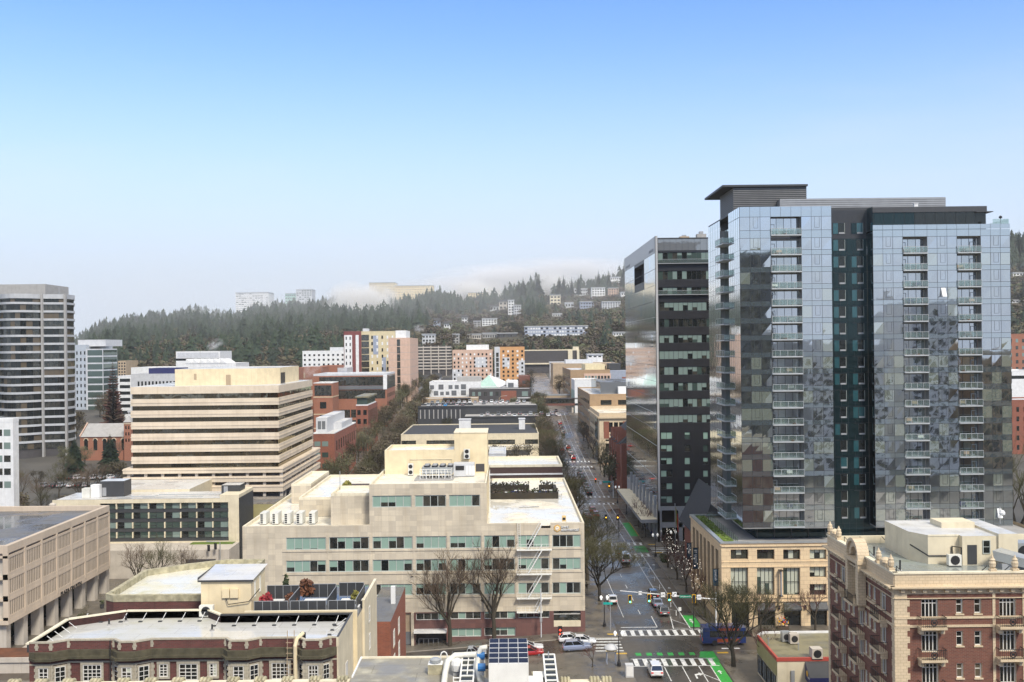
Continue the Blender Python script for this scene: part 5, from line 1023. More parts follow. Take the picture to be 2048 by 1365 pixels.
    # parapets round the roof, white flashing and dark back face
    p=MB(); back=[(XR,108.5),(X0+16,108.5),(X0+14,110.6),(X0+5,110.6),(X0,107.5),(X0,Y-.9)]
    for i in range(len(back)-1):
        a,b=back[i],back[i+1]; dx,dy=b[0]-a[0],b[1]-a[1]; L=math.hypot(dx,dy); nx,ny=dy/L*.35,-dx/L*.35
        if i==0: a=(a[0]-.02,a[1])
        k='cream_pale' if i<1 and False else 'charcoal'
        p.hexa([(*a,zt-.95),(*b,zt-.95),(b[0]+nx*.6,b[1]+ny*.6,zt-.95),(a[0]+nx*.6,a[1]+ny*.6,zt-.95),(*a,zt-.2),(*b,zt-.2),(b[0]+nx*.6,b[1]+ny*.6,zt-.2),(a[0]+nx*.6,a[1]+ny*.6,zt-.2)],k)
        p.hexa([(a[0]-nx*.2,a[1]-ny*.2,zt-.2),(b[0]-nx*.2,b[1]-ny*.2,zt-.2),(b[0]+nx,b[1]+ny,zt-.2),(a[0]+nx,a[1]+ny,zt-.2),(a[0]-nx*.2,a[1]-ny*.2,zt-.06),(b[0]-nx*.2,b[1]-ny*.2,zt-.06),(b[0]+nx,b[1]+ny,zt-.06),(a[0]+nx,a[1]+ny,zt-.06)],'cream_coping' if i>0 else 'charcoal')
    p.build('back_parapet',t)
    b=MB()
    for k in range(14): x=XR-1.3-k*2.15; y=108.3 if x>X0+15.5 else 110.3; b.bar((x,y,zt-.25),(x-.2,y-.8,zt-.9),.055,'off_white'); b.box(x-.45,x-.05,y-1.35,y-1.05,zt-.94,zt-.84,'charcoal')
    for k in range(4): y=101.5+k*1.7; b.bar((X0+.4,y,zt-.2),(X0+1.2,y+.1,zt-.9),.055,'off_white'); b.box(XR-1.6,XR-1.2,y,y+.3,zt-.94,zt-.84,'charcoal'); b.bar((XR-.2,y,zt-.1),(XR-1.3,y+.1,zt-.9),.07,'off_white')
    b.build('parapet_brace',t)
    b=MB(); b.box(XR-.02,XR+.22,Y-.1,108.6,zt-.95,zt+.02,'cream_pale',top='charcoal'); b.build('side_parapet',t)
    # rear wing: brick wall with parapet, second roof
    w=MB(); zr2=21.9; x1=P(405,1195,118)[0]; outl=[(X0,117.5),(X0+1.2,116.6),(x1+3,116.6),(x1+3,136),(X0+9,136),(X0+4.5,133.5),(X0,130)]
    w.prism(outl,4,zr2-.7,'brick_tudor','roof_yellowed'); w.build('rear_wall',t); c=MB(); ring(c,outl,-.5,.05,zr2-.71,zr2+.05,'moss_cream',True); c.build('rear_parapet',t)
    # cream service block behind: stair head, long wall with terraces, right gable
    z1=zat(450,1160,112)+.6; s=MB(); xa,xb=P(402,1190,112)[0],P(513,1190,112)[0]; zz=P(460,1160,112)[2]; s.box(xa,xb-.6,112,118.5,zt-1,zz,'cream_wall'); s.face([(xa-.3,111.8,zz+.02),(xb-.3,111.8,zz+.02),(xb-.3,118.7,zz+.32),(xa-.3,118.7,zz+.32)],'roof_pale'); s.box(xa-.3,xb-.3,111.75,111.85,zz-.18,zz+.0,'charcoal'); s.box(xa-.33,xa-.27,111.85,118.7,zz-.18,zz+.3,'charcoal'); s.build('stair_head',t)
    e=PL('E',xb-.6)
    for y0 in (113.2,115.6): win(e,t,y0,y0+.55,zt+.6,zz-.5,1,1,'frame_white',('blind_cream',),-.01,.06)
    yb=118.; z3=zat(640,1180,yb)+.0; xw0=P(513,1200,yb)[0]; xw1=P(720,1170,yb)[0]; zl=z3
    s=MB(); s.box(xb-.59,XR+.6,109.,123.5,4,zl-1,'cream_wall',top='roof_grey'); s.box(xb-.59,XR+.6,yb-.0-9.,yb+.3-9,zl-1,zl-.1,'cream_wall',top='cream_coping')
    s.box(XR+.6,-16.3,113.,123.5,3,zl-1,'cream_pale',top='roof_pale'); s.box(-16.6,-16.3,113.,123.5,zl-1,zl-.02,'cream_pale',top='cream_coping'); s.box(XR+.61,-16.6,113.,113.3,zl-1,zl-.05,'cream_pale',top='cream_coping'); s.build('service_block',t)
    s=MB(); ee=PL('E',XR+.02); ee.box(s,Y-.05,109.,4,zt-.8,.0,.14,'cream_pale'); s.build('gable_wall',t)
    for k in range(3): win(PL('F',113.),t,P(707,1240,113)[0],P(716,1240,113)[0],zt-4.6-k*3.1,zt-2.7-k*3.1,2,4,'frame_white',('glass_dark',),-.02,.09,seed=k)
    for k in range(3): win(PL('E',-16.3),t,116,117,zt-3.2-k*3.2,zt-1.4-k*3.2,1,2,'frame_white',('glass_dark',),-.02,.09,seed=k)
    w=MB(); ee.box(w,103.5,104.8,zt-7,zt-4,.15,.2,'frame_white'); w.build('stair_window',t)
    # roof terraces: grey fence panels, tables
    def fence(ax,ay,bx,by,h,lab):
        f=thing('terrace_fence',(ax,ay,zl-1),lab,'fence','dark slatted fences on the roof terraces'); L=math.hypot(bx-ax,by-ay); n=max(2,int(L/.9)); b=MB(); ex,ey=(bx-ax)/L,(by-ay)/L; 
        b.hexa([(ax-ey*.03,ay+ex*.03,zl-.55),(bx-ey*.03,by+ex*.03,zl-.55),(bx+ey*.03,by-ex*.03,zl-.55),(ax+ey*.03,ay-ex*.03,zl-.55),(ax-ey*.03,ay+ex*.03,zl-1+h),(bx-ey*.03,by+ex*.03,zl-1+h),(bx+ey*.03,by-ex*.03,zl-1+h),(ax+ey*.03,ay-ex*.03,zl-1+h)],'charcoal'); b.build('panel',f)
        b=MB()
        for q in range(n+1): x,y=ax+(bx-ax)*q/n,ay+(by-ay)*q/n; b.bar((x,y-.06,zl-1),(x,y-.06,zl-1+h),.06,'grey_metal')
        b.bar((ax,ay-.06,zl-1+h),(bx,by-.06,zl-1+h),.07,'grey_metal'); b.bar((ax,ay-.06,zl-.6),(bx,by-.06,zl-.6),.05,'grey_metal'); b.build('post',f)
    xs=[xb+.2,xb+4.2,xb+8.4,xb+11.6]
    for k in range(3):
        nm=('left','middle','right')[k]
        fence(xs[k],110.2,xs[k+1]-.3,110.2,1.7,'dark front fence of the %s roof terrace on the cream block'%nm); fence(xs[k],116.2+k*.5,xs[k+1]-.3,116.2+k*.5,2.0,'dark back fence of the %s roof terrace on the cream block'%nm); fence(xs[k+1]-.2,110.4,xs[k+1]-.2,116.+k*.5,1.8,'dark cross fence right of the %s roof terrace on the cream block'%nm)
        for j in range(2):
            x=xs[k]+2; y=111.6+j*2.8; q=thing('terrace_table',(x,y,zl-1),'long white table on the %s roof terrace, %s fence'%(nm,'beside the front' if j==0 else 'beside the back'),'table','white tables on the fenced terraces'); b=MB(); b.box(x-1.3,x+1.2,y-.5,y+.5,zl-.35,zl-.25,'off_white'); b.build('table_top',q); 
            for sx in (-1.1,1.): b=MB(); b.box(x+sx,x+sx+.1,y-.4,y+.4,zl-1,zl-.35,'grey_metal'); b.build('leg',q)
    bush('red_maple',(xs[0]+.9,112.,zl-.9),.95,.8,2.0,'leaf_red','bright red dwarf maple in the left roof terrace',320,'shrub'); bush('rusty_shrub',(xs[1]-.8,114.,zl-.9),.8,.7,1.5,'mulch','rusty brown shrub between the left and middle terraces',200,'shrub'); bush('reddish_creeper',(xs[1]+.4,116.6,zl-.3),1.1,.5,1.9,'mulch','reddish creeper over the back fence of the middle terrace',220,'shrub'); bush('bamboo_clump',(xs[0]+2.,117.,zl-.9),.35,.4,2.9,'leaf_green','tall thin green bamboo clump behind the left terrace',160,'shrub'); bush('yellow_shrub',(xs[3]-.9,114.5,zl-.9),.6,.6,1.5,'leaf_yellow','yellow-green shrub in the right roof terrace',180,'shrub')
    # roof odds and ends
    ac_unit(P(414,1215,111)[0],110.9,zt-.95,1.5,.7,1.3,label='white condenser unit at the foot of the cream stair head')
    k=thing('junction_box',(P(460,1196,112)[0],111.9,zt),'pair of cream electrical boxes on the stair head wall','electrical box'); b=MB(); x=P(456,1196,112)[0]; b.box(x-.6,x+.2,111.75,111.99,zt+.9,zt+1.9,'cream_wall'); b.box(x+.3,x+1.2,111.75,111.99,zt+.9,zt+1.9,'cream_wall'); b.build('casing',k); b=MB(); b.tube([(x-.2,111.8,zt+.9),(x+.1,111.7,zt+.2),(x+2.4,111.7,zt+.5),(x+3.6,111.8,zt+1.9)],.05,'black_metal',5); b.build('cable',k)
    lx=P(583,1262,Y)[0]; f=thing('access_ladder',(lx,Y-1.2,zt-9),'thin rusty access ladder up the brick mansion front','ladder'); lb=MB()
    for s in (-.33,.33): lb.bar((lx+s,Y-1.15,zt-8.5),(lx+s+.1,Y-.75,zt+.9),.07,'tan')
    lb.build('rail',f); lb=MB()
    for k in range(17): lb.bar((lx-.33,Y-1.13,zt-8+k*.52),(lx+.33,Y-1.13,zt-8+k*.52),.05,'tan')
    lb.build('rung',f)
    x=P(594,1280,Y)[0]; f=thing('drain_stack',(x,Y-.4,zt-9),'thick cream drain stack beside the ladder on the mansion front','pipe'); b=MB(); b.tube([(x,Y-.9,zt-9),(x,Y-.9,zt-.6),(x+.1,Y-.6,zt-.0),(x+.5,Y+.5,zt+.25)],.2,'cream_wall',7); b.build('pipe',f); b=MB()
    for d in (.1,.5,.85): b.tube([(x+.2+d*.5,Y+.8,zt-.9),(x+.2+d*.5,Y+.8,zt+.25)],.1,'black_metal',6)
    b.build('vent_cap',f)
    x=P(228,1290,Y)[0]-.1; f=thing('downpipe',(x,Y-.2,4),'thin black downpipe on the brick mansion front','pipe'); b=MB(); b.tube([(x,Y-.72,8),(x,Y-.72,zt+.1)],.06,'black_metal',5); b.build('pipe',f)
    for px,py,l in ((218,1235,'left of the roof'),(252,1228,'near the middle of the roof'),(583,1228,'behind the ladder'),(424,1248,'toward the front parapet')):
        y=(H-zt+.9)/(py+6-CY)*F; x=P(px,py,y)[0]; f=thing('roof_vent',(x,y,zt-.95),'small dark vent on the wet mansion roof, '+l,'vent'); b=MB(); b.cyl((x,y,zt-.95),.25,.12,'concrete_grey',8); b.build('flashing',f); b=MB(); b.tube([(x,y,zt-.9),(x,y,zt-.3)],.1,'black_metal',6); b.build('pipe',f)
    g=MB(); 
    for x in rng(P(525,1,Y)[0],P(595,1,Y)[0],.25): g.bar((x,Y-1.,zw0-1.2),(x,Y-1.,zw0-.1),.03,'rust')
    g.bar((P(525,1,Y)[0],Y-1.,zw0-.1),(P(595,1,Y)[0],Y-1.,zw0-.1),.05,'rust'); g.build('window_railing',t)
    # brick rear block at the right gable
    s=thing('narrow_brick_house',(-15,132,0),'narrow red-brick house end with a white chimney behind the cream gable','house'); b=MB(); b.box(-19,-15.5,131,150,-4,14.6,'brick_red',top='roof_grey'); b.build('wall',s); b=MB(); b.box(-16.5,-15.9,140,140.7,14.6,17.,'off_white'); b.build('chimney',s)
    for k in range(4):
        for j in range(2): win(PL('E',-15.5),s,133.5+j*6,135+j*6,10.5-k*3.3,12.6-k*3.3,1,2,'frame_white',('glass_dark',),-.02,.1,seed=k,sill='terracotta')
mk_plain('moss_cream',(.42,.38,.25),.85,scale=1.5,var=.4,streak=.5,dirt=(.4,.42,.2))
mk_plain('moss_stone',(.085,.075,.045),.9,scale=1.2,var=.4,streak=.6)
mansion()
# ---------------------------------------------------------------- near roof at the bottom edge
def near_roof():
    Y=75.; z=25.75; t=thing('near_rooftop',(-20,Y,z-10),'near stained roof with a pale cornice lined with triple scroll brackets','rooftop'); U=lambda px:P(px,1352,Y)[0]; X0=U(-30); X1=U(703); XR=U(1213)
    b=MB(); b.box(X0,X1,60,Y,5,z-.5,'cream_pale',top='roof_near'); b.box(X1,XR-9.2,58,79.8,5,z,'cream_pale',top='roof_near'); b.box(XR-9.2,XR-3.6,58,75.5,5,z-.25,'cream_pale',top='roof_near'); b.box(XR-3.6,XR,58,75,5,z-1.6,'cream_pale',top='roof_near'); b.build('wall',t)
    b=MB(); b.box(X0,X1-.1,Y-.5,Y,z-.5,z-.05,'cream_coping'); b.box(X0,X1-.1,Y+.002,Y+.45,z-.7,z-.28,'cream_coping'); b.box(X1,X1+.12,Y,79.8,z,z+.12,'off_white'); b.box(X1+.12,XR-9.2,79.6,79.8,z,z+.12,'cream_coping'); b.build('cornice',t)
    for k in range(13):
        x=U(28+54.8*k); b=MB()
        for j in (-.28,0,.28): b.tube([(x+j,Y-.55,z-.02),(x+j,Y-.1,z+.08),(x+j,Y+.3,z-.02),(x+j,Y+.55,z-.25)],[.10,.15,.15,.1],'moss_cream',7)
        b.build('scroll_bracket',t)
    # balustrade at right
    b=MB(); b.box(U(1120),XR,74.6,75.1,z-1.6,z-.55,'moss_cream'); b.box(U(1120)-.1,XR+.1,74.5,75.2,z-.55,z-.35,'cream_coping'); b.box(XR-.5,XR,66,74.6,z-1.6,z-.4,'moss_cream'); b.build('balustrade',t)
    for px in (1123,1182,1206):
        for j in (0,.25,.5):
            b=MB(); x=U(px)+j; b.tube([(x,74.5,z-.4),(x,74.8,z-.12),(x,75.2,z-.22),(x,75.4,z-.5)],.13,'moss_cream',6); b.build('scroll_bracket',t)
    # raised skylight shed with solar panels
    ys=70.; u=lambda px,y:P(px,1320,y)[0]; zf=zat(1017,1327.5,ys); yk=74.6; zk=zat(1017,1278,yk); x0=u(977,ys); x1=u(1057,ys)
    s=thing('plant_shed',((x0+x1)/2,ys,z-3),'white rooftop plant shed whose sloping top carries a four-by-five grid of solar panels','shed'); b=MB(); b.hexa([(x0,ys,z-3),(x1,ys,z-3),(x1,yk,z-3),(x0,yk,z-3),(x0,ys,zf-.06),(x1,ys,zf-.06),(x1,yk,zk-.06),(x0,yk,zk-.06)],'white_paint'); b.build('wall',s)
    for i in range(4):
        for j in range(5):
            def q(a,c,d): x=x0+(x1-x0)*a; y=ys+(yk-ys)*c; return (x,y,zf+(zk-zf)*c+d)
            a0,a1=i/4+.003,(i+1)/4-.003; c0,c1=j/5+.005,(j+1)/5-.005; p=MB(); p.hexa([q(a0,c0,-.05),q(a1,c0,-.05),q(a1,c1,-.05),q(a0,c1,-.05),q(a0,c0,.03),q(a1,c0,.03),q(a1,c1,.03),q(a0,c1,.03)],'sign_white',(1,)); e=.005; p.face([q(a0,c0,.03),q(a1,c0,.03),q(a1,c1,.03),q(a0,c1,.03)],'sign_white'); p.face([q(a0+e,c0+e*1.2,.036),q(a1-e,c0+e*1.2,.036),q(a1-e,c1-e*1.2,.036),q(a0+e,c1-e*1.2,.036)],'solar'); p.build('solar_panel',s)
    # duct bends left of the shed
    s=thing('roof_duct',(x0-4,76,z),'thick white pipe run bending across the near roof to the solar shed','duct'); pts=[(u(893,76),70,z-.2),(u(893,76),74.5,z+.5),(u(896,76),75.5,z+1.0),(u(910,76),76,z+1.3),(u(950,76),76,z+1.35),(u(962,76),76,z+1.35)]; b=MB(); b.tube(pts,.23,'unit_white',8); b.build('pipe',s,smooth=True)
    s=thing('roof_elbow',(x0-1.5,75,z),'white curved pipe elbow standing at the left edge of the solar shed','duct'); pts=[(u(975,74),74,z+2.5),(u(963,74),74,z+2.45),(u(957,74),74,z+2.0),(u(955,74),73.6,z+1.2),(u(960,74),72.5,z+.5),(u(972,74),72,z+.2)]; b=MB(); b.tube(pts,.2,'unit_white',8); b.build('pipe',s,smooth=True)
    for k,(px,py) in enumerate(((962,1312),(963,1335))):
        y=74.-k*1.5; x=u(px,y); zz=zat(px,py,y); s=thing('pump_motor',(x,y,zz),'blue pump motor %s beside the solar shed'%('behind the elbow pipe' if k==0 else 'in front of the elbow pipe'),'pump','blue pumps beside the solar shed'); b=MB(); b.tube([(x-.28,y,zz),(x+.28,y,zz)],.28,'blue_plastic',10); b.build('motor',s); b=MB(); b.tube([(x+.28,y,zz),(x+.5,y,zz)],.14,'black_metal',8); b.box(x-.2,x+.2,y-.2,y+.2,zz-.5,zz-.25,'grey_metal'); b.build('mount',s)
    # skylight ladders left and right: white framed dark glass strips
    for k,(pa,pb,lab) in enumerate(((921,947,'left of the solar shed'),(1090,1113,'right of the solar shed'))):
        y0,y1=70.,76.5; xa,xb=u(pa,73),u(pb,73); zz0=z+.5; zz1=z+1.1; s=thing('strip_skylight',(xa,y0,z),'white framed strip skylight '+lab,'skylight','strip skylights on the near roof'); b=MB(); b.hexa([(xa,y0,z-.3),(xb,y0,z-.3),(xb,y1,z-.3),(xa,y1,z-.3),(xa,y0,zz0),(xb,y0,zz0),(xb,y1,zz1),(xa,y1,zz1)],'glass_dark'); b.build('glazing',s); b=MB()
        for x in (xa,xb): b.bar((x,y0,zz0+.03),(x,y1,zz1+.03),.13,'white_paint')
        for q in range(8): f=q/7; b.bar((xa,y0+(y1-y0)*f,zz0+(zz1-zz0)*f+.05),(xb,y0+(y1-y0)*f,zz0+(zz1-zz0)*f+.05),.11,'white_paint')
        if k==0: b.bar(((xa+xb)/2,y0+3,zz0+.35),((xa+xb)/2,y1,zz1+.06),.09,'white_paint')
        b.build('frame',s)
    # small things: turbine vent, hoop rail, tank, dish, pipes
    y=76.; x=u(871,y); s=thing('turbine_vent',(x,y,z),'squat square roof vent with a round metal cap on the near roof','vent'); b=MB(); b.box(x-.55,x+.55,y-.5,y+.5,z+.01,z+.75,'moss_cream',top='off_white'); b.build('base',s); b=MB(); b.lathe((x,y,z+.75),[(.3,0),(.42,.1),(.42,.28),(.2,.4),(.02,.42)],'galv',12); b.build('cap',s)
    y=77.; x=u(888,y); s=thing('hoop_rail',(x,y,z),'white hooped ladder rail at the right edge of the stained roof','rail'); b=MB(); b.tube([(x-.25,y,z)]+[(x+.25*math.cos(a),y,z+1.0+.3*math.sin(a)) for a in (math.pi,2.4,1.57,.8,0)]+[(x+.25,y,z-.6)],.05,'white_paint',6); b.build('rail',s)
    y=75.5; x=u(914,y); s=thing('white_tank',(x,y,z),'round white tank behind the left strip skylight','tank'); b=MB(); b.lathe((x,y,z+.2),[(.1,0),(.45,.15),(.5,.6),(.4,.9),(.1,1.05)],'off_white',12); b.build('tank_body',s); b=MB(); b.box(x-.3,x+.3,y-.3,y+.3,z-.4,z+.3,'grey_metal'); b.build('stand',s)
    s=thing('pipe_rack',(u(905,73),73,z),'white painted pipe rack between the duct and the left skylight','pipe rack'); b=MB()
    for q in range(5): b.bar((u(908,73),72+q*.0,z-.2+q*.28),(u(921,73),72,z-.2+q*.28),.08,'white_paint')
    for px in (908,921): b.bar((u(px,73),72,z-.8),(u(px,73),72,z+1.),.09,'white_paint')
    b.build('rack_frame',s)
    y=76.; x=u(1097,y); s=thing('small_dish',(x,y,z+.9),'small grey satellite dish above the right strip skylight','satellite dish'); b=MB(); b.tube([(x,y,z+.3),(x,y,z+1.5)],.05,'grey_metal',5); b.build('mast',s); b=MB(); b.lathe((0,0,0),[(.02,0),(.25,.03),(.42,.12)],'galv',12); o=b.build('bowl',s,loc=(x-.1,y,z+1.9)); o.rotation_euler=(R(80),0,R(70))
    for k,(px,py,w,h) in enumerate(((1070,1352,1.0,.9),(1078,1335,.8,.7))):
        y=72.+k*1.6; x=u(px,y); s=thing('roof_box',(x,y,z),'dirty white equipment box right of the solar shed, '+('nearer the camera' if k==0 else 'nearer the back edge'),'equipment box'); b=MB(); b.box(x-w/2,x+w/2,y-.6,y+.6,z-.2,z-.2+h,'moss_cream'); b.build('casing',s); b=MB(); b.box(x-w/2-.05,x+w/2+.05,y-.65,y+.65,z-.2+h,z-.1+h,'off_white'); b.build('lid',s)
    s=thing('pipe_bundle',(u(1067,74),74,z),'bundle of thin mossy pipes lying right of the solar shed','pipes'); b=MB()
    for q in range(4): b.tube([(u(1060,74)+q*.12,71.5,z+.0),(u(1068,74)+q*.15,73.5,z+.1),(u(1064,74)+q*.2,75,z+.3)],.05,'moss_cream',5)
    b.build('pipe',s)
    y=71.; x=u(1157,y); s=thing('dome_skylight',(x,y,z-1.6),'grey dome skylight behind the mossy balustrade','skylight'); b=MB(); b.lathe((x,y,z-1.3),[(.95,0),(.9,.25),(.55,.5),(.02,.6)],'pale_grey',14); b.build('dome',s,smooth=True); b=MB(); b.box(x-1.1,x+1.1,y-1,y+1,z-1.6,z-1.3,'off_white'); b.build('curb_frame',s)
near_roof()
# ---------------------------------------------------------------- concrete block on stilts
mk_plain('window_slot',(.07,.058,.045),.5)
def concrete_block():
    X=-88.6; Y0=177.; Y1=222.5; zt=16.1; z0=2.4; t=thing('concrete_block',(-100,200,-4),'long precast concrete office block with ribbed panels standing on square columns','office block'); e=PL('E',X); m=MB()
    m.box(X-45,X-.9,Y0+.9,Y1-.02,z0,zt-1.2,'concrete'); fl=(zt-1.35-z0-.9)/3; sp=(Y1-Y0)/7.0
    m.box(X-45,X,Y0,Y1,z0-.3,z0+.45,'panel_concrete'); m.box(X-.9,X,Y0,Y1,zt-1.35,zt,'panel_concrete'); m.box(X-45,X-.9,Y0,Y0+.9,zt-1.35,zt,'panel_concrete'); m.box(X-45,X-.9,Y1-.9,Y1,zt-1.35,zt,'panel_concrete'); m.build('wall',t)
    m=MB(); m.face([(X-45,Y0+.9,zt-1.),(X-.9,Y0+.9,zt-1.),(X-.9,Y1-.9,zt-1.),(X-45,Y1-.9,zt-1.)],'roof_grey'); m.build('roof',t)
    p=MB()
    for k in range(3):
        za=z0+.45+k*fl; zb=za+fl; e.box(p,Y0,Y1,zb-.42,zb+.02,-.9,-.0,'panel_concrete') if k<3 else None; e.box(p,Y0,Y1,za,za+.55,-.9,-.03,'panel_concrete')
        p.box(X-45,X-.9,Y0+.002,Y0+.9,zb-.42,zb,'panel_concrete')
    p.build('floor_band',t)
    for b in range(8):
        y=Y0+b*sp; f=MB(); e.box(f,max(Y0,y-.28),min(Y1,y+.28),z0+.45,zt-1.35,-.9,.06,'panel_concrete'); f.build('pier',t)
    for b in range(7):
        for k in range(3):
            f=MB(); y=Y0+b*sp+.28; za=z0+.45+k*fl+.55; zb=z0+.45+(k+1)*fl-.42; L=sp-.56; n=9
            for q in range(n): a=y+L*q/n; e.box(f,a+L/n*.42,a+L/n,za-.0,zb,-.9,-.08,'panel_concrete'); f.face([e.pt(a,za,-.12),e.pt(a+L/n*.42,za,-.12),e.pt(a+L/n*.42,zb,-.12),e.pt(a,zb,-.12)],'window_slot'); e.box(f,a+L/n*.12,a+L/n+.0,za-.02,za+.28,-.3,-.02,'panel_concrete')
            f.build('window_panel',t)
    for b in range(8):
        y=Y0+1.+b*(sp*.98); f=MB(); f.box(X-2.6,X-.9,y,y+1.6,-6,z0-.3,'concrete'); f.build('column',t)
    f=MB(); f.box(X-40,X-6,Y0+3,Y1-3,-6,z0-.3,'dark_wall'); 
    for q in range(20): y=Y0+3.2+q*1.95; f.box(X-6.0,X-5.94,y,y+1.7,-4.8,z0-.8,'glass_dark')
    f.build('ground_floor',t)
    text('PLAZA ON IVTH',1.1,'letter_black','lettering',t,(X+.08,202.5,z0+.02),rx=(0,1,0),width=9.5,depth=.1)
    f=MB(); f.box(X-45,X-24,Y0+2,P(0,0,1)[1]*0+214,zt-1.,zt+3.3,'panel_concrete',top='roof_grey'); f.build('roof_storey',t)
    y=(H-zt+1)/(1010-CY)*F; x=P(105,1010,y)[0]; k=thing('roof_fan',(x,y,zt-1),'small mushroom roof fan on the flat grey roof of the concrete block','roof fan'); b=MB(); b.box(x-.6,x+.6,y-.6,y+.6,zt-.99,zt-.6,'charcoal'); b.build('base',k); b=MB(); b.lathe((x,y,zt-.6),[(.3,0),(.7,.3),(.75,.8),(.4,1.1),(.02,1.2)],'concrete',10); b.build('cowl',k)
concrete_block()
# ---------------------------------------------------------------- low hotel with dark glass bays
def hotel():
    Y=246.; XR=P(478,1030,Y)[0]; X0=-112; zt=zat(350,998,Y); zb=zat(350,1086,Y); t=thing('low_hotel',(-90,Y,-4),'four-storey flat-roofed hotel with dark glass bays framed in cream','hotel'); pl=PL('F',Y); U=lambda px:P(px,1040,Y)[0]; m=MB()
    w0=U(200); w1=U(457); zw=zat(350,1006,Y); wall(m,pl,X0,XR,zb,zt,[(w0,w1,zb+.3,zw)],.8,'cream_pale'); m.box(X0,XR,Y+.9,Y+1,-6,zt-.1,'dark_wall'); m.face([(XR,Y,-6),(XR,Y+14,-6),(XR,Y+14,zt),(XR,Y,zt)],'charcoal'); m.box(U(440),XR,Y+.01,Y+14,zt-.02,zt+.8,'cream_pale') ; m.build('wall',t)
    n=8; fh=(zw-zb-.3)/4
    for k in range(4):
        for q in range(n):
            a=w0+(w1-w0)*q/n; c=w0+(w1-w0)*(q+1)/n; z=zb+.3+k*fh; r=random.Random(k*9+q); f=MB(); pl.box(f,a,c,z,z+fh*.34,-.75,-.55,'charcoal'); pl.box(f,a,c,z+fh*.34,z+fh*.38,-.75,-.5,'frame_dark'); pl.box(f,c-.12,c+.12,z+fh*.38,z+fh,-.75,-.15,'cream_pale'); pl.box(f,a+1.7,a+1.8,z+fh*.38,z+fh,-.75,-.62,'frame_dark'); pl.box(f,a+.12,a+1.7,z+fh*.62,z+fh*.66,-.75,-.62,'frame_dark'); o=f.build('window',t); f=MB(); pl.quad(f,a,a+1.7,z+fh*.38,z+fh,-.7,'glass_green' if r.random()<.5 else 'glass_dark'); pl.quad(f,a+1.7,c,z+fh*.38,z+fh,-.7,'blind_grey' if r.random()<.5 else 'glass_green'); f.build('pane',o)
    r=MB(); r.face([(X0,Y+.3,zt-.25),(XR-.3,Y+.3,zt-.25),(XR-.3,Y+14,zt-.25),(X0,Y+14,zt-.25)],'roof_pale'); xw=P(362,955,Y+40)[0]; r.box(P(310,990,Y+14)[0]-14,P(310,990,Y+14)[0]+9,Y+14.01,Y+46,-6,zt+.4,'cream_pale',top='roof_pale'); r.build('roof',t)
    r=MB(); r.box(X0,XR,Y-9,Y,-6,zb-.0,'concrete'); r.box(U(385),U(470),Y-2.5,Y-.02,zb,zb+.12,'sedum'); r.build('podium',t)
    s=MB(); s.box(U(395),U(452),Y-9.3,Y-9.02,-4.5,zb-2.2,'dark_wall'); s.build('podium_opening',t)
    for px0,px1,py,lab,d in ((200,248,960,'dark boxy stair head at the left of the hotel roof',3),(443,480,968,'dark boxy stair head at the right end of the hotel roof',2)):
        y=Y+6; k=thing('stair_head',(P(px0,990,y)[0],y,zt),lab,'stair head'); b=MB(); a,c=P(px0,990,y)[0],P(px1,990,y)[0]; b.box(a,c,y,y+5,zt-.2,zat(px0,py+3,y),'charcoal',top='roof_pale'); b.build('wall',k); b=MB(); b.box(a+.6,a+1.6,y-.05,y-.003,zt,zt+2.1,'grey_metal'); b.build('door',k)
    k=thing('roof_plant',(P(178,980,Y+6)[0],Y+6,zt),'white plant boxes clustered at the left of the hotel roof','plant unit'); b=MB(); x=P(167,985,Y+5)[0]; b.box(x,x+1.9,Y+4,Y+6,zt-.2,zt+2.2,'unit_white'); b.build('casing',k); b=MB(); b.box(x+2,x+4.2,Y+4.5,Y+6.5,zt-.2,zt+3,'off_white'); b.build('cabinet',k)
    k=thing('roof_pipework',(U(330),Y+5,zt),'long thin pipe lines running over the white hotel roof','pipework'); b=MB(); b.tube([(U(225),Y+3,zt+.1),(U(300),Y+3.5,zt+.2),(U(302),Y+6,zt+.2),(U(435),Y+6,zt+.2)],.12,'galv',5); b.tube([(U(280),Y+2,zt+.1),(U(400),Y+2.4,zt+.15)],.1,'galv',5); b.build('pipe',k)
hotel()
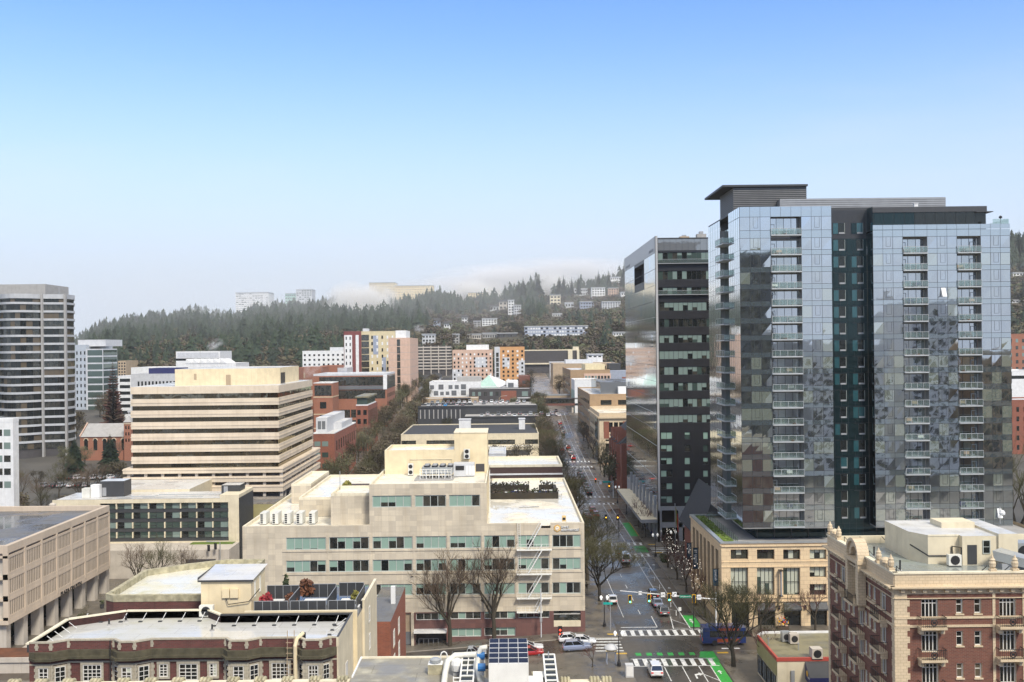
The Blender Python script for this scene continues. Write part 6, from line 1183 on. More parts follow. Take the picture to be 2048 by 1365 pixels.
# ---------------------------------------------------------------- striped cream office
def striped():
    Y=281.; XR=P(558,850,Y)[0]; X0=P(262,850,Y)[0]; YB=330; t=thing('striped_office',(-85,Y,-4),'cream office block banded with dark bronze ribbon glass and garage decks below','office building'); z=lambda py:zat(410,py,Y)
    tops=[773]+[798+23.05*k for k in range(6)]; 
    s=MB(); s.box(X0+.4,XR-.4,Y+.4,YB-.4,-5,z(775),'dark_wall'); s.build('core',t)
    for k in range(7):
        zt=z(773) if k==0 else z(797.5+23.1*(k-1)); zb=z(787.5) if k==0 else z(811.5+23.1*(k-1)); b=MB()
        b.box(X0,XR,Y,YB,zb,zt,'band_stone',top='roof_pale' if k==0 else None)
        if k: b.box(X0-.12,XR+.12,Y-.12,YB,zt-1.15,zt-.85,'band_stone')
        b.build('stone_band',t)
        g=MB(); zn=z(797.5+23.1*k)
        n=32
        for p,(u0,u1),nn in ((PL('F',Y+.35),(X0+.35,XR-.35),40),(PL('E',XR-.35),(Y+.35,YB-.35),30)):
            p.quad(g,u0,u1,zn-.02,zb+.02,0,'glass_bronze')
            for q in range(nn+1): u=u0+(u1-u0)*q/nn; p.box(g,u-.03,u+.03,zn,zb,.005,.03,'black_metal')
        g.build('ribbon_window',t)
    # wider garage decks
    b=MB(); x0=X0-2; x1=XR+1.2; y0=Y-1.2
    for zt,zb in ((z(936),z(946)),(z(953),z(964)),(z(971),z(984))): b.box(x0,x1,y0,YB+6,zb,zt,'band_stone'); b.box(x0-.15,x1+.15,y0-.15,YB+6,zt-.5,zt-.25,'band_stone')
    b.build('garage_deck',t)
    for k in range(10): b=MB(); x=x0+1+k*(x1-x0-2)/9; b.box(x,x+.8,y0+.6,y0+1.2,-5,z(946),'concrete'); b.build('garage_column',t)
    for k in range(7): b=MB(); y=y0+6+k*7; b.box(x1-1.2,x1-.6,y,y+.8,-5,z(946),'concrete'); b.build('garage_column',t)
    yp=Y+7; a=P(350,760,yp)[0]; c=P(514,760,yp)[0]; d=XR-6; zz=zat(450,738,yp); b=MB(); b.prism([(a,yp),(c,yp),(P(560,760,yp+9)[0],yp+9),(P(560,760,yp+9)[0],YB-6),(a,YB-6)],z(773)-.1,zz,'cream_wall','roof_pale'); b.build('penthouse',t)
    pp=PL('F',yp); b=MB(); pp.box(b,P(388,750,yp)[0],P(393,750,yp)[0],zat(390,760,yp),zat(390,748,yp),.003,.06,'tan'); b.build('louvre',t); b=MB(); pp.box(b,P(452,760,yp)[0],P(461.5,760,yp)[0],zat(456,771,yp),zat(456,750,yp),.003,.06,'tan'); b.build('louvre',t)
    for k in range(5): b=MB(); y=yp+10+k*1.2; b.box(P(560,760,yp+9)[0]+.005,P(560,760,yp+9)[0]+.1,y,y+.7,z(773),z(773)+3.2,'black_metal'); b.build('vent_slot',t)
striped()
# ================================================================ farther city
def gwin(root,pl,u0,u1,z0,z1,nu,nz,wf=.55,hf=.55,mats=('glass_dark',),name='window',d=.05,skip=None,seed=1):
    """a grid of small windows, each its own part (shared mesh per material)"""
    du=(u1-u0)/nu; dz=(z1-z0)/nz; w=du*wf; h=dz*hf; me={}; r=random.Random(seed)
    for k in range(nz):
        for i in range(nu):
            if skip and skip(i,k): continue
            m=r.choice(mats); u=u0+(i+.5)*du; z=z0+(k+.5)*dz
            if m not in me:
                b=MB(); a=pl.pt(u,z); p=PL(pl.k,pl.a); p.box(b,u-w/2,u+w/2,z-h/2,z+h/2,-.02,d,m); o=b.build(name,root,loc=a); me[m]=o
            else:
                o=me[m].copy(); COL.objects.link(o); o.parent=root; o.location=Vector(pl.pt(u,z))-Vector(root['_w'])
def rib(root,pl,u0,u1,zs,h,mat='glass_dark',name='ribbon_window',d=.06):
    for z in zs: b=MB(); pl.box(b,u0,u1,z,z+h,-.02,d,mat); b.build(name,root)
def blk(name,label,cat,px0,px1,pyt,Y,YB,mat,roof='roof_pale',zb=None,par=.5,root=None,parapet_m=None):
    """box building from its frontal pixel rectangle"""
    ym=pyt+12; x0,x1=P(px0,ym,Y)[0],P(px1,ym,Y)[0]; zt=zat((px0+px1)/2,pyt,Y); zb=zb if zb is not None else min(tz(x0,Y),tz(x1,YB))-3
    t=root or thing(name,((x0+x1)/2,Y,zb),label,cat); b=MB(); b.box(x0,x1,Y,YB,zb,zt-par,mat,top=roof)
    b.build('wall',t)
    if par>0: b=MB(); parapet(b,x0-.05,x1+.05,Y-.05,YB+.05,zt-par,zt,parapet_m or mat,.4); b.build('parapet',t)
    return t,x0,x1,zb,zt,PL('F',Y),PL('E',x1),PL('W',x0)
# --- left: curved dark tower
mk_plain('tower_band',(.44,.45,.455),.6); mk_plain('pale_blue',(.42,.46,.50),.6,streak=.2)
def curved_tower():
    Y=444.; t=thing('curved_tower',(-210,Y,0),'tall grey office tower with a rounded bay and dark ribbon windows at the left edge','office tower'); XR=P(151,760,Y)[0]; U=lambda px:P(px,760,Y)[0]; zt=zat(110,589,Y); fl=21.15*Y/F*.775
    fl=16.15*Y/F
    out=[(U(131),Y+10.5),(U(131),Y+.5),(U(90),Y-2.0)]; n=9
    for k in range(n+1): f=k/n; x=U(88)+(U(2)-U(88))*f; out.append((x,Y-2.2-6.5*math.sin(math.pi*f)**.8))
    out+=[(U(-4),Y-2),(U(-60),Y-2),(U(-60),Y+40),(U(70),Y+40)]; out=out[::-1]
    zb=-6; b=MB(); b.prism(offset_poly(out,-.9),zb,zt-1,'dark_wall','roof_grey'); b.build('core',t); k=0; z=zt
    while z>10:
        b=MB(); ring(b,out,-.9,0,z-(2.0 if k==0 else .95),z,'tower_band',True); b.build('floor_band',t)
        g=MB(); o2=offset_poly(out,-.5); zz=z-fl
        for i in range(len(o2)):
            a,c=o2[i],o2[(i+1)%len(o2)]; L=math.hypot(c[0]-a[0],c[1]-a[1]); m=max(1,int(L/1.9))
            for q in range(m):
                p0=(a[0]+(c[0]-a[0])*q/m,a[1]+(c[1]-a[1])*q/m); p1=(a[0]+(c[0]-a[0])*(q+.94)/m,a[1]+(c[1]-a[1])*(q+.94)/m); r=random.Random(k*100+i*9+q//3); g.face([(*p0,zz),(*p1,zz),(*p1,z-.9),(*p0,z-.9)],'glass_tan' if r.random()<.16 else ('glass_dark' if r.random()<.6 else 'glass_office'))
        g.build('ribbon_window',t); z-=fl; k+=1
    for px,y in ((90,Y-2.2),(131,Y+.3),(2,Y-2.4)): b=MB(); x=U(px); b.box(x-.42,x+.42,y-.4,y+1,zb,zt+.2,'concrete_grey'); b.build('pier',t)
    b=MB(); b.box(U(-60),U(80),Y+6,Y+30,zt-1,zat(40,569,Y+6),'concrete_grey'); b.build('plant_storey',t); b=MB(); x=U(104); b.tube([(x,Y+8,zt),(x,Y+8,zt+3.6),(x-2,Y+8,zt+3.6)],.15,'grey_metal',5); b.build('davit',t)
curved_tower()
t,x0,x1,zb,zt,pf,pe,pw=blk('pale_office_corner','pale stone office corner with paired windows at the far left edge','office building',-60,26,838,262,265,'off_white',par=1)
gwin(t,pf,x0,x1-.5,zt-19,zt-2,5,5,.8,.5,('glass_office','blind_grey'))
t,x0,x1,zb,zt,pf,pe,pw=blk('glass_apartment_block','pale apartment block with a blue-green glass corner beside the curved tower','apartment block',150,173,690,600,640,'pale_blue')
x2=P(207,700,600)[0]; b=MB(); b.box(x1,x2,599,621,zb,zat(205,698,600),'pale_grey',top='roof_pale'); b.build('glass_wing',t); zz=zat(205,698,600); [rib(t,q,u0,u1,[zz-4.-k*4.2 for k in range(13)],3.3,'glass_green') for q,u0,u1 in ((PL('F',599),x1+1,x2-.3),(PL('E',x2),599.5,620.5))]; gwin(t,pf,x0,x1,zt-50,zt-3,3,12,.35,.5); b=MB(); b.box(x0,x1+10,604,630,zt-1,zt+3,'pale_grey'); b.build('plant_storey',t)
for k,(px0,px1,pyt,Y,m,l) in enumerate(((236,252,722,900,'tan','small tan apartment block peeping beside the glass apartment block'),(236,262,752,560,'off_white','white balconied block just left of the striped office'),(262,352,735,620,'off_white','long white low roofline behind the striped office'),(262,352,748,520,'pale_grey','white modern block with slanting fins above the striped office'),(352,440,703,700,'off_white','white slab with a thin dark window band above the striped office'),(352,472,727,590,'off_white','white sawtooth-roofed hall behind the cream penthouse'))):
    t,x0,x1,zb,zt,pf,pe,pw=blk('white_block',l,'building',px0,px1,pyt,Y,Y+30,m)
    if k==0: gwin(t,pf,x0,x1,zt-14,zt-1,3,5)
    elif k==1: rib(t,pf,x0+1,x1-.5,[zt-3.4-q*3.6 for q in range(6)],1.8)
    elif k==3:
        gwin(t,pf,x0+3,x1,zt-9,zt-3.5,11,1,.5,.85); b=MB(); b.box(P(292,745,Y)[0],x1,Y+4,Y+20,zt-1,zt+2.8,'navy'); b.build('plant_storey',t)
    elif k==4: rib(t,pf,x0,x1-.5,[zt-6.5],1.6); rib(t,pf,x0+2,x0+14,[zt-10.],1.5); b=MB(); b.box(x0+1,x1-1,Y-.1,Y-.02,zt-4.3,zt-1,'pale_grey'); b.build('spandrel',t)
    elif k==5:
        b=MB()
        for q in range(6): a=x0+6+q*4; b.hexa([(a,Y-.3,zt),(a+4,Y-.3,zt),(a+4,Y+20,zt),(a,Y+20,zt),(a,Y-.3,zt+2.6),(a+.3,Y-.3,zt+2.6),(a+.3,Y+20,zt+2.6),(a,Y+20,zt+2.6)],'off_white')
        b.build('sawtooth_roof',t)
# --- brick church
Y=430.; t=thing('brick_church',(-170,Y,-4),'red-brick church with a long grey roof, arched windows and a square bell tower','church'); x0=P(160,880,Y)[0]; x1=P(247,880,Y)[0]; ze=zat(205,873,Y); zr=zat(205,848,Y+8); b=MB(); b.box(x0,x1,Y,Y+16,-6,ze,'brick_far'); b.face([(x0,Y,ze),(x0,Y+16,ze),(x0,Y+8,zr)],'brick_far'); b.build('wall',t); b=MB(); b.hexa([(x0+.4,Y-.5,ze-.2),(x1+.2,Y-.5,ze-.2),(x1+.2,Y+16.5,ze-.2),(x0+.4,Y+16.5,ze-.2),(x0+.4,Y+7.9,zr+.2),(x1+.2,Y+7.9,zr+.2),(x1+.2,Y+8.1,zr+.2),(x0+.4,Y+8.1,zr+.2)],'concrete_grey'); b.build('roof',t); b=MB(); b.bar((x0,Y-.4,ze),(x0,Y+8,zr+.5),.5,'salmon'); b.build('gable_coping',t); p=PL('F',Y)
for k in range(5):
    u=x0+2.6+k*4; b=MB(); p.box(b,u-.8,u+.8,ze-6,ze-1.8,-.1,.04,'glass_dark'); b.disc(p.pt(u,ze-1.8,.05),(1,0,0),(0,0,1),.8,'glass_dark',12,d=.1); b.build('arched_window',t); b=MB(); pts=[p.pt(u+.95*math.cos(a),ze-1.8+.95*math.sin(a),.1) for a in [math.pi*q/8 for q in range(9)]]; b.tube(pts,.2,'terracotta',5); b.build('window_arch',t)
xa,xb=P(248,880,Y-2)[0],P(262,880,Y-2)[0]; zt=zat(255,845,Y-2); b=MB(); b.box(xa,xb,Y-2,Y+2,-6,zt,'brick_far'); b.box(xa-.1,xb+.1,Y-2.1,Y+2.1,zt-.8,zt-.4,'terracotta'); b.hexa([(xa-.3,Y-2.3,zt),(xb+.3,Y-2.3,zt),(xb+.3,Y+2.3,zt),(xa-.3,Y+2.3,zt),((xa+xb)/2-.2,Y-.2,zt+2.5),((xa+xb)/2+.2,Y-.2,zt+2.5),((xa+xb)/2+.2,Y+.2,zt+2.5),((xa+xb)/2-.2,Y+.2,zt+2.5)],'concrete_grey'); b.build('bell_tower',t); gwin(t,PL('F',Y-2),xa+.3,xb-.3,zt-9,zt-.9,2,3,.45,.5); b=MB(); b.box((xa+xb)/2-.1,(xa+xb)/2+.1,Y-.1,Y+.1,zt+2.4,zt+5.4,'off_white'); b.box((xa+xb)/2-.7,(xa+xb)/2+.7,Y-.12,Y+.12,zt+4.2,zt+4.5,'off_white'); b.build('cross',t)
# --- brick university blocks along the side avenue
t,x0,x1,zb,zt,pf,pe,pw=blk('brick_glass_hall','red-brick college hall with two dark glass upper storeys under a white roof edge','college building',627,774,748,521,558,'brick_far',par=1,parapet_m='pale_grey')
rib(t,pf,x0+3,x1-1,[zt-6.2],4.6,'glass_office'); rib(t,pf,x0+3,x1-1,[zt-13],4.4,'glass_office'); b=MB(); pf.box(b,x0,x1,zt-8.2,zt-6.3,-.1,.3,'panel_grey'); pf.box(b,x1-2,x1,zt-8.3,zt-.8,.0,.35,'off_white'); pe.box(b,521,558,zt-8,zt-.8,.0,.1,'panel_grey'); b.build('panel_band',t); gwin(t,pf,x0+8,x1-8,zt-29,zt-18,4,2,.9,.75,('glass_office',)); gwin(t,pe,521,556,zt-26,zt-9.5,6,4,.45,.5)
t,x0,x1,zb,zt,pf,pe,pw=blk('brick_stair_tower','square red-brick tower with a glazed top beside the striped office','college building',627,665,766,500,518,'brick_far',par=.3,parapet_m='off_white'); rib(t,pf,x0+.5,x1-.5,[zt-6.5],5.2,'glass_office'); gwin(t,pf,x0+3,x1-3,zt-34,zt-8,1,4,.9,.5); b=MB()
for z in (zt-7.4,zt-16,zt-23): pf.box(b,x0-.1,x1+.1,z,z+.5,.01,.15,'terracotta'); pe.box(b,500,518,z,z+.5,.01,.15,'terracotta')
b.build('stone_band',t)
for k,(px0,px1,pyt,Y,l) in enumerate(((563,586,738,480,'small red-brick block just right of the cream penthouse'),(596,642,735,560,'plain red-brick block with a dark stained top behind the brick tower'),(640,674,732,590,'taller red-brick box behind the glass-topped hall'))): t,*_=blk('brick_box',l,'college building',px0,px1,pyt,Y,Y+25,'brick_far'); b=MB(); pl=_[4]; pl.box(b,_[0]+2,_[0]+4,_[3]-6,_[3]-3,.003,.08,'tan'); b.build('louvre',t)
t,x0,x1,zb,zt,pf,pe,pw=blk('grey_annex','grey ribbed annex beside the taller red-brick box','college building',672,694,736,592,615,'pale_grey'); gwin(t,pf,x0,x1,zt-14,zt-1,8,1,.3,.9,('blue_grey',))
t,x0,x1,zb,zt,pf,pe,pw=blk('brick_lab','low red-brick lab with a pale grey set-back top on the side avenue','college building',627,669,866,361,412,'brick_red',par=.4,parapet_m='off_white'); gwin(t,pf,x0,x1-2,zt-14,zt-2,2,3,.8,.45,('glass_green','blind_grey')); gwin(t,pe,363,410,zt-14,zt-2,9,2,.3,.6)
u1=P(654,840,366)[0]; b=MB(); b.box(x0,u1,366,406,zt-.4,zat(640,836,366),'pale_grey',top='roof_pale'); b.box(u1,x1-.5,380,406,zt-.4,zat(660,846,380),'pale_grey',top='roof_pale'); b.build('setback_storey',t); gwin(t,PL('F',366),x0+.5,u1-.5,zt+.5,zt+4.2,2,1,.8,.8,('panel_grey',))
t,x0,x1,zb,zt,pf,pe,pw=blk('lantern_block','small red-brick block with a glazed lantern and mossy roof on the side avenue','college building',712,736,812,447,480,'brick_red',par=.3); u0=P(712,805,447.5)[0]; b=MB(); b.box(u0,x1-.1,447.5,476,zt,zt+.5,'off_white'); b.box(u0+.3,x1-.4,448,475,zt+.5,zt+3.6,'glass_green'); b.box(u0-.4,x1+.3,447,477,zt+3.6,zt+4.2,'roof_moss'); b.build('lantern',t); gwin(t,pe,448,479,zt-9,zt-1.5,8,1,.4,.8); gwin(t,pf,x0,x1,zt-9,zt-1,2,2)
# --- tall housing slabs
t,x0,x1,zb,zt,pf,pe,pw=blk('pink_tower','tall plain pink concrete tower with one dark vertical window strip','tower',777,820,676,620,677,'salmon',par=.6)
rib(t,pf,x0+5.2,x0+7.2,[zt-5.2-k*4.6 for k in range(15)],4.2,'glass_office'); b=MB()
for k in range(15): pf.box(b,x0,x1,zt-4.6-k*4.6,zt-4.45-k*4.6,.005,.05,'concrete_grey'); pe.box(b,620,677,zt-4.6-k*4.6,zt-4.45-k*4.6,.005,.05,'concrete_grey')
b.build('panel_joint',t); b=MB(); b.box(x0+4,x0+10.5,624,650,zt-.6,zt+4.6,'off_white'); b.build('plant_storey',t)
t,x0,x1,zb,zt,pf,pe,pw=blk('striped_apartment_tower','tall apartment slab in maroon, white and yellow panels behind the pink tower','apartment tower',688,790,663,690,715,'yellow_wall',par=.6); W=x1-x0; b=MB(); pf.box(b,x0-.1,x0+W*.34,zb,zt+.1,.0,.5,'maroon'); b.build('maroon_panel',t); b=MB(); pf.box(b,x0+.3,x0+W*.16,zb,zt-2.5,.51,.7,'off_white'); pf.box(b,x0+W*.23,x0+W*.29,zb,zt-2.5,.51,.7,'off_white'); b.build('white_panel',t); rib(t,pf,x0+W*.345,x0+W*.49,[zt-6.3-k*4.6 for k in range(11)],3.9,'glass_office',d=.3); b=MB(); pf.box(b,x0+W*.57,x0+W*.67,zt-16,zt-3,.0,.1,'blue_grey'); pf.box(b,x0+W*.57,x0+W*.67,zt-42,zt-30,.0,.1,'blue_grey'); pf.box(b,x0+W*.74,x0+W*.82,zt-28,zt-18,.0,.1,'blue_grey'); b.build('blue_panel',t); gwin(t,pf,x0+W*.5,x1,zt-50,zt-2,5,11,.3,.5,('glass_dark','off_white'),d=.15); gwin(t,PL('F',689.3),x0+.3,x0+W*.16,zt-50,zt-2.5,2,11,.3,.5); b=MB(); b.box(x0+W*.36,x0+W*.46,692,700,zt-.6,zt+2,'pale_grey'); b.build('plant_storey',t)
t,x0,x1,zb,zt,pf,pe,pw=blk('white_apartment_slab','white apartment slab with small dark windows left of the maroon slab','apartment block',605,690,702,760,780,'off_white',par=.6); gwin(t,pf,x0,x1,zt-30,zt-1.5,9,8,.42,.42); b=MB(); b.box(x0+20,x1,765,775,zt-.6,zt+2.6,'pale_grey'); b.build('plant_storey',t)
t,x0,x1,zb,zt,pf,pe,pw=blk('slatted_garage','open parking garage with pale horizontal decks on the lower hill','parking garage',824,900,692,880,900,'dark_wall',par=0); b=MB()
for k in range(8): b.box(x0-.5,x1+.5,879,901,zt-2-k*2.7,zt-.9-k*2.7,'concrete')
b.build('parking_deck',t)
for q in range(5): b=MB(); u=x0+(x1-x0)*(q+.5)/5; b.box(u-.4,u+.4,878.6,879,zb,zt,'concrete'); b.build('column',t)
for k,(px0,px1,pyt,l) in enumerate(((905,985,700,'orange-brick apartment block with pale grey window panels'),(989,1049,694,'narrower orange-brick apartment block with a grey glazed stair strip'))):
    t,x0,x1,zb,zt,pf,pe,pw=blk('orange_apartment_block',l,'apartment block',px0,px1,pyt,800,825,'salmon' if k==0 else 'orange_wall',par=.6,zb=10); W=x1-x0; b=MB()
    if k==0: pf.box(b,x0+W*.55,x0+W*.86,zt-14,zt-6,.01,.12,'pale_grey'); pf.box(b,x0-.2,x0+W*.23,zb,zt-15.5,.01,.12,'pale_grey')
    else: pf.box(b,x0,x0+W*.18,zb,zt+.1,.01,.5,'pale_grey'); pf.box(b,x0+W*.26,x0+W*.50,zt-16,zt-8.5,.01,.12,'pale_grey'); pf.box(b,x1-W*.2,x1+.1,zt-24,zt-11,.01,.12,'pale_grey')
    b.build('grey_panel',t); gwin(t,PL('F',799.86),x0+(0 if k==0 else W*.22),x1,zt-28,zt-2,10 if k==0 else 5,8,.4,.5,('glass_dark','glass_office','off_white')); 
    if k==0: b=MB(); b.box(x0+11,x0+29,803,815,zt-.6,zt+4,'off_white'); b.build('plant_storey',t)
    else: rib(t,PL('F',799.5),x0+W*.05,x0+W*.14,[zt-8-q*4 for q in range(5)],3.4,'glass_office')
t,x0,x1,zb,zt,pf,pe,pw=blk('long_dark_hall','long dark-walled hall under a thin cream roof line below the hill','hall',1040,1158,700,900,930,'dark_wall',par=.8,parapet_m='cream_pale',zb=14); b=MB(); b.box(x1-10,x1-6,898,901,zb,zt-.8,'cream_pale'); b.box(x1-2,x1+.2,898,901,zb,zt-.8,'cream_pale'); b.build('pier',t); b=MB(); b.box(x1-5,x1,902,910,zt-.8,zt+2.6,'cream_pale'); b.build('plant_storey',t); rib(t,pf,x0,x1-11,[zt-13],1.2,'cream_pale',name='deck_edge',d=2)
# --- centre strip between the avenues
t,x0,x1,zb,zt,pf,pe,pw=blk('dark_brick_shop','low dark-brick building with a cream roof just behind the stone office','shop building',960,1124.5,930,256,276,'brick_dark',roof='roof_white',par=.6,parapet_m='cream_coping'); b=MB(); pf.box(b,x0,x1+.1,zt-2.6,zt-2.2,.01,.15,'off_white'); b.build('stone_band',t); gwin(t,pf,x0,x1,zt-7.5,zt-3,6,1,.45,.7,('blind_grey','glass_dark'))
t,x0,x1,zb,zt,pf,pe,pw=blk('grey_shed','pale blue-grey shed roof building between the stone office and the bare trees','shed',978,1012,907,282,300,'pale_grey',par=.3); b=MB(); pf.box(b,x0+2.2,x0+3.2,zt-2.6,zt-1.6,.003,.06,'panel_grey'); b.build('vent',t)
t,x0,x1,zb,zt,pf,pe,pw=blk('cream_garage','low cream parking garage with long dark openings behind the bare trees','parking garage',805,1065,894,404,411,'cream_pale',par=.3)
for z in (zt-3.6,zt-8.2): b=MB(); pf.box(b,x0+1,x1-1,z,z+2.1,-.01,.04,'dark_wall'); b.build('deck_opening',t)
t,x0,x1,zb,zt,pf,pe,pw=blk('cream_hall','long low cream hall with a blue-grey roof and slit windows','hall',802,1077.5,868,416,470,'cream_pale',roof='slate',par=.4)
for a,c in ((803,832),(853,912),(968,1030),(1050,1076)): b=MB(); pf.box(b,P(a,880,416)[0],P(c,880,416)[0],zt-4.5,zt-2.6,-.01,.05,'glass_office'); b.build('slit_window',t)
b=MB(); b.box(P(912,860,412)[0],P(969,860,412)[0],411,416-.01,zb,zt-1.8,'cream_pale'); b.build('porch',t)
for a,c,l in ((918,941,'left'),(1038,1050,'right')): k=thing('roof_box',(P(a,850,440)[0],440,zt),'white box hut on the %s of the blue-grey hall roof'%l,'roof hut'); b=MB(); b.box(P(a,850,440)[0],P(c,850,440)[0],440,446,zt-.4,zt+4.,'off_white'); b.build('wall',k); b=MB(); b.box(P(a,850,440)[0]-.2,P(c,850,440)[0]+.2,439.8,446.2,zt+4.,zt+4.25,'pale_grey'); b.build('roof',k)
t,x0,x1,zb,zt,pf,pe,pw=blk('parking_deck','open parking deck with dark edges full of parked cars','parking deck',836,1075,815,500,545,'charcoal',roof='concrete_grey',par=.0); DECKZ=zt; b=MB(); b.box(x0,x1,499.6,500,zt-.0,zt+.9,'charcoal'); b.box(x0,x0+27,519.8,520.,zt,zt+.9,'charcoal'); b.build('deck_wall',t); DX=(x0,x1); b=MB(); b.box(x0+24,x1,474,499.5,zb,DECKZ-3.4,'charcoal',top='concrete_grey'); b.box(x0+24,x1,473.7,474,DECKZ-3.4,DECKZ-2.7,'charcoal'); b.build('lower_deck',t); b=MB(); [pf.box(b,x0+1+k*2.2,x0+1.5+k*2.2,zt-5.5,zt-1,.003,.25,'concrete_grey') for k in range(10)]; b.build('deck_column',t)
t,x0,x1,zb,zt,pf,pe,pw=blk('tan_low_house','low tan building with green panels at the back of the parking deck','building',844,956,797,560,575,'tan',par=.4,zb=8); b=MB(); pf.box(b,x0+9,x0+15,zb+2,zt-1.5,.003,.06,'olive_wall'); pf.box(b,x1-11,x1-4,zb+2,zt-3,.003,.06,'olive_wall'); b.build('green_panel',t); b=MB(); b.box(x0+12,x1-4,555,560-.02,zt-.3,zt+.3,'dark_wall'); b.build('awning',t)
t,x0,x1,zb,zt,pf,pe,pw=blk('white_market_hall','white two-storey hall with square dark windows and a glazed pyramid roof','market hall',859,962,764,600,630,'off_white',par=.5,zb=8)
for px,py,s in ((864,775,8),(882,774.5,10),(901,774.5,8),(913.5,774.5,8),(927,774,10),(872,787,9),(884,787.5,7),(895,787,7),(908,786.5,10),(927,786,10)): b=MB(); a,c,z0,z1=fr(600,px-s/2,py-s/2,px+s/2,py+s/2); pf.box(b,a,c,z0,z1,-.01,.06,'panel_grey'); b.build('window',t)
b=MB(); a=P(952,778,600)[0]; c=P(990,778,600)[0]; d=P(1036,770,600)[0]; b.box(a-.1,d,600.3,628,zb,zt-3,'off_white'); zz=zat(972,750,610); b.face([(a-1,599.8,zt-4),(c+2,599.8,zt-4),((a+c)/2+2,608,zz)],'copper_green'); b.face([(c+2,599.8,zt-4),(d-7,599.8,zt-2.),(d-7,622,zt-1),((a+c)/2+2,608,zz)],'off_white'); b.face([(a-1,599.8,zt-4),((a+c)/2+2,608,zz),(a-1,625,zt-4)],'copper_green'); b.face([((a+c)/2+2,608,zz),(d-7,622,zt-1),(a-1,625,zt-4)],'off_white'); b.build('pyramid_roof',t); b=MB(); b.box(P(914,757,606)[0],P(962,757,606)[0],606,622,zt-.5,zt+2.6,'concrete_grey'); b.build('plant_storey',t); b=MB(); b.box(d-7,d,599.5,622,zt-5,zt+.1,'off_white'); pf.box(b,d-6,d-2.6,zt-3.6,zt-1.,.51,.56,'panel_grey'); b.build('end_bay',t)
t,x0,x1,zb,zt,pf,pe,pw=blk('dark_brick_gallery','dark low gallery with a red-brick middle in front of the white hall','gallery',938,1062,778,580,596,'dark_wall',par=.4,zb=8); b=MB(); pf.box(b,x0+18.6,x0+27.5,zb+3,zt-1.2,.01,.1,'brick_red'); b.build('brick_panel',t); gwin(t,pf,x0+1,x0+18,zt-4.5,zt-1.2,5,1,.5,.7,('blind_grey','glass_office')); gwin(t,pf,x1-6,x1-1,zt-5,zt-1,1,1,.7,.7,('blind_grey',)); b=MB(); pf.box(b,x1-8,x1,zt-6,zt-5.2,.01,1.5,'off_white'); b.build('canopy',t)
t,*_=blk('brown_block','plain brown block right of the white hall roof','building',1038,1060,752,620,640,'redbrown'); b=MB(); _[4].box(b,_[0]+2,_[0]+4,_[3]-5,_[3]-3,.003,.05,'dark_wall'); b.build('window',t)
# skybridge
t=thing('skybridge',(25,566,14),'brown covered footbridge spanning the avenue far down the street','footbridge'); z0=zat(1100,812,560); b=MB(); b.box(2,41,560,564,z0,z0+1.2,'redbrown'); b.box(2,41,560,564,z0+3.6,z0+4.2,'dark_wall'); b.box(-20,2,561,563,z0,z0+1,'redbrown'); b.build('deck',t); b=MB(); b.box(2,41,560.4,560.5,z0+1.2,z0+3.6,'glass_office'); b.build('glazing',t)
for x in (16,37): b=MB(); b.box(x-.5,x+.5,561,563,5,z0,'concrete'); b.build('column',t)
t=thing('upper_footbridge',(25,600,14),'thin second footbridge behind the brown covered one','footbridge'); z0=zat(1100,797,600); b=MB(); b.box(8,42,600,603,z0,z0+1.6,'tan'); b.build('deck',t); b=MB(); b.box(8,42,599.8,599.9,z0+1.6,z0+2.6,'grey_metal'); b.build('railing',t)
# --- right of the avenue
X=38.1
def rb(name,label,cat,Yf,Yb,px1,pyt,mat,**k):
    p0=proj(X,Yf,20)[0]; return blk(name,label,cat,p0,px1,pyt,Yf,Yb,mat,**k)
t,x0,x1,zb,zt,pf,pe,pw=rb('tan_brick_office','tan-brick office with dark ribbon windows on the right of the avenue','office building',459,537,1330,788,'brick_tan',par=.6)
for k in range(5): b=MB(); pf.box(b,x0+5+k*8,x0+10+k*8,zt-5,zt-2.8,-.01,.06,'glass_dark'); b.build('window',t)
gwin(t,pw,462,535,zt-22,zt-2,9,5,.6,.4); b=MB(); b.box(x0+6,x0+50,470,520,zt-.6,zt+5,'panel_grey',top='roof_grey'); b.box(x0+14,x0+18,466,469,zt-.6,zt+3,'off_white'); b.build('plant_storey',t)
t,x0,x1,zb,zt,pf,pe,pw=rb('white_panel_hall','white windowless panelled block behind the tan-brick office','hall',560,590,1200,760,'off_white',par=.4,zb=8); b=MB(); pw.box(b,561,589,zb+4,zt-6,.003,.08,'copper_green'); b.build('green_panel',t)
t,x0,x1,zb,zt,pf,pe,pw=rb('large_tan_office','large tan office block with a pale window bay far along the avenue','office building',596,680,1220,740,'brick_tan',par=.7,zb=8); b=MB(); pf.box(b,x0+8,x0+24,zt-9,zt-2.2,.01,.3,'salmon'); b.build('bay_panel',t); gwin(t,PL('F',595.7),x0+8.4,x0+23.6,zt-8,zt-3.4,8,1,.7,.9,('blind_grey','glass_office')); gwin(t,pw,600,676,zt-30,zt-2,8,6,.6,.4); b=MB(); b.box(x0+10,x0+22,610,640,zt-.7,zt+3,'yellow_wall'); b.box(x0+24,x0+31,605,620,zt-.7,zt+3.4,'charcoal'); b.build('plant_storey',t)
t,x0,x1,zb,zt,pf,pe,pw=blk('wide_tan_block','wide flat-roofed tan block behind the large tan office','office building',1106,1236,727,720,760,'tan',par=.6,zb=12); gwin(t,pf,x0+20,x1,zt-5,zt-1,10,1,.5,.5); b=MB(); b.box(x0+10,x0+30,735,750,zt-.6,zt+2.5,'pale_grey'); b.build('plant_storey',t)
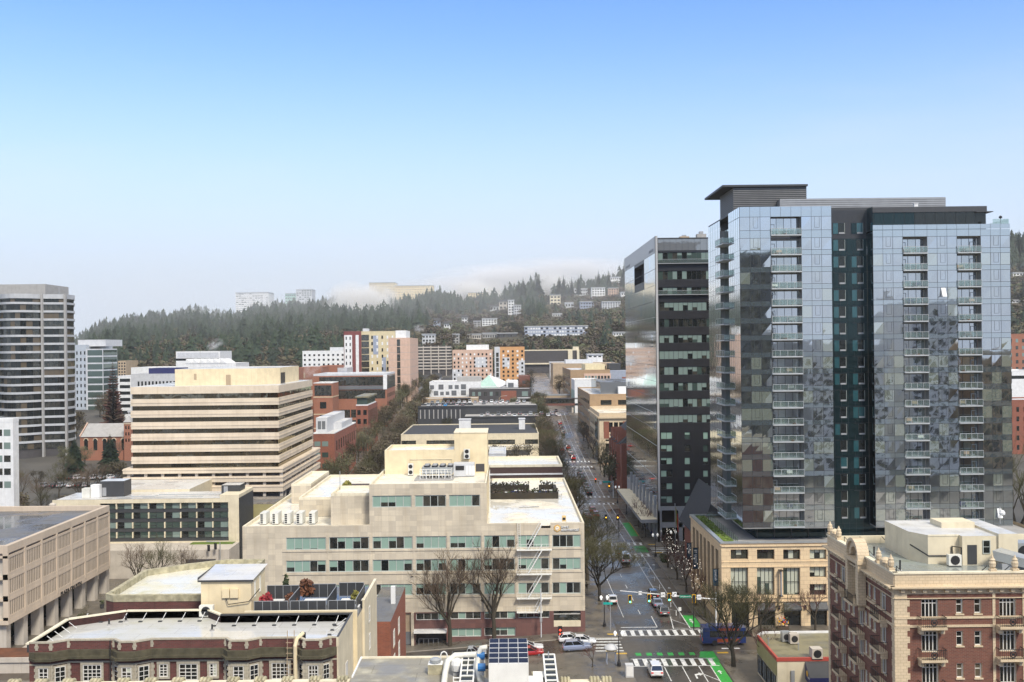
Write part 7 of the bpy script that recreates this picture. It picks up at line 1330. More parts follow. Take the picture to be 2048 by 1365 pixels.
t,x0,x1,zb,zt,pf,pe,pw=blk('charcoal_block','charcoal block with a small red-brick bay next to the black tower','building',1219,1262,742,640,660,'blue_grey',par=.4,zb=10); b=MB(); pf.box(b,x0+8,x1,zb,zt-4,.01,.3,'brick_red'); b.build('brick_bay',t)
# ornate terracotta-trimmed block
t,x0,x1,zb,zt,pf,pe,pw=rb('ornate_corner_block','ornate cream-trimmed brick corner block with a big cornice and glass entrance bay','corner building',412,459,1320,826,'terracotta',roof='roof_white',par=1.2); U=lambda px:P(px,880,412)[0]
b=MB(); pf.box(b,x0-.6,x1,zt-2.2,zt-1.4,.01,.9,'terracotta'); pw.box(b,412,459,zt-2.2,zt-1.4,.01,.9,'terracotta'); pf.box(b,x0,x1,zt-12.5,zt-11.6,.01,.4,'terracotta'); pw.box(b,412,459,zt-12.5,zt-11.6,.01,.4,'terracotta'); b.build('cornice',t); b=MB(); pf.box(b,x0+1.8,x0+4,zt-10.5,zt-3.5,.01,.12,'brick_red'); pf.box(b,U(1246),x1,zt-10.5,zt-3.5,.01,.12,'brick_red'); b.build('brick_panel',t); gwin(t,pf,U(1206),U(1248),zt-8.5,zt-3.2,4,1,.75,.75); gwin(t,pf,U(1206),U(1248),zt-17,zt-10,2,1,.5,.75); b=MB(); pw.box(b,419,428,zb,zt-2.5,.01,.3,'glass_green'); b.build('glass_bay',t); gwin(t,pw,430,458,zt-17,zt-3,5,3,.45,.6)
# gabled brick row
t=thing('gabled_brick_row',(45,335,0),'narrow red-brick row with steep dark gabled roof and bay windows on the avenue','row house'); b=MB(); zt=zat(1240,930,335); zt=H-(884-CY)/F*345; b.box(X,52,333,368,-1,zt,'brick_red'); b.build('wall',t); b=MB(); b.hexa([(X-.4,334,zt-.1),(52,334,zt-.1),(52,368.4,zt-.1),(X-.4,368.4,zt-.1),(44.5,338,zt+5.5),(45.5,338,zt+5.5),(45.5,368,zt+5.5),(44.5,368,zt+5.5)],'slate'); b.build('roof',t)
for k in range(4):
    y=340+k*7.4; b=MB(); b.prism([(X,y-1.7),(X-1.1,y-1.),(X-1.1,y+1.),(X,y+1.7)],-1,zt-.6,'brick_red','slate'); o=b.build('bay_window',t); b=MB()
    for q in range(4): b.box(X-1.16,X-1.09,y-.7,y+.7,1.5+q*3.6,3.5+q*3.6,'glass_dark'); b.box(X-1.2,X-1.09,y-1.,y+1.,1.1+q*3.6,1.4+q*3.6,'terracotta')
    b.build('pane',o); b=MB(); b.hexa([(X-.5,y-1.6,zt),(X+4,y-.2,zt),(X+4,y+.2,zt),(X-.5,y+1.6,zt),(X-.5,y-.1,zt+3.4),(X+4,y-.1,zt+3.4),(X+4,y+.1,zt+3.4),(X-.5,y+.1,zt+3.4)],'brick_red'); b.build('gable',t)
pf=PL('F',333); gwin(t,pf,X+1,X+12,2,zt-1,3,4,.4,.6); b=MB(); pf.box(b,X+3.2,X+6,0,zt-1,.01,.1,'dark_wall'); b.build('stair_strip',t)
# --- right edge behind the glass tower
t,x0,x1,zb,zt,pf,pe,pw=blk('far_brick_flats','tan-brick apartment block seen past the right edge of the glass tower','apartment block',1990,2090,668,600,630,'brick_far',par=.5); gwin(t,pf,x0,x1,zt-40,zt-2,8,9,.4,.5,('blind_grey','glass_office'))
t,x0,x1,zb,zt,pf,pe,pw=blk('orange_brick_block','orange-brick block low at the right edge behind the glass tower','apartment block',1985,2100,800,420,440,'brick_red',par=.5); gwin(t,pf,x0,x1,zt-26,zt-2,8,6,.35,.5)
t,x0,x1,zb,zt,pf,pe,pw=blk('white_roof_hall','white-roofed low hall at the right edge between two brick blocks','hall',1985,2100,742,500,530,'off_white',par=.5); rib(t,pf,x0,x1,[zt-4],1.6)
# olive wall lot beside the hotel
t=thing('olive_yard_wall',(-58,262,-4),'olive and ochre walled yard building right of the hotel','yard building'); Y=262; b=MB(); a=P(480,1020,Y)[0]; c=P(547,1010,Y)[0]; z=zat(515,1009,Y); b.box(a,c,Y,Y+14,-6,z,'olive_wall',top='roof_grey'); b.build('wall',t); b=MB(); b.box(a,P(507,1000,Y+14)[0],Y+14.1,Y+22,-6,zat(495,999,Y+14),'ochre_wall'); b.build('ochre_wall',t)
# --- buildings on the photographer's side, mirrored in the glass
for k,(xa,xb,ya,yb,h,m,g,l) in enumerate(((84,99,-45,-5,84,'charcoal','glass_office','dark slab tower on the photographer side of the street'),(112,146,-60,-20,51,'white_paint','glass_office','white banded office on the photographer side of the street'),(158,176,-70,-25,66,'off_white','glass_dark','pale narrow tower on the photographer side of the street'),(182,202,-80,-25,47,'brick_tan','glass_dark','tan block on the photographer side of the street'),(100,112,-130,-100,72,'pale_grey','glass_office','slim grey tower far on the photographer side of the street'),(56,80,-60,-12,40,'cream_pale','glass_dark','cream block on the photographer side of the street'),(-60,48,-60,-10,47,'terracotta','glass_dark','long cream hotel on the photographer side of the street'),(205,260,-60,-20,45,'concrete_grey','glass_dark','grey office on the photographer side of the street'),(-140,-75,-60,-10,42,'brick_red','glass_dark','red brick block on the photographer side of the street'))):
    t=thing('mirrored_building',(xa,ya,0),l,'building'); b=MB(); b.box(xa,xb,ya,yb,-2,h,m,top='roof_pale'); b.build('wall',t)
    for q in range(int((h-6)/3.8)): b=MB(); [b.box(xa+1+j*4.,xa+3.6+j*4.,yb+.01,yb+.1,4+q*3.8,6.4+q*3.8,g) for j in range(int((xb-xa-2)/4))]; b.build('ribbon_window',t)
# ================================================================ trees
def twigs(mb,p,d,L,r,lv,rr,mats,spread,ups=.18):
    """recursive limb: bends, tapers, forks"""
    pts=[p]; q=p; dd=d; n=3 if lv>1 else 2
    for k in range(n):
        dd=(dd+Vector((rr.gauss(0,.13),rr.gauss(0,.13),rr.gauss(0,.1)+ups*.35))).normalized(); q=q+dd*(L/n); pts.append(q)
    mb.tube(pts,[r*(1-.42*k/n) for k in range(n+1)],mats[0] if lv>2 else mats[1],6 if lv>3 else (4 if lv>2 else 3),False)
    if lv==0: return
    m=rr.choice((3,4)) if lv>1 else rr.choice((3,4,5))
    for k in range(m):
        f=rr.uniform(.45,1.) if k else 1.; a=pts[-1] if f>.9 else pts[0].lerp(pts[-1],f); ang=2*math.pi*(k/m)+rr.uniform(-.6,.6); u=dd.orthogonal().normalized(); w=dd.cross(u)
        nd=(dd+(u*math.cos(ang)+w*math.sin(ang))*spread*rr.uniform(.7,1.2)+Vector((0,0,ups))).normalized()
        twigs(mb,a,nd,L*rr.uniform(.60,.78),max(.014,r*.56),lv-1,rr,mats,spread,ups)
def bare_tree(name,label,h,seed,spread=.62,tw='twig',bark='bark',lv=4,trunk=.26,limbs=5,ups=.16):
    rr=random.Random(seed); t=thing(name,(0,0,0),label,'tree'); b=MB(); th=h*trunk; pts=[(0,0,-.3),(rr.uniform(-.1,.1),rr.uniform(-.1,.1),th*.5),(rr.uniform(-.2,.2),rr.uniform(-.2,.2),th)]; r0=h*.021; b.tube(pts,[r0*1.25,r0,r0*.85],bark,8,False); b.build('trunk',t)
    c=MB(); top=Vector(pts[-1])
    for k in range(limbs):
        a=2*math.pi*k/limbs+rr.uniform(-.4,.4); s=rr.uniform(.5,1.) if k else .15
        twigs(c,top-Vector((0,0,rr.uniform(0,th*.35))),Vector((math.cos(a)*s*spread*1.15,math.sin(a)*s*spread*1.15,1)).normalized(),h*.30*rr.uniform(.85,1.1),r0*.6,lv,rr,(bark,tw),spread,ups)
    c.build('crown',t); return t
def leafy(mb,c,rx,ry,rz,n,s,mats,rr,shell=.5):
    for k in range(n):
        d=Vector((rr.gauss(0,1),rr.gauss(0,1),rr.gauss(0,1))).normalized()*(rr.random()**shell); p=Vector((c[0]+d.x*rx,c[1]+d.y*ry,c[2]+d.z*rz)); a=Vector((rr.uniform(-1,1),rr.uniform(-1,1),rr.uniform(-1,1))).normalized()*s*rr.uniform(.6,1.3); e=a.orthogonal().normalized()*s*.8; mb.face([p-a,p-e,p+a,p+e],rr.choice(mats))
def bushy_tree(name,label,h,seed,mats,w=.36,n=1500,bark='bark',s=.22):
    """twiggy crown of many small leaf clumps round limbs"""
    rr=random.Random(seed); t=thing(name,(0,0,0),label,'tree'); b=MB(); b.tube([(0,0,-.3),(0,.1,h*.3),(.1,0,h*.6)],[h*.022,h*.018,h*.008],bark,6,False)
    for k in range(7): a=k*.9; b.tube([(0,0,h*(.22+.04*k)),(math.cos(a)*h*w*.5,math.sin(a)*h*w*.5,h*(.5+.04*k)),(math.cos(a)*h*w*.8,math.sin(a)*h*w*.8,h*(.62+.04*k))],[h*.01,h*.006,h*.003],bark,4,False)
    b.build('trunk',t); c=MB()
    for k in range(16):
        a=rr.uniform(0,6.28); q=rr.random()**.5*w*h*.75; z=h*rr.uniform(.36,.86); f=1-abs(z/h-.58)*1.1; leafy(c,(math.cos(a)*q*f,math.sin(a)*q*f,z),h*.16,h*.16,h*.13,n//16,s,mats,rr)
    c.build('crown',t); return t
def conifer(name,label,h,seed,mats=('needle','needle_dark'),w=.17,lay=13,droop=.35,bark='bark_dark',dens=1.):
    rr=random.Random(seed); t=thing(name,(0,0,0),label,'tree'); b=MB(); b.tube([(0,0,-.5),(0,0,h)],[h*.016,h*.002],bark,6,False); b.build('trunk',t); c=MB()
    for k in range(lay*2):
        f=k/(lay*2); z=h*(.12+.86*f); r=h*w*(1-f)**.85*rr.uniform(.75,1.15)+.15; n=int((9-4*f)*dens)+2; a0=rr.uniform(0,6)
        for q in range(n):
            a=a0+2*math.pi*q/n+rr.uniform(-.25,.25); L=r*rr.uniform(.6,1.15); d=Vector((math.cos(a),math.sin(a),0)); u=Vector((-d.y,d.x,0))*L*.26; p=Vector((0,0,z)); e=p+d*L-Vector((0,0,L*droop)); m=p+d*L*.55-Vector((0,0,L*droop*.3)); M=rr.choice(mats)
            c.face([p,m+u-Vector((0,0,L*.1)),e,m-u-Vector((0,0,L*.1))],M); c.face([p+Vector((0,0,-.02)),m+Vector((0,0,L*.16)),e,m-Vector((0,0,L*.24))],M)
    c.build('crown',t); return t
USED={}
PT={'A':bare_tree('bare_street_tree','',13,1),'B':bare_tree('bare_street_tree','',13,5,.7,'twig_green'),'C':bare_tree('bare_street_tree','',15,9,.6,'twig','bark',4,.34,7,.2),'D':bare_tree('bare_street_tree','',11,13,.58,'twig_green','bark_dark',5,.22,6,.22),'E':bare_tree('bare_street_tree','',9,17,.65,'twig_red','bark',3,.3,4),
    'V':bushy_tree('bushy_tree','',13,2,('brush','brush_brown')),'G':bushy_tree('bushy_tree','',13,6,('brush_green','brush')),'K':bushy_tree('bushy_tree','',12,8,('brush_brown','brush'),.42)}
PH={'A':13,'B':13,'C':15,'D':11,'E':9,'V':13,'G':13,'K':12}
def tree(k,x,y,h,label,group=None,z=None,wide=1.):
    s=h/PH[k]; o=place_proto(PT[k],k,(x,y,(tz(x,y)+.15 if z is None else z)),rnd.uniform(0,6.28),label,group); o.scale=(s*wide,s*wide,s); return o
def place_proto(p,key,loc,rz,label,group):
    o=copy_tree(p) if USED.get(key) else p
    USED[key]=1; o.location=loc; o.rotation_euler=(0,0,rz); o['label']=label
    if group: o['group']=group
    elif 'group' in o: del o['group']
    return o
tree('D',35.0,156.2,14.2,'big dark many-stemmed bare tree at the street corner before the bus',wide=1.15)
tree('C',-10.3,173.8,15.6,'tall bare tree before the garage side of the stone office',None); tree('C',-2.6,173.9,16.4,'tall forked bare tree before the middle of the stone office, right of its twin',None)
tree('D',18.0,197,13.6,'greenish vase-shaped bare tree beside the corner of the stone office',wide=1.2)
ORD=('nearest','second','third','fourth','fifth','sixth','seventh','eighth','ninth','tenth','eleventh','twelfth','thirteenth','fourteenth')
def row(x,ys,kinds,hs,lab,grp,wide=1.1):
    r=random.Random(int(x*7)); n=0
    for y in ys:
        if any(a-4<y<c+4 for a,c in CROSS): continue
        n+=1; tree(r.choice(kinds) if y>430 else r.choice(kinds[:3] if kinds[0]!='G' else kinds[:2]),x+r.uniform(-.5,.5),y+r.uniform(-1.5,1.5),r.uniform(*hs),lab,grp,wide=wide)
row(17.2,[213,222,231]+list(range(258,560,9)),'DABKGGV',(12,15),'bare tree in the row along the left kerb of the avenue','trees along the left kerb of the avenue',1.15)
for k,(y,h,p) in enumerate(((184,7,'E'),(193,8,'E'),(203,9,'E'),(214,8,'E'),(226,9,'E'),(262,9,'E'),(276,9,'E'),(342,14,'G'),(356,13,'B'),(372,12,'A'),(388,12,'B'),(420,10,'A'),(445,10,'A'),(470,10,'V'))): tree(p,36.1,y,h,'thin tree on the right kerb of the avenue, %s counting away from the bus'%ORD[k],'trees along the right kerb of the avenue')
row(-48.8,range(258,680,9),'BAKVKGB',(11.5,14.5),'bare or twiggy tree on the near side of the brick college avenue','trees along the near kerb of the college avenue',1.1)
row(-61.9,range(338,700,10),'GBVKGBV',(11.5,14.5),'bushy tree before the brick college blocks','trees along the far kerb of the college avenue',1.1)
for k,(x,y,h,p,l) in enumerate(((-84,272,12,'B','bare spreading tree rising behind the left half of the hotel roof'),(-77,270,11,'A','bare tree behind the middle of the hotel roof before the striped office'),(-71,274,11,'A','bare tree behind the dark right end of the hotel roof'),(-84,226,11,'A','low reddish bare tree left of centre before the hotel podium'),(-78,222,12,'B','mossy crooked bare tree in front of the hotel podium'),(-73,226,10,'A','small bare tree by the hotel podium next to the parked van'),(-81,192,5,'B','small bare plaza tree beside the nearer stilts of the concrete block'),(-80,206,5,'A','small bare plaza tree beside the farther stilts of the concrete block'),(-60,286,13,'G','dense dark green bushy tree at the corner of the striped office'),(-56,296,11,'V','brown bushy tree just behind the dense green one by the striped office'),(-4,376,13,'K','wide bare tree before the dark openings of the cream garage, left one'),(6,372,14,'K','wide bare tree before the cream garage, right of the other'),(-14,372,9,'A','bare tree before the cream hall beside the stair tower'),(-22,374,9,'A','bare tree before the left slit windows of the cream hall'),(44,174.8,8,'E','thin bare street tree before the sandstone shopfronts, left one'),(53.5,174.8,9,'E','thin bare street tree before the sandstone shopfronts, right one'),(13,156.5,4.2,'E','small reddish bare tree on the corner by the bus shelter'),(38.6,152,8,'E','slim bare tree against the low white shop'),(41,158,7,'B','small bare tree between the big corner tree and the mossy roof'),(118,232,26,'B','very tall bare tree behind the right edge of the glass tower'),(36.4,166,5,'E','small tree hung with lights right of the bus'),(5,540,13,'G','bushy tree right of the dark gallery'),(12,610,15,'G','large bushy tree beside the skybridge'),(16,680,16,'V','bushy tree beyond the skybridge left of the road'),(34,640,15,'V','bushy tree beyond the skybridge right of the road'),(-30,498,9,'G','bushy tree before the dark edge of the parking deck, left one'),(-8,497,11,'G','bushy tree before the dark edge of the parking deck, right one'),(-163,418,10,'A','bare tree before the church windows, left one'),(-150,418,11,'A','bare tree before the church windows, right one'),(-178,330,12,'B','bare tree at the foot of the curved tower'),(-168,345,12,'A','bare tree in the lot right of the curved tower, first'),(-158,352,12,'B','bare tree in the lot right of the curved tower, second'),(-148,345,11,'A','bare tree in the lot right of the curved tower, third'),(-140,360,12,'K','brown bushy tree before the church lot'),(-150,322,10,'B','bare tree above the small lot left of the hotel'),(-132,318,10,'A','bare tree left of the striped office decks'),(-136,290,9,'K','low brown bushy tree left of the hotel roof'),(-165,300,10,'B','bare tree behind the concrete block roof'))): tree(p,x,y,h,l)
rr_=random.Random(31)
for k in range(44):
    x,y=(rr_.uniform(-188,-118),rr_.uniform(288,424)) if k<26 else (rr_.uniform(-250,-150),rr_.uniform(455,590))
    if -166<x<-140 and 366<y<394: continue
    tree(rr_.choice('KVABG') if k<26 else rr_.choice('KVA'),x,y,rr_.uniform(7,12) if k<26 else rr_.uniform(10,15),'twiggy tree in the lots around the brick church','trees in the lots around the church',wide=1.2)
for k,(x,y,h,l) in enumerate(((-173,400,14,'dark round evergreen before the church, left one'),(-158,398,16,'dark round evergreen before the church, right one'))):
    t=conifer('evergreen_tree',l,h,40+k,w=.34,dens=1.6); t.location=(x,y,tz(x,y))
t=conifer('dawn_redwood','tall reddish leafless redwood between the glass apartment block and the striped office',42,60,('twig_red','twig'),.17,15,-.15,'bark',1.8); t.location=(-179,455,tz(-179,455))
t=bushy_tree('blossom_tree','white blossoming tree before the slatted garage on the lower hill',10,77,('off_white','pale_grey')); x,y,z=P(878,752,840); t.location=(x,y,z-7)
# ================================================================ wooded hill: houses first, then trees around them
HS=[]
def hill_house(px0,px1,py0,py1,label,m='off_white',rows=2,cols=4,dep=14,roof='flat',cat='house',gm=('glass_dark','glass_office'),wf=.6,hf=.5,Yf=None):
    h=hit((px0+px1)/2,py1) if Yf is None else (0,Yf,0)
    if not h: h=(0,1700 if px0<900 else 1690,0)
    y=h[1]; hosp=cat in('hospital','building'); y=(1716 if px0>730 and px0<900 else 1722) if hosp else y
    if not hosp: HS.append((px0-3,px1+3,py0-2,py1,y))
    x0=P(px0,py0,y)[0]; x1=P(px1,py0,y)[0]; z0=P((px0+px1)/2,py1,y)[2]; z1=P((px0+px1)/2,py0,y)[2]
    t=thing('hill_house' if cat=='house' else 'hill_building',((x0+x1)/2,y,z0),label,cat); b=MB(); b.box(x0,x1,y,y+dep,z0-12,z1-.8,m); b.build('wall',t); b=MB()
    if roof=='flat': b.box(x0-.5,x1+.5,y-.8,y+dep+.5,z1-.8,z1,'pale_grey')
    else: b.hexa([(x0-.7,y-1,z1-1.2),(x1+.7,y-1,z1-1.2),(x1+.7,y+dep+1,z1-1.2),(x0-.7,y+dep+1,z1-1.2),(x0,y+dep*.45,z1+2),(x1,y+dep*.45,z1+2),(x1,y+dep*.55,z1+2),(x0,y+dep*.55,z1+2)],'slate')
    b.build('roof',t); gwin(t,PL('F',y),x0+.3,x1-.3,z0+.3,z1-1.1,cols,rows,wf,hf,gm,seed=int(px0))
CH='pale modern house high on the wooded slope, '
for a in ((471,537,585,628,'white hospital tower standing on the left of the ridge','off_white',10,12,40,'flat','hospital',('pale_grey','panel_grey'),.85,.4),(570,592,587,612,'grey-green hospital wing left of the glassy one on the ridge','copper_green',4,5,30,'flat','hospital',('panel_grey',),.7,.4),(592,624,579,614,'pale glassy hospital block with a stepped top on the ridge','pale_grey',8,6,30,'flat','hospital',('glass_green','pale_grey'),.7,.4),(738,790,565,614,'large cream hospital block half lost in mist on the ridge','cream_pale',9,10,40,'flat','hospital',('tan','concrete'),.6,.35),(790,866,571,607,'long cream hospital wing right of the large misty block','cream_wall',7,14,30,'flat','hospital',('tan','concrete'),.6,.35),(936,976,585,608,'pale yellow building fading into the fog bank','cream_wall',4,8,25,'flat','building',('tan',),.6,.35)): hill_house(*a)
for i,a in enumerate(((1083,1098,577,590,CH+'below the lone tall fir','pale_grey'),(1100,1121,590,611,'cream gabled house with tall windows below the lone fir','cream_pale',3,3),(1148,1175,577,592,CH+'first of the upper terrace','pale_grey',2,6),(1183,1210,575,596,'white terraced flats on the upper slope, four storeys','off_white',4,5),(1217,1237,576,592,'brick-banded flats at the right of the upper terrace','salmon',4,4),(1242,1256,584,592,CH+'next to the black tower','off_white',1,3),(1221,1252,554,561,'long white house with a row of posts atop the hill','off_white',1,8),(1130,1147,605,616,'small blue-grey house on the middle slope','pale_grey',1,3),(1160,1188,603,617,'pale blue twin-level house on the middle slope','blue_grey',2,5),(1204,1241,603,617,'wide grey hillside flats right of the twin-level house','pale_grey',3,7),(1016,1028,600,634,'tall narrow white apartment tower on the slope','off_white',6,2),(1028,1042,610,632,'grey balconied block right of the narrow white tower','pale_grey',4,3),(998,1014,602,620,'small dark-roofed house above the narrow white tower','concrete',2,2,14,'gable'),(980,998,612,622,'grey gabled house left of the narrow white tower','pale_grey',1,3,12,'gable'),(964,994,637,652,'white stepped flats on the middle slope','off_white',3,5),(923,935,634,647,'white gabled house among brown trees','off_white',2,2,12,'gable'),(947,961,642,655,'dark thin house left of the white stepped flats','concrete_grey',3,2),(867,880,640,650,'small blue-roofed house in the dark trees','blue_grey',1,2,12,'gable'),(888,904,646,656,'small white cottage in the dark trees','off_white',1,3,12,'gable'),(844,870,668,686,'pale grey hillside house behind the pink tower','pale_grey',2,4),(935,962,668,679,'long low house with white roof on the lower slope','concrete',1,6),(965,994,666,678,'second long low house on the lower slope','concrete_grey',1,6),(995,1035,666,676,'dark long low house right of the two white-roofed ones','dark_wall',1,8),(1049,1176,652,674,'very long terraced apartment row stepped along the slope','blue_grey',3,24,14,'flat','apartment row',('off_white','glass_dark','pale_grey'),.75,.55),(1226,1254,664,672,'white houses at the foot of the slope beside the black tower','off_white',1,5),(905,918,668,688,'tall narrow grey house on the lower slope','concrete_grey',3,2),(2026,2052,545,552,'pale house on the right slope past the glass tower','off_white',1,4),(2024,2052,600,606,'low pale house on the right slope past the glass tower','pale_grey',1,4),(1105,1125,627,634,'half-hidden white house in the middle slope woods','off_white',1,4))):
    hill_house(*a)
for i,(px,py,w,h,l,m) in enumerate(((850,765,22,9,'yellow gabled house near the slatted garage','yellow_wall'),(872,760,18,8,'grey gabled house near the slatted garage','pale_grey'),(890,772,20,7,'dark gabled house near the slatted garage','concrete_grey'),(845,782,18,6,'brick gabled house behind the white market hall','brick_far'),(1190,717,30,9,'low white roof at the foot of the hill','off_white'),(1215,733,26,8,'low brick house at the foot of the hill','brick_far'),(1120,730,40,6,'low pale shed before the long dark hall','off_white'))): hill_house(px-w/2,px+w/2,py-h,py,l,m,1,3,12,'gable' if i<4 else 'flat',Yf=800-i*5)
def np_proto_conifer(seed,lay=7,n=7):
    rr=random.Random(seed); V=[]; T=[]
    for k in range(lay):
        f=k/lay; z=.14+.80*f; r=.25*(1-f)**.9*rr.uniform(.8,1.2)+.010; c=len(V); ox,oy=rr.gauss(0,.02),rr.gauss(0,.02); V.append((ox,oy,z+.20*(1-f*.4))); a0=rr.uniform(0,6)
        for q in range(2*n): a=a0+math.pi*q/n; R0=r*(1. if q%2 else .45)*rr.uniform(.75,1.2); V.append((ox+R0*math.cos(a),oy+R0*math.sin(a),z-(.05 if q%2 else .0)*rr.uniform(.4,1.3)))
        for q in range(2*n): T.append((c,c+1+q,c+1+(q+1)%(2*n)))
    return np.array(V,np.float32),np.array(T,np.int32)
def np_proto_bush(seed,n=110):
    rr=random.Random(seed); V=[]; T=[]
    cl=[(rr.gauss(0,.18),rr.gauss(0,.18),rr.uniform(.35,.8)) for _ in range(9)]
    for k in range(n):
        c=rr.choice(cl); d=Vector((rr.gauss(0,1),rr.gauss(0,1),rr.gauss(0,1))).normalized()*rr.random()**.4; p=Vector(c)+Vector((d.x*.17,d.y*.17,d.z*.16)); a=Vector((rr.uniform(-1,1),rr.uniform(-1,1),rr.uniform(-1,1))).normalized()*.065; e=a.orthogonal().normalized()*.06; i=len(V); V+=[tuple(p-a),tuple(p-e),tuple(p+a),tuple(p+e)]; T+=[(i,i+1,i+2),(i,i+2,i+3)]
    return np.array(V,np.float32),np.array(T,np.int32)
CP=[np_proto_conifer(s) for s in range(6)]; BP=[np_proto_bush(s) for s in range(6)]
def merged(name,items,mats,protos,label=None):
    """many distant plants in one mesh: items (x,y,z,h,wide,rot,mat)"""
    Vs=[];Ts=[];Ms=[];off=0; rr=np.random.RandomState(5)
    for (x,y,z,h,w,a,m) in items:
        V,T=protos[rr.randint(len(protos))]; c,s=math.cos(a),math.sin(a); v=np.empty_like(V); v[:,0]=(V[:,0]*c-V[:,1]*s)*h*w+x; v[:,1]=(V[:,0]*s+V[:,1]*c)*h*w+y; v[:,2]=V[:,2]*h+z; Vs.append(v); Ts.append(T+off); Ms.append(np.full(len(T),m,np.int32)); off+=len(V)
    V=np.concatenate(Vs);T=np.concatenate(Ts);M=np.concatenate(Ms); me=bpy.data.meshes.new(name); me.vertices.add(len(V)); me.vertices.foreach_set('co',V.ravel()); me.loops.add(T.size); me.loops.foreach_set('vertex_index',T.ravel()); me.polygons.add(len(T)); me.polygons.foreach_set('loop_start',np.arange(0,T.size,3,dtype=np.int32)); me.polygons.foreach_set('loop_total',np.full(len(T),3,np.int32))
    for m in mats: me.materials.append(MAT[m])
    me.polygons.foreach_set('material_index',M); me.update(calc_edges=True); me.validate(); o=bpy.data.objects.new(name,me); COL.objects.link(o); tag(o,kind='stuff'); return o
def free(x,y,z,h):
    px,py=proj(x,y,z); pt=proj(x,y,z+h)[1]; r=h*.22/y*F
    for a,b,c,d,hy in HS:
        if y<hy+25 and px+r>a and px-r<b and pt<d-.3*(d-c) and py>c: return False
    return True
con=[];dec=[]; fr_=random.Random(11)
for k in range(15000):
    y=fr_.uniform(Y0+15,1860); px=fr_.uniform(60,1290) if k%9 else fr_.uniform(1985,2110); x=(px-CX)/F*y; z=hz(x,y); pz=proj(x,y,z)[1]
    right=px>870+noise.noise((x*.004,y*.004,3.))*90; t=(y-Y0)/(YR-Y0)
    pc=(.95 if t>.62 else (.40 if t>.4 else .12)) if not right else (.12 if t<.72 else .55); pc+=noise.noise((x*.009,y*.009,0.))*.55
    if right and px<2000 and fr_.random()<.12*(t<.8): continue
    if fr_.random()<pc: h=fr_.uniform(15,27)*(1.35 if fr_.random()<.15 else 1)
    else: h=fr_.uniform(8,14)
    if not free(x,y,z,h): continue
    if h>14.01 or (h>=13 and fr_.random()<.5): con.append((x,y,z-1,h,fr_.uniform(.9,1.5),fr_.uniform(0,6),fr_.choice((0,0,1))))
    else: dec.append((x,y,z-1.5,h*1.1,fr_.uniform(1.,1.6),fr_.uniform(0,6),fr_.choice((0,1,1,2,2))))
for k in range(420):
    px=fr_.uniform(880,1275); y=fr_.uniform(2050,2500); x=(px-CX)/F*y; con.append((x,y,hz(x,y)-1,fr_.uniform(16,34),fr_.uniform(.8,1.1),fr_.uniform(0,6),fr_.choice((0,1))))
merged('conifer_forest',con,('needle','needle_dark'),CP); merged('deciduous_woods',dec,('brush_green','brush','brush_brown'),BP)
FT=[conifer('ridge_conifer','',24,70+k,w=w_,lay=13,dens=1.4) for k,w_ in enumerate((.17,.21,.27))]
for k in range(3): USED['F%d'%k]=0
def fir(px,pyt,h,Y=None,l=None,g=None,i=0):
    Y=Y or 1690.; x,_,z=P(px,pyt,Y); o=place_proto(FT[i],'F%d'%i,(x,Y,z-h),rnd.uniform(0,6),l,g); s=h/24; o.scale=(s,s,s)
gl='dark conifer standing out along the wooded ridge line'
for k in range(95):
    px=185+k*8.3+rnd.uniform(-4,4)
    if any(a-2<px<b+2 and d<632 and c>560 for a,b,c,d,_ in HS) and rnd.random()<.75: continue
    yt=float(np.interp(px,RX,RY)); fir(px,yt-rnd.uniform(-2,7),rnd.uniform(20,29),1680+rnd.uniform(-25,10),gl,'conifers standing out along the ridge',k%3)
for px,yt,h,Y,l,i in ((1046,554,42,1560,'broad dark fir crown on the hilltop left of the lone tall fir',2),(1076,546,46,1560,'lone tall pointed fir above the pale hill houses',2),(1036,566,34,1560,'shorter dark fir at the left end of the hilltop clump',2),(1118,552,34,1580,'dark round fir right of the misty gap',2),(1127,549,40,1580,'pointed fir beside the dark round one',1),(1143,553,30,1590,'slim fir left of the upper terrace houses',0),(1157,551,32,1590,'slim fir above the upper terrace houses',0),(1197,540,34,1600,'pointed fir behind the white terraced flats',1),(1217,538,32,1600,'slim fir left of the long white hilltop house',0),(1249,516,50,1560,'tall fir against the edge of the black tower',1),(2038,459,52,1500,'tall fir at the right edge past the glass tower',1)): fir(px,yt,h,Y,l,None,i)
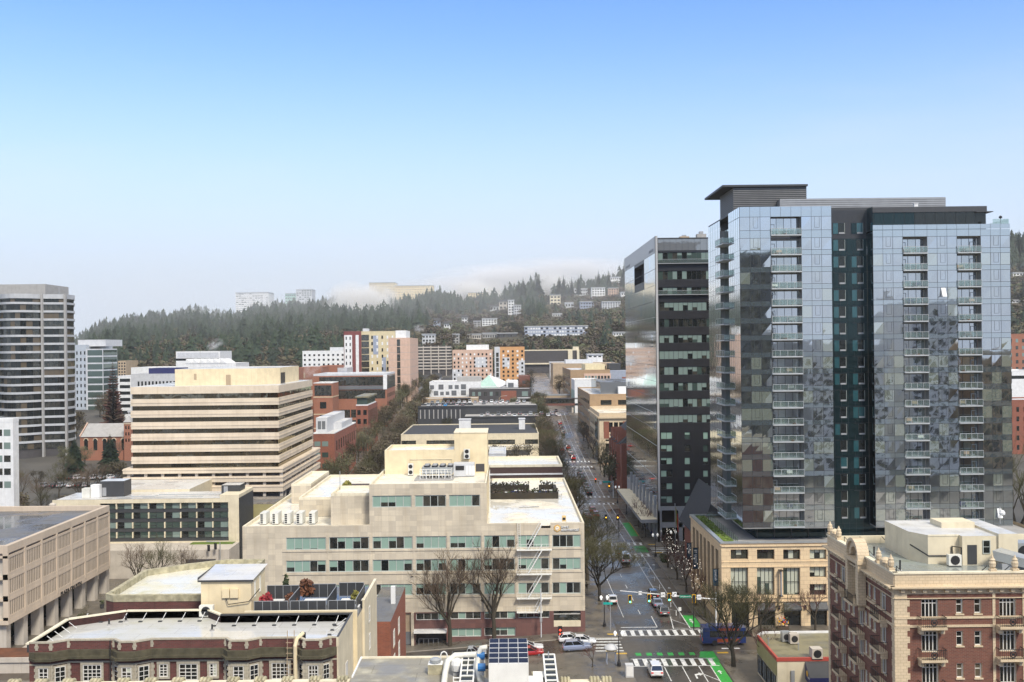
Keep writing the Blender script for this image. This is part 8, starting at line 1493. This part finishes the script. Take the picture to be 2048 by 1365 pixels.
# ================================================================ vehicles
def loft(mb,st,m,z_by=None):
    """st: (y,zlow,ztop,halfwidth) sections -> rounded box body"""
    rings=[]
    for y,a,c,w in st:
        k=len(mb.v); mb.v+=[(-w*.9,y,a),(-w,y,a+(c-a)*.3),(-w*.99,y,a+(c-a)*.72),(-w*.90,y,c),(w*.90,y,c),(w*.99,y,a+(c-a)*.72),(w,y,a+(c-a)*.3),(w*.9,y,a)]; rings.append(k)
    i=mb.mi(m)
    for a,b in zip(rings,rings[1:]):
        for q in range(8): mb.f.append((a+q,a+(q+1)%8,b+(q+1)%8,b+q)); mb.m.append(i)
    for r,o in ((rings[0],1),(rings[-1],-1)): mb.f.append(tuple(r+q for q in range(8))[::o]); mb.m.append(i)
CARS={}
def car_proto(kind,col,far=False):
    key=(kind,col,far)
    if key in CARS: return CARS[key]
    L,W,Hh={'sedan':(4.7,.92,1.45),'suv':(4.75,.95,1.72),'hatch':(4.2,.9,1.5),'van':(5.6,1.0,2.3),'pickup':(5.7,1.0,1.85),'limo':(5.2,1.0,1.9)}[kind]
    t=thing({'van':'white_van','pickup':'pickup_truck','limo':'large_suv','suv':'suv_car'}.get(kind,'parked_car'),(0,0,0),'','car'); h=L/2; zb=.62*Hh if kind!='van' else .5*Hh; bm=MB()
    st=[(-h,.42,zb*.92,W*.86),(-h+.15,.3,zb,W*.96),(-h*.5,.24,zb*1.02,W),(h*.3,.24,zb*.98,W),(h-.9,.26,zb*.90,W*.97),(h-.2,.3,zb*.80,W*.92),(h,.42,zb*.66,W*.82)]
    loft(bm,st,col)
    y0,y1,y2,y3={'sedan':(-h+.75,-h+1.55,h-2.45,h-1.45),'suv':(-h+.12,-h+.5,h-2.2,h-1.25),'hatch':(-h+.15,-h+.75,h-2.1,h-1.1),'van':(-h+.05,-h+.15,h-1.6,h-.75),'pickup':(h-3.2,h-3.0,h-2.1,h-1.3),'limo':(-h+.12,-h+.4,h-2.3,h-1.4)}[kind]
    z0=zb*.96; z1=Hh; w0=W*.90; w1=W*.74
    bm.hexa([(-w1,y1,z1-.07),(w1,y1,z1-.07),(w1,y2,z1-.07),(-w1,y2,z1-.07),(-w1*.95,y1+.08,z1),(w1*.95,y1+.08,z1),(w1*.95,y2-.08,z1),(-w1*.95,y2-.08,z1)],col)
    for s in (-1,1):
        for (ya,yb) in ((y0,y1),(y3,y2),((y0+y3)/2,(y1+y2)/2)): bm.tube([(s*w0*.99,ya,z0-.05),(s*w1*.99,yb,z1-.05)],.045,col,4)
    if kind=='van': bm.hexa([(-w0-.01,y0+.0,z0-.1),(w0+.01,y0,z0-.1),(w0+.01,y2-.9,z0-.1),(-w0-.01,y2-.9,z0-.1),(-w1-.02,y1,z1-.06),(w1+.02,y1,z1-.06),(w1+.02,y2-.9,z1-.06),(-w1-.02,y2-.9,z1-.06)],col)
    if kind=='pickup': bm.box(-W*.8,W*.8,-h+.15,h-3.3,zb*1.0,zb*1.03,'rubber')
    def wh(m):
        for s in (-1,1):
            for y in (-h*.60,h*.62):
                w=MB(); c=(s*(W-.2),y,.34); w.tube([(c[0]-.11,y,.34),(c[0]+.11,y,.34)],.34,'rubber',12); 
                if far: bm.v; 
                o=w.build('wheel',t); r=MB(); r.disc((s*(W-.08),y,.34),(0,1,0),(0,0,1),.21,'steel',10,d=.02*s); r.build('rim',o)
    gm=MB(); gm.hexa([(-w0*.98,y0,z0-.02),(w0*.98,y0,z0-.02),(w0*.98,y3,z0-.02),(-w0*.98,y3,z0-.02),(-w1*.98,y1,z1-.06),(w1*.98,y1,z1-.06),(w1*.98,y2,z1-.06),(-w1*.98,y2,z1-.06)],'car_glass')
    if far:
        for s in (-1,1):
            for y in (-h*.6,h*.62): bm.tube([(s*(W-.3),y,.34),(s*(W-.03),y,.34)],.34,'rubber',8)
        bm.box(-W*.85,-W*.5,-h-.02,-h+.05,zb*.7,zb*.85,'tail_red'); bm.box(W*.5,W*.85,-h-.02,-h+.05,zb*.7,zb*.85,'tail_red'); bm.build('body',t); gm.build('window',t)
    else:
        bm.build('body',t); gm.build('window',t); wh(0)
        for s in (-1,1):
            w=MB(); w.box(s*W*.55,s*W*.88,-h-.02,-h+.12,zb*.68,zb*.86,'tail_red'); w.build('taillight',t); w=MB(); w.box(s*W*.5,s*W*.80,h-.2,h-.02,zb*.55,zb*.68,'off_white'); w.build('headlight',t); w=MB(); w.box(s*W,s*(W+.18),y3-.15,y3+.0,z0,z0+.16,col); w.build('mirror',t)
        w=MB(); w.box(-W*.8,W*.8,-h-.05,-h+.1,.35,.52,'rubber'); w.box(-W*.75,W*.75,h-.08,h+.03,.33,.48,'rubber'); w.build('bumper',t); w=MB(); w.box(-.26,.26,-h-.065,-h-.02,zb*.56,zb*.56+.14,'sign_white'); w.build('number_plate',t)
    CARS[key]=t; return t
def car(kind,col,x,y,rz,label,group=None,far=False,z=None):
    p=car_proto(kind,col,far); u=('car',kind,col,far); o=place_proto(p,u,(x,y,(tz(x,y)+.02 if z is None else z)),R(rz),label,group); 
    g=(tz(x+1,y)-tz(x-1,y))/2 if z is None else 0
    if abs(rz)>45 and g: o.rotation_euler=(math.atan(g)*(-1 if rz>0 else 1)*-1 if False else 0,-math.atan(g)*0,R(rz)); o.rotation_mode='XYZ'; o.rotation_euler=(math.atan(g)*(1 if rz<0 else -1),0,R(rz))
    return o
G='cars standing in the avenue'
car('limo','car_white',22.3,153.6,0,'large white SUV waiting before the near crosswalk',G)
car('suv','car_grey',28.9,187.6,0,'dark grey SUV at the front of the parked line by the far crosswalk',G); car('sedan','car_bluegrey',28.7,193.6,0,'blue-grey saloon behind the dark grey SUV in the parked line',G); car('suv','car_black',28.8,200,0,'dark car third in the parked line beneath the signal arm',G)
car('van','car_white',27.2,233,0,'white van heading away in the right lane',G); car('suv','car_black',27.0,240.5,0,'black car just ahead of the white van',G); car('hatch','car_white',20.3,196.5,0,'white hatchback half hidden behind the kerb tree by the stone office',G)
car('sedan','car_red',21.8,272,0,'red saloon alone in the left lane beyond the crosswalk',G); 
for k,(x,y,c,l) in enumerate(((23.6,291,'car_red','red car nearest in the cluster before the dim signals'),(25.9,295,'car_red','second red car in the cluster, right of the nearest'),(23.4,299,'car_white','white car in the cluster between red ones'),(25.6,303,'car_red','rear red car of the cluster before the dim signals'))): car('suv' if k%2 else 'sedan',c,x,y,0,l,G,True)
for k,(y,c) in enumerate(((338,'car_black'),(345,'car_white'),(351.5,'car_silver'),(358,'car_black'),(366,'car_grey'),(373,'car_black'),(380,'car_silver'))): car('sedan' if k%2 else 'suv',c,27.6,y,0,'%s car in the dark queue beyond the red signal, %s from its front'%(c[4:],ORD[k]),'cars queued beyond the red signal',True)
for k,(x,y,c) in enumerate(((27.6,418,'car_red'),(27.6,428,'car_grey'),(27.4,435,'car_silver'),(24.4,442,'car_red'),(27.4,448,'car_red'),(21.2,452,'car_red'))): car('sedan' if k%2 else 'suv',c,x,y,0,'%s car in the reddish group farther up the avenue, %s nearest'%(c[4:],ORD[k]),'reddish group of cars farther up the avenue',True)
for k,(y,c) in enumerate(((494,'car_grey'),(501,'car_silver'),(508,'car_black'),(515,'car_grey'),(522,'car_red'),(529,'car_white'),(553,'car_white'),(560,'car_black'),(566,'car_white'))): car('sedan' if k%2 else 'suv',c,27.8,y,0,'%s car in the farthest line on the avenue, %s nearest'%(c[4:],ORD[k]),'farthest line of cars on the avenue',True)
car('hatch','car_white',10.6,171.0,-90,'white hatchback at the kerb under the corner of the stone office'); car('hatch','car_white',12.6,169.2,-90,'second white hatchback pulled out beside the kerbside one'); car('suv','car_bluegrey',11.3,166.0,-90,'silver-blue hatchback nearest the camera on the side street'); car('pickup','car_silver',-6.6,166.4,-90,'silver pickup truck seen over the white duct'); car('sedan','car_white',3.4,168.0,-90,'white saloon peeping out right of the solar shed'); car('hatch','car_red',3.6,165.2,-90,'red hatchback beside the white saloon by the solar shed')
car('van','car_white',-66,227,-70,'white van parked by the hotel podium'); car('sedan','car_white',-52.5,430,-90,'white car crossing the college avenue behind the dense tree'); car('suv','car_silver',64,173,-90,'silver car parked before the sandstone shopfronts'); car('sedan','car_silver',-55.8,316,0,'pale car glinting under the garage deck of the striped office',None,True,-1)
r=random.Random(21); n=0; LD=DECKZ-3.38; CC=('car_white','car_silver','car_grey','car_black','car_white','car_red','car_bright','car_silver')
for row,(yy,xa,xb) in enumerate(((512,-40,-22),(526,-12,8),(538,-40,10))):
    x=xa
    while x<xb: c='car_bright' if (row==0 and n==3) else r.choice(('car_white','car_silver','car_white','car_grey')); car('sedan' if n%2 else 'suv',c,x,yy+r.uniform(-.6,.6),180*r.randint(0,1),'car parked on the open deck before the white market hall','cars on the open parking deck',True,DECKZ+.02); x+=2.9+3*(r.random()<.15); n+=1
for k in range(15): car('suv' if k%2 else 'sedan',('car_white','car_silver','car_white','car_grey')[k%4],-12+k*2.05 if False else -12+k*1.55*1.7,478+(k%2)*12,180*(k%3==0),'car parked on the lower deck behind the cream hall','cars on the lower parking deck',True,LD)
for k in range(16): x=-172+k%8*3.1+r.uniform(-.3,.3); y=372+(k//8)*14; car('sedan' if k%2 else 'suv',r.choice(CC[:5]),x,y,0,'car in the lot before the brick church','cars in the lot before the church',True)
for k in range(8): x=-2+k*2.9; car('sedan' if k%2 else 'suv',r.choice(CC[:5]),x,322-8,0,'car parked behind the low dark-brick shop','cars behind the dark-brick shop',True,tz(x,314)+.2)
for k,(x,y) in enumerate(((-150,312),(-146,318),(-140,310),(-160,306))): car('suv',('car_red','car_white','car_silver','car_black')[k],x,y,40,('red','white','silver','black')[k]+' car in the small lot left of the hotel',None,True)
# bus
t=thing('city_bus',(38,168.4,0),'blue and orange city bus turning behind the corner tree','bus'); x0,x1=32.4,39.6; y0,y1=167.2,169.8; b=MB(); b.box(x0,x1,y0,y1,.45,1.45,'bus_blue'); b.box(x0+.05,x1-.05,y0+.04,y1-.04,1.45,2.5,'bus_blue'); b.prism([(x0+.0,y0),(x1,y0),(x1,y1),(x0,y1)],2.5,3.0,'bus_blue'); b.box(x0+1,x1-1,y0+.3,y1-.3,3.0,3.2,'bus_blue'); b.box(x0+2.4,x1-1,y0-.015,y0-.002,.6,1.2,'bus_orange'); b.box(x0+2.6,x0+6,y0-.015,y0-.002,2.55,2.95,'bus_orange'); b.build('body',t)
for k in range(5): w=MB(); a=x0+1.2+k*1.42; w.box(a,a+1.3,y0-.02,y0+.03,1.5,2.45,'car_glass'); w.build('window',t)
w=MB(); w.box(x0-.02,x0+.04,y0+.25,y1-.25,1.5,2.45,'car_glass'); w.build('rear_window',t)
for s in (y0+.2,y1-.45): w=MB(); w.box(x0-.03,x0+.03,s,s+.25,.85,1.3,'tail_red'); w.build('taillight',t)
for a in (x0+2.,x1-1.8):
    for s in (y0+.14,y1-.14): w=MB(); w.tube([(a,s-.15,.48),(a,s+.15,.48)],.48,'rubber',12); w.build('wheel',t)
# ================================================================ street furniture
def lamp(x,y,label,group=None,h=5.4,m='black_metal',proto={}):
    z=tz(x,y)+.15
    if 'p' not in proto:
        t=thing('street_lamp',(0,0,0),label,'street lamp'); b=MB(); b.lathe((0,0,0),[(.32,0),(.3,.5),(.16,.8),(.09,1.2),(.075,4.6),(.1,4.7)],m,8); b.tube([(-.55,0,4.7),(.55,0,4.7)],.05,m,5); b.build('post',t)
        for s in (-.55,.55): b=MB(); b.lathe((s,0,4.7),[(.05,0),(.14,.1),(.26,.45),(.24,.62),(.04,.85)],'lit_globe',8); b.build('lamp_globe',t)
        proto['p']=t
    return place_proto(proto['p'],'lamp',(x,y,z),0,label,group)
for k,(px,py,l) in enumerate(((1238,1337,'double-globe black street lamp on the near left corner'),(1209,1257,'double-globe black street lamp under the stone office corner'),(1347,1112,'double-globe black street lamp before the canopy of the black tower'),(1311,1118,'double-globe black street lamp on the far right corner by the striped crossing'),(1285,1065,'double-globe black street lamp halfway along the black tower canopy'),(1253,1033,'double-globe black street lamp near the far end of the canopy'),(1235,1010,'double-globe black street lamp beyond the canopy'))):
    y=H*F/(py-CY); lamp((P(px,py,y)[0]) if k>1 else P(px,py,y)[0],y,l)
def signal(root,x,y,z,on,face=-1,mat='signal_yellow'):
    b=MB(); b.box(x-.32,x+.32,y-.03,y+.03,z-.75,z+.75,mat); b.box(x-.21,x+.21,y-.2,y-.03,z-.66,z+.66,'black_metal'); o=b.build('signal_head',root)
    for k,c in enumerate(('lit_red','lit_amber','lit_green')):
        d=MB(); d.disc((x,y-.205,z+.42-k*.42),(1,0,0),(0,0,1),.155,c if c==on else 'black_metal',10,d=.01); d.build('lens',o)
def sign(x,y,z,w,h,label,m='sign_white',txt=None,tm='letter_black',tw=None,group=None,name='road_sign',lines=0):
    s=thing(name,(x,y,z),label,'sign',group); b=MB(); b.box(x-w/2,x+w/2,y-.03,y+.03,z-h/2,z+h/2,m); b.build('plate',s)
    if txt: text(txt,h*.62,tm,'lettering',s,(x,y-.035,z),depth=.012,width=tw)
    return s
t=thing('signal_mast',(36.2,175.2,.15),'long pale mast arm carrying three green traffic lights over the avenue','traffic signal'); Y=176.; pa=P(1240,1182,Y); pb=P(1395,1196,Y); pc=P(1425,1199,Y); b=MB(); b.tube([(pc[0]+.6,Y,.1),(pc[0]+.6,Y,pc[2]+1.2)],.14,'off_white',8); b.tube([(pc[0]+.6,Y,pc[2]),pb,pa],[.13,.10,.06],'off_white',6); b.build('mast_arm',t)
for px,py in ((1260,1199),(1298,1197),(1338.5,1195)): x,_,z=P(px,py,Y-.2); signal(t,x,Y-.22,z,'lit_green')
x,_,z=P(1388,1198,Y-.2); t2=thing('side_signal',(x,Y,.15),'yellow-backed traffic light on a dark post at the right kerb','traffic signal'); b=MB(); b.tube([(x,Y+.3,.1),(x,Y+.3,z+.6)],.1,'black_metal',6); b.build('post',t2); signal(t2,x,Y-.1,z,None)
sx=lambda px,py:P(px,py,Y-.3)
x,_,z=sx(1280.5,1186.5); sign(x,Y-.25,z,.6,.62,'small white lane sign between the first two traffic lights',txt='ONE')
x,_,z=sx(1326,1190); sign(x,Y-.25,z,.75,.8,'white three-line sign left of the third traffic light',txt='TURN')
x,_,z=sx(1349,1189.5); s=sign(x,Y-.25,z,.75,.85,'white sign with a black bent arrow right of the third traffic light'); b=MB(); b.tube([(x-.15,Y-.3,z-.28),(x-.12,Y-.3,z+.05),(x+.1,Y-.3,z+.18)],.05,'letter_black',4); b.face([(x+.06,Y-.31,z+.32),(x+.06,Y-.31,z+.02),(x+.28,Y-.31,z+.2)],'letter_black'); b.build('arrow',s)
x,_,z=sx(1371,1193.5); sign(x,Y-.25,z,2.05,.5,'green street name sign on the mast arm','sign_green','SW Jefferson St','letter_white',1.8,name='street_name_sign')
x,_,z=sx(1398,1195); sign(x,Y-.25,z,.75,.85,'white one-way sign at the right end of the mast arm',txt='ONE WAY',tw=.6)
t=thing('far_signal_mast',(36.6,254,.15),'distant mast arm with a red traffic light and teal street sign over the avenue','traffic signal'); Y2=330.; pa=P(1180,959,Y2); pb=P(1225,965,Y2); b=MB(); b.tube([(pb[0]+.2,Y2,tz(36,Y2)),(pb[0]+.2,Y2,pb[2]+.5)],.13,'off_white',6); b.tube([pb,pa],.09,'off_white',5); b.build('mast_arm',t); x,_,z=P(1191,961,Y2); signal(t,x,Y2-.3,z,'lit_red'); b=MB(); x,_,z=P(1213,964,Y2); b.box(x-1.3,x+1.3,Y2-.25,Y2-.18,z-.3,z+.3,'sign_teal'); b.build('street_plate',t); b=MB(); x,_,z=P(1201,966,Y2); b.box(x-.4,x+.4,Y2-.25,Y2-.18,z-.5,z+.5,'sign_white'); b.build('white_plate',t); x,_,z=P(1218,972,Y2); signal(t,x,Y2-.3,z,'lit_amber')
for px,l in ((1211.5,'left one of two amber flashing signals in the middle distance'),(1235,'right one of two amber flashing signals in the middle distance')):
    Y3=262.; x,_,z=P(px,1035,Y3); t=thing('amber_signal',(x,Y3,0),l,'traffic signal'); b=MB(); b.tube([(x+.3,Y3,tz(x,Y3)),(x+.3,Y3,z+.7)],.09,'black_metal',6); b.build('post',t); signal(t,x,Y3-.2,z,'lit_amber',mat='black_metal')
for k,(x,y) in enumerate([(31.1,y) for y in (186,192,199,206,213,221,229)]):
    t=thing('lane_post',(x,y,0),'white flexible post in the hatched buffer, %s from the far crosswalk'%ORD[k],'bollard','white flexible posts in the buffer'); b=MB(); b.cyl((x,y,tz(x,y)+.01),.16,.06,'black_metal',8); b.build('base',t); b=MB(); b.tube([(x,y,.05),(x,y,1.05)],.07,'sign_white',6); b.build('post',t)
x,y=31.5,184.2; sign(x,y,1.75,.5,.65,'small white sign on a post in the buffer by the green box'); t=thing('sign_post',(x,y,0),'thin post under the small white buffer sign','post'); b=MB(); b.tube([(x,y+.08,0),(x,y+.08,1.9)],.04,'grey_metal',5); b.build('post',t)
x,y=17.9,176.6; t=thing('corner_sign',(x,y,.15),'slim pole with a teal street sign at the stone office corner','sign'); b=MB(); b.tube([(x,y,.1),(x,y,5.6)],.06,'grey_metal',6); b.build('post',t); b=MB(); b.box(x-1.2,x+.4,y-.05,y+.02,4.7,5.1,'sign_teal'); b.build('plate',t)
x,y=9.0,174.4; t=thing('pedestrian_signal',(5.5,y,tz(5.5,y)),'tall pale pole standing against the granite base right of the solar shed','pole'); b=MB(); b.tube([(5.6,y,tz(5.6,y)),(5.6,y,8.2)],.1,'pale_grey',6); b.build('post',t); b=MB(); b.box(5.4,5.8,y-.2,y+.1,2.4,3.1,'grey_metal'); b.build('control_box',t)
x,y=8.8,172.6; t=thing('side_street_signal',(x,y,tz(x,y)),'dark three-lens signal with a red light left of the white hatchbacks','traffic signal'); b=MB(); b.box(x-.35,x+.35,y-.2,y+.2,tz(x,y)+.2,tz(x,y)+2.3,'black_metal'); b.build('housing',t)
for k in range(2): b=MB(); b.disc((x,y-.21,tz(x,y)+1.0+k*.7),(1,0,0),(0,0,1),.17,'lit_red',8,d=.01); b.build('lens',t)
x,y=16.1,158.2; t=thing('bus_shelter',(x,y,.15),'small shelter with a pale rounded roof on purple posts at the near corner','shelter'); b=MB(); b.lathe((x,y,2.55),[(1.15,0),(1.1,.2),(.7,.55),(.02,.7)],'pale_grey',12); b.build('roof',t,smooth=True); b=MB(); b.box(x-.9,x+.9,y-.7,y-.6,2.2,2.5,'yellow_wall'); b.build('fascia',t)
for dx,dy in ((-.7,-.5),(.7,-.5),(-.7,.5),(.7,.5)): b=MB(); b.tube([(x+dx,y+dy,.15),(x+dx,y+dy,2.6)],.07,'blue_grey',6); b.build('post',t)
x,y=19.9,152.8; t=thing('utility_cabinet',(18.2,152,.15),'pale grey utility cabinet on the pavement left of the white SUV','cabinet'); b=MB(); b.box(17.6,18.8,151.4,152.6,.15,2.0,'pale_grey'); b.build('casing',t); b=MB(); b.box(17.7,18.7,151.36,151.395,.35,1.8,'off_white'); b.build('door',t)
t=thing('hotel_signal',(-66.5,236,-4),'grey signal pole with two dark heads beside the hotel corner','traffic signal'); x,_,z=P(440,1084,236); b=MB(); b.tube([(x,236,-4),(x,236,z),(x-3.2,236,z+.1)],.12,'galv',6); b.build('mast_arm',t); signal(t,x-1,235.7,z-1,None,mat='black_metal'); signal(t,x-2.6,235.7,z-1.4,None,mat='black_metal')
t=thing('market_lamp',(P(1005,800,550)[0],550,12),'curved cobra-head lamp post before the dark gallery','street lamp'); x,_,z=P(1002,793,550); b=MB(); b.tube([(x-1,550,8),(x-1,550,z-1),(x,550,z),(x+2.5,550,z+.3)],.15,'tan',5); b.build('post',t); b=MB(); b.box(x+2.2,x+3.4,549.8,550.2,z+.1,z+.4,'grey_metal'); b.build('lamp_head',t)
t=thing('flower_stand',(48.2,175.6,.15),'heap of brightly coloured flowers by the sandstone shopfront','flower stand'); b=MB(); leafy(b,(48.2,176,1.5),1.1,.6,1.0,120,.2,('red_plastic','signal_yellow','blue_plastic','leaf_green','salmon'),random.Random(4)); b.build('flowers',t); b=MB(); b.box(47.2,49.2,175.6,176.4,.15,.7,'wood'); b.build('stand',t)
for k,(x,y) in enumerate(((36.4,232),(36.6,236))): bush('planting_bed',(x,y,.15),1.0,2.2,.8,'leaf_green','low green planting along the right kerb, %s one'%('nearer' if k==0 else 'farther'),150,'planting')
# strings of small lamps in the kerb tree by the banners
t=thing('light_string',(37.2,206,.15),'string of tiny warm lamps wound through the thin trees beside the banners','light string'); b=MB(); r=random.Random(9)
pts=[Vector((36.1+r.gauss(0,.9),r.choice((193,203,214,226))+r.gauss(0,1.2),3+r.random()*6)) for k in range(110)]
for p in pts: s=.045; b.box(p.x-s,p.x+s,p.y-s,p.y+s,p.z-s,p.z+s,'lit_white')
b.build('bulb',t); b=MB()
for a,c in zip(pts,pts[1:]):
    if (a-c).length<4: b.tube([a,c],.012,'black_metal',3,False)
b.build('wire',t)
# ================================================================ people
def person(x,y,rz,label,m,z=None,hgt=1.74):
    vs=[(0,0,.94),(0,.0,1.18),(0,.01,1.42),(0,.02,1.52),(0,.04,1.66),(-.1,0,.90),(-.11,.14,.5),(-.11,.02,.08),(-.11,.14,.03),(.1,0,.90),(.11,-.06,.5),(.11,-.26,.12),(.11,-.14,.03),(-.19,0,1.40),(-.24,-.06,1.14),(-.22,.06,.92),(-.22,.1,.82),(.19,0,1.40),(.24,.05,1.14),(.22,.16,.95),(.22,.2,.86)]
    es=[(0,1),(1,2),(2,3),(3,4),(0,5),(5,6),(6,7),(7,8),(0,9),(9,10),(10,11),(11,12),(2,13),(13,14),(14,15),(15,16),(2,17),(17,18),(18,19),(19,20)]
    rs=[.15,.14,.16,.06,.1,.1,.075,.05,.04,.1,.075,.05,.04,.07,.05,.04,.035,.07,.05,.04,.035]
    me=bpy.data.meshes.new('body'); me.from_pydata(vs,es,[]); o=bpy.data.objects.new('person',me); COL.objects.link(o); sk=o.modifiers.new('s','SKIN'); o.modifiers.new('u','SUBSURF').levels=1; o.modifiers[-1].render_levels=1
    for v,q in zip(me.skin_vertices[0].data,rs): v.radius=(q,q)
    me.skin_vertices[0].data[0].use_root=True; me.materials.append(MAT[m]); o.location=(x,y,(tz(x,y)+.17 if z is None else z)); o.rotation_euler=(0,0,rz); o['_w']=tuple(o.location); tag(o,label,'person')
    b=MB(); b.lathe((0,.04,1.60),[(.02,-.02),(.08,.02),(.105,.12),(.08,.2),(.02,.24)],'hedge_dark',8); h=b.build('hair',None,loc=(0,0,0)); h.parent=o; return o
person(16.0,205,0,'person in dark clothes walking on the pavement beside the stone office, nearer the camera','hedge_dark'); person(15.4,222,3,'person in dark clothes walking on the pavement beside the stone office, farther away','charcoal'); person(37.6,262,3.1,'person in dark clothes standing by the far right kerb','navy')
# ================================================================ mist and steam
mist_mat('mist_puff',.20,1.7,3.,col=(1,.985,.95)); mist_mat('mist_ridge',.05,1.6,3.); mist_mat('mist_thin',.014,1.4,7.); mist_mat('steam',.3,2.2,5.,edge=.42)
mist('mist',703,620,1540,52,50,50,'mist_puff'); mist('mist',738,602,1580,55,50,28,'mist_puff'); mist('mist',1108,577,1645,42,40,34,'mist_puff'); mist('mist',955,585,1760,60,50,26,'mist_puff'); mist('mist',560,612,1690,60,50,20,'mist_thin'); mist('mist',985,570,1900,150,120,45,'mist_ridge'); mist('mist',1120,553,1850,190,120,40,'mist_ridge'); mist('mist',1230,548,1900,120,100,38,'mist_thin'); mist('mist',880,580,1850,120,120,28,'mist_thin'); mist('mist',408,630,1600,45,60,18,'mist_thin')
mist_mat('slope_air',.0007,.8,2.,edge=.0); mist('mist',900,640,1480,1500,520,150,'slope_air')
mist('steam',430,690,640,7,5,4,'steam',-.5); mist('steam',622,742,560,8,5,6,'steam',-.6); mist('steam',838,657,690,5,4,4,'steam')

# plaza beside the concrete block: steps, planter, beds
t=thing('plaza_steps',(-72,188,-4),'broad pale stone steps dropping from the plaza beside the concrete block','steps'); b=MB(); z=tz(-75,185)
for k in range(4): b.box(-88,-67+k*.5,176.5+k*.5,196-k*.0,z+.15+k*.16,z+.31+k*.16,'concrete')
b.build('step',t)
t=thing('concrete_planter',(-84,172,-4),'stained concrete planter wall at the lower left corner','planter'); b=MB(); z=tz(-84,172); b.box(-89,-70,168.6,174.4,z,z+2.6,'concrete',top='mulch'); b.build('wall',t); b=MB(); b.box(-89,-70,168.3,168.59,z+1.9,z+2.7,'concrete'); b.build('coping',t)
bush('mulch_bed',(-80,212,tz(-80,212)+.15),5,3.6,.9,'mulch','rust-brown planting bed at the far end of the plaza',500,'planting')
for k,y in enumerate((186,199,210)):
    x=-85.4; z=tz(x,y)+.75; q=thing('plaza_pot',(x,y,z),'dark plant pot with a small shrub beside the stilts of the concrete block, %s'%('nearest','middle','farthest')[k],'plant pot','plant pots by the stilts'); b=MB(); b.lathe((x,y,z-.6),[(.35,0),(.5,.9),(.45,.9)],'charcoal',9); b.build('pot',q); b=MB(); leafy(b,(x,y,z+.7),.5,.5,.6,60,.16,('leaf_green','brush_green'),random.Random(k)); b.build('shrub',q)
SKY=dict(air=1.0,dust=.3,oz=3.0,sat=1.2,hue=.506,tone=(1.04,.97,1.0),veil_h=.36,veil=(2.85,3.22,3.8),cloud=(3.8,3.75,3.75))
HAZE.inputs['Density'].default_value=.00006
lights(rot=152,sky=.12,sun=2.0,ang=12,exposure=1.0); camera(); haze()
c=sc.cycles; c.use_denoising=True; c.max_bounces=6; c.diffuse_bounces=3; c.glossy_bounces=3; c.transparent_max_bounces=8; c.volume_bounces=2; c.sample_clamp_indirect=6
try: c.denoiser='OPENIMAGEDENOISE'
except Exception: pass
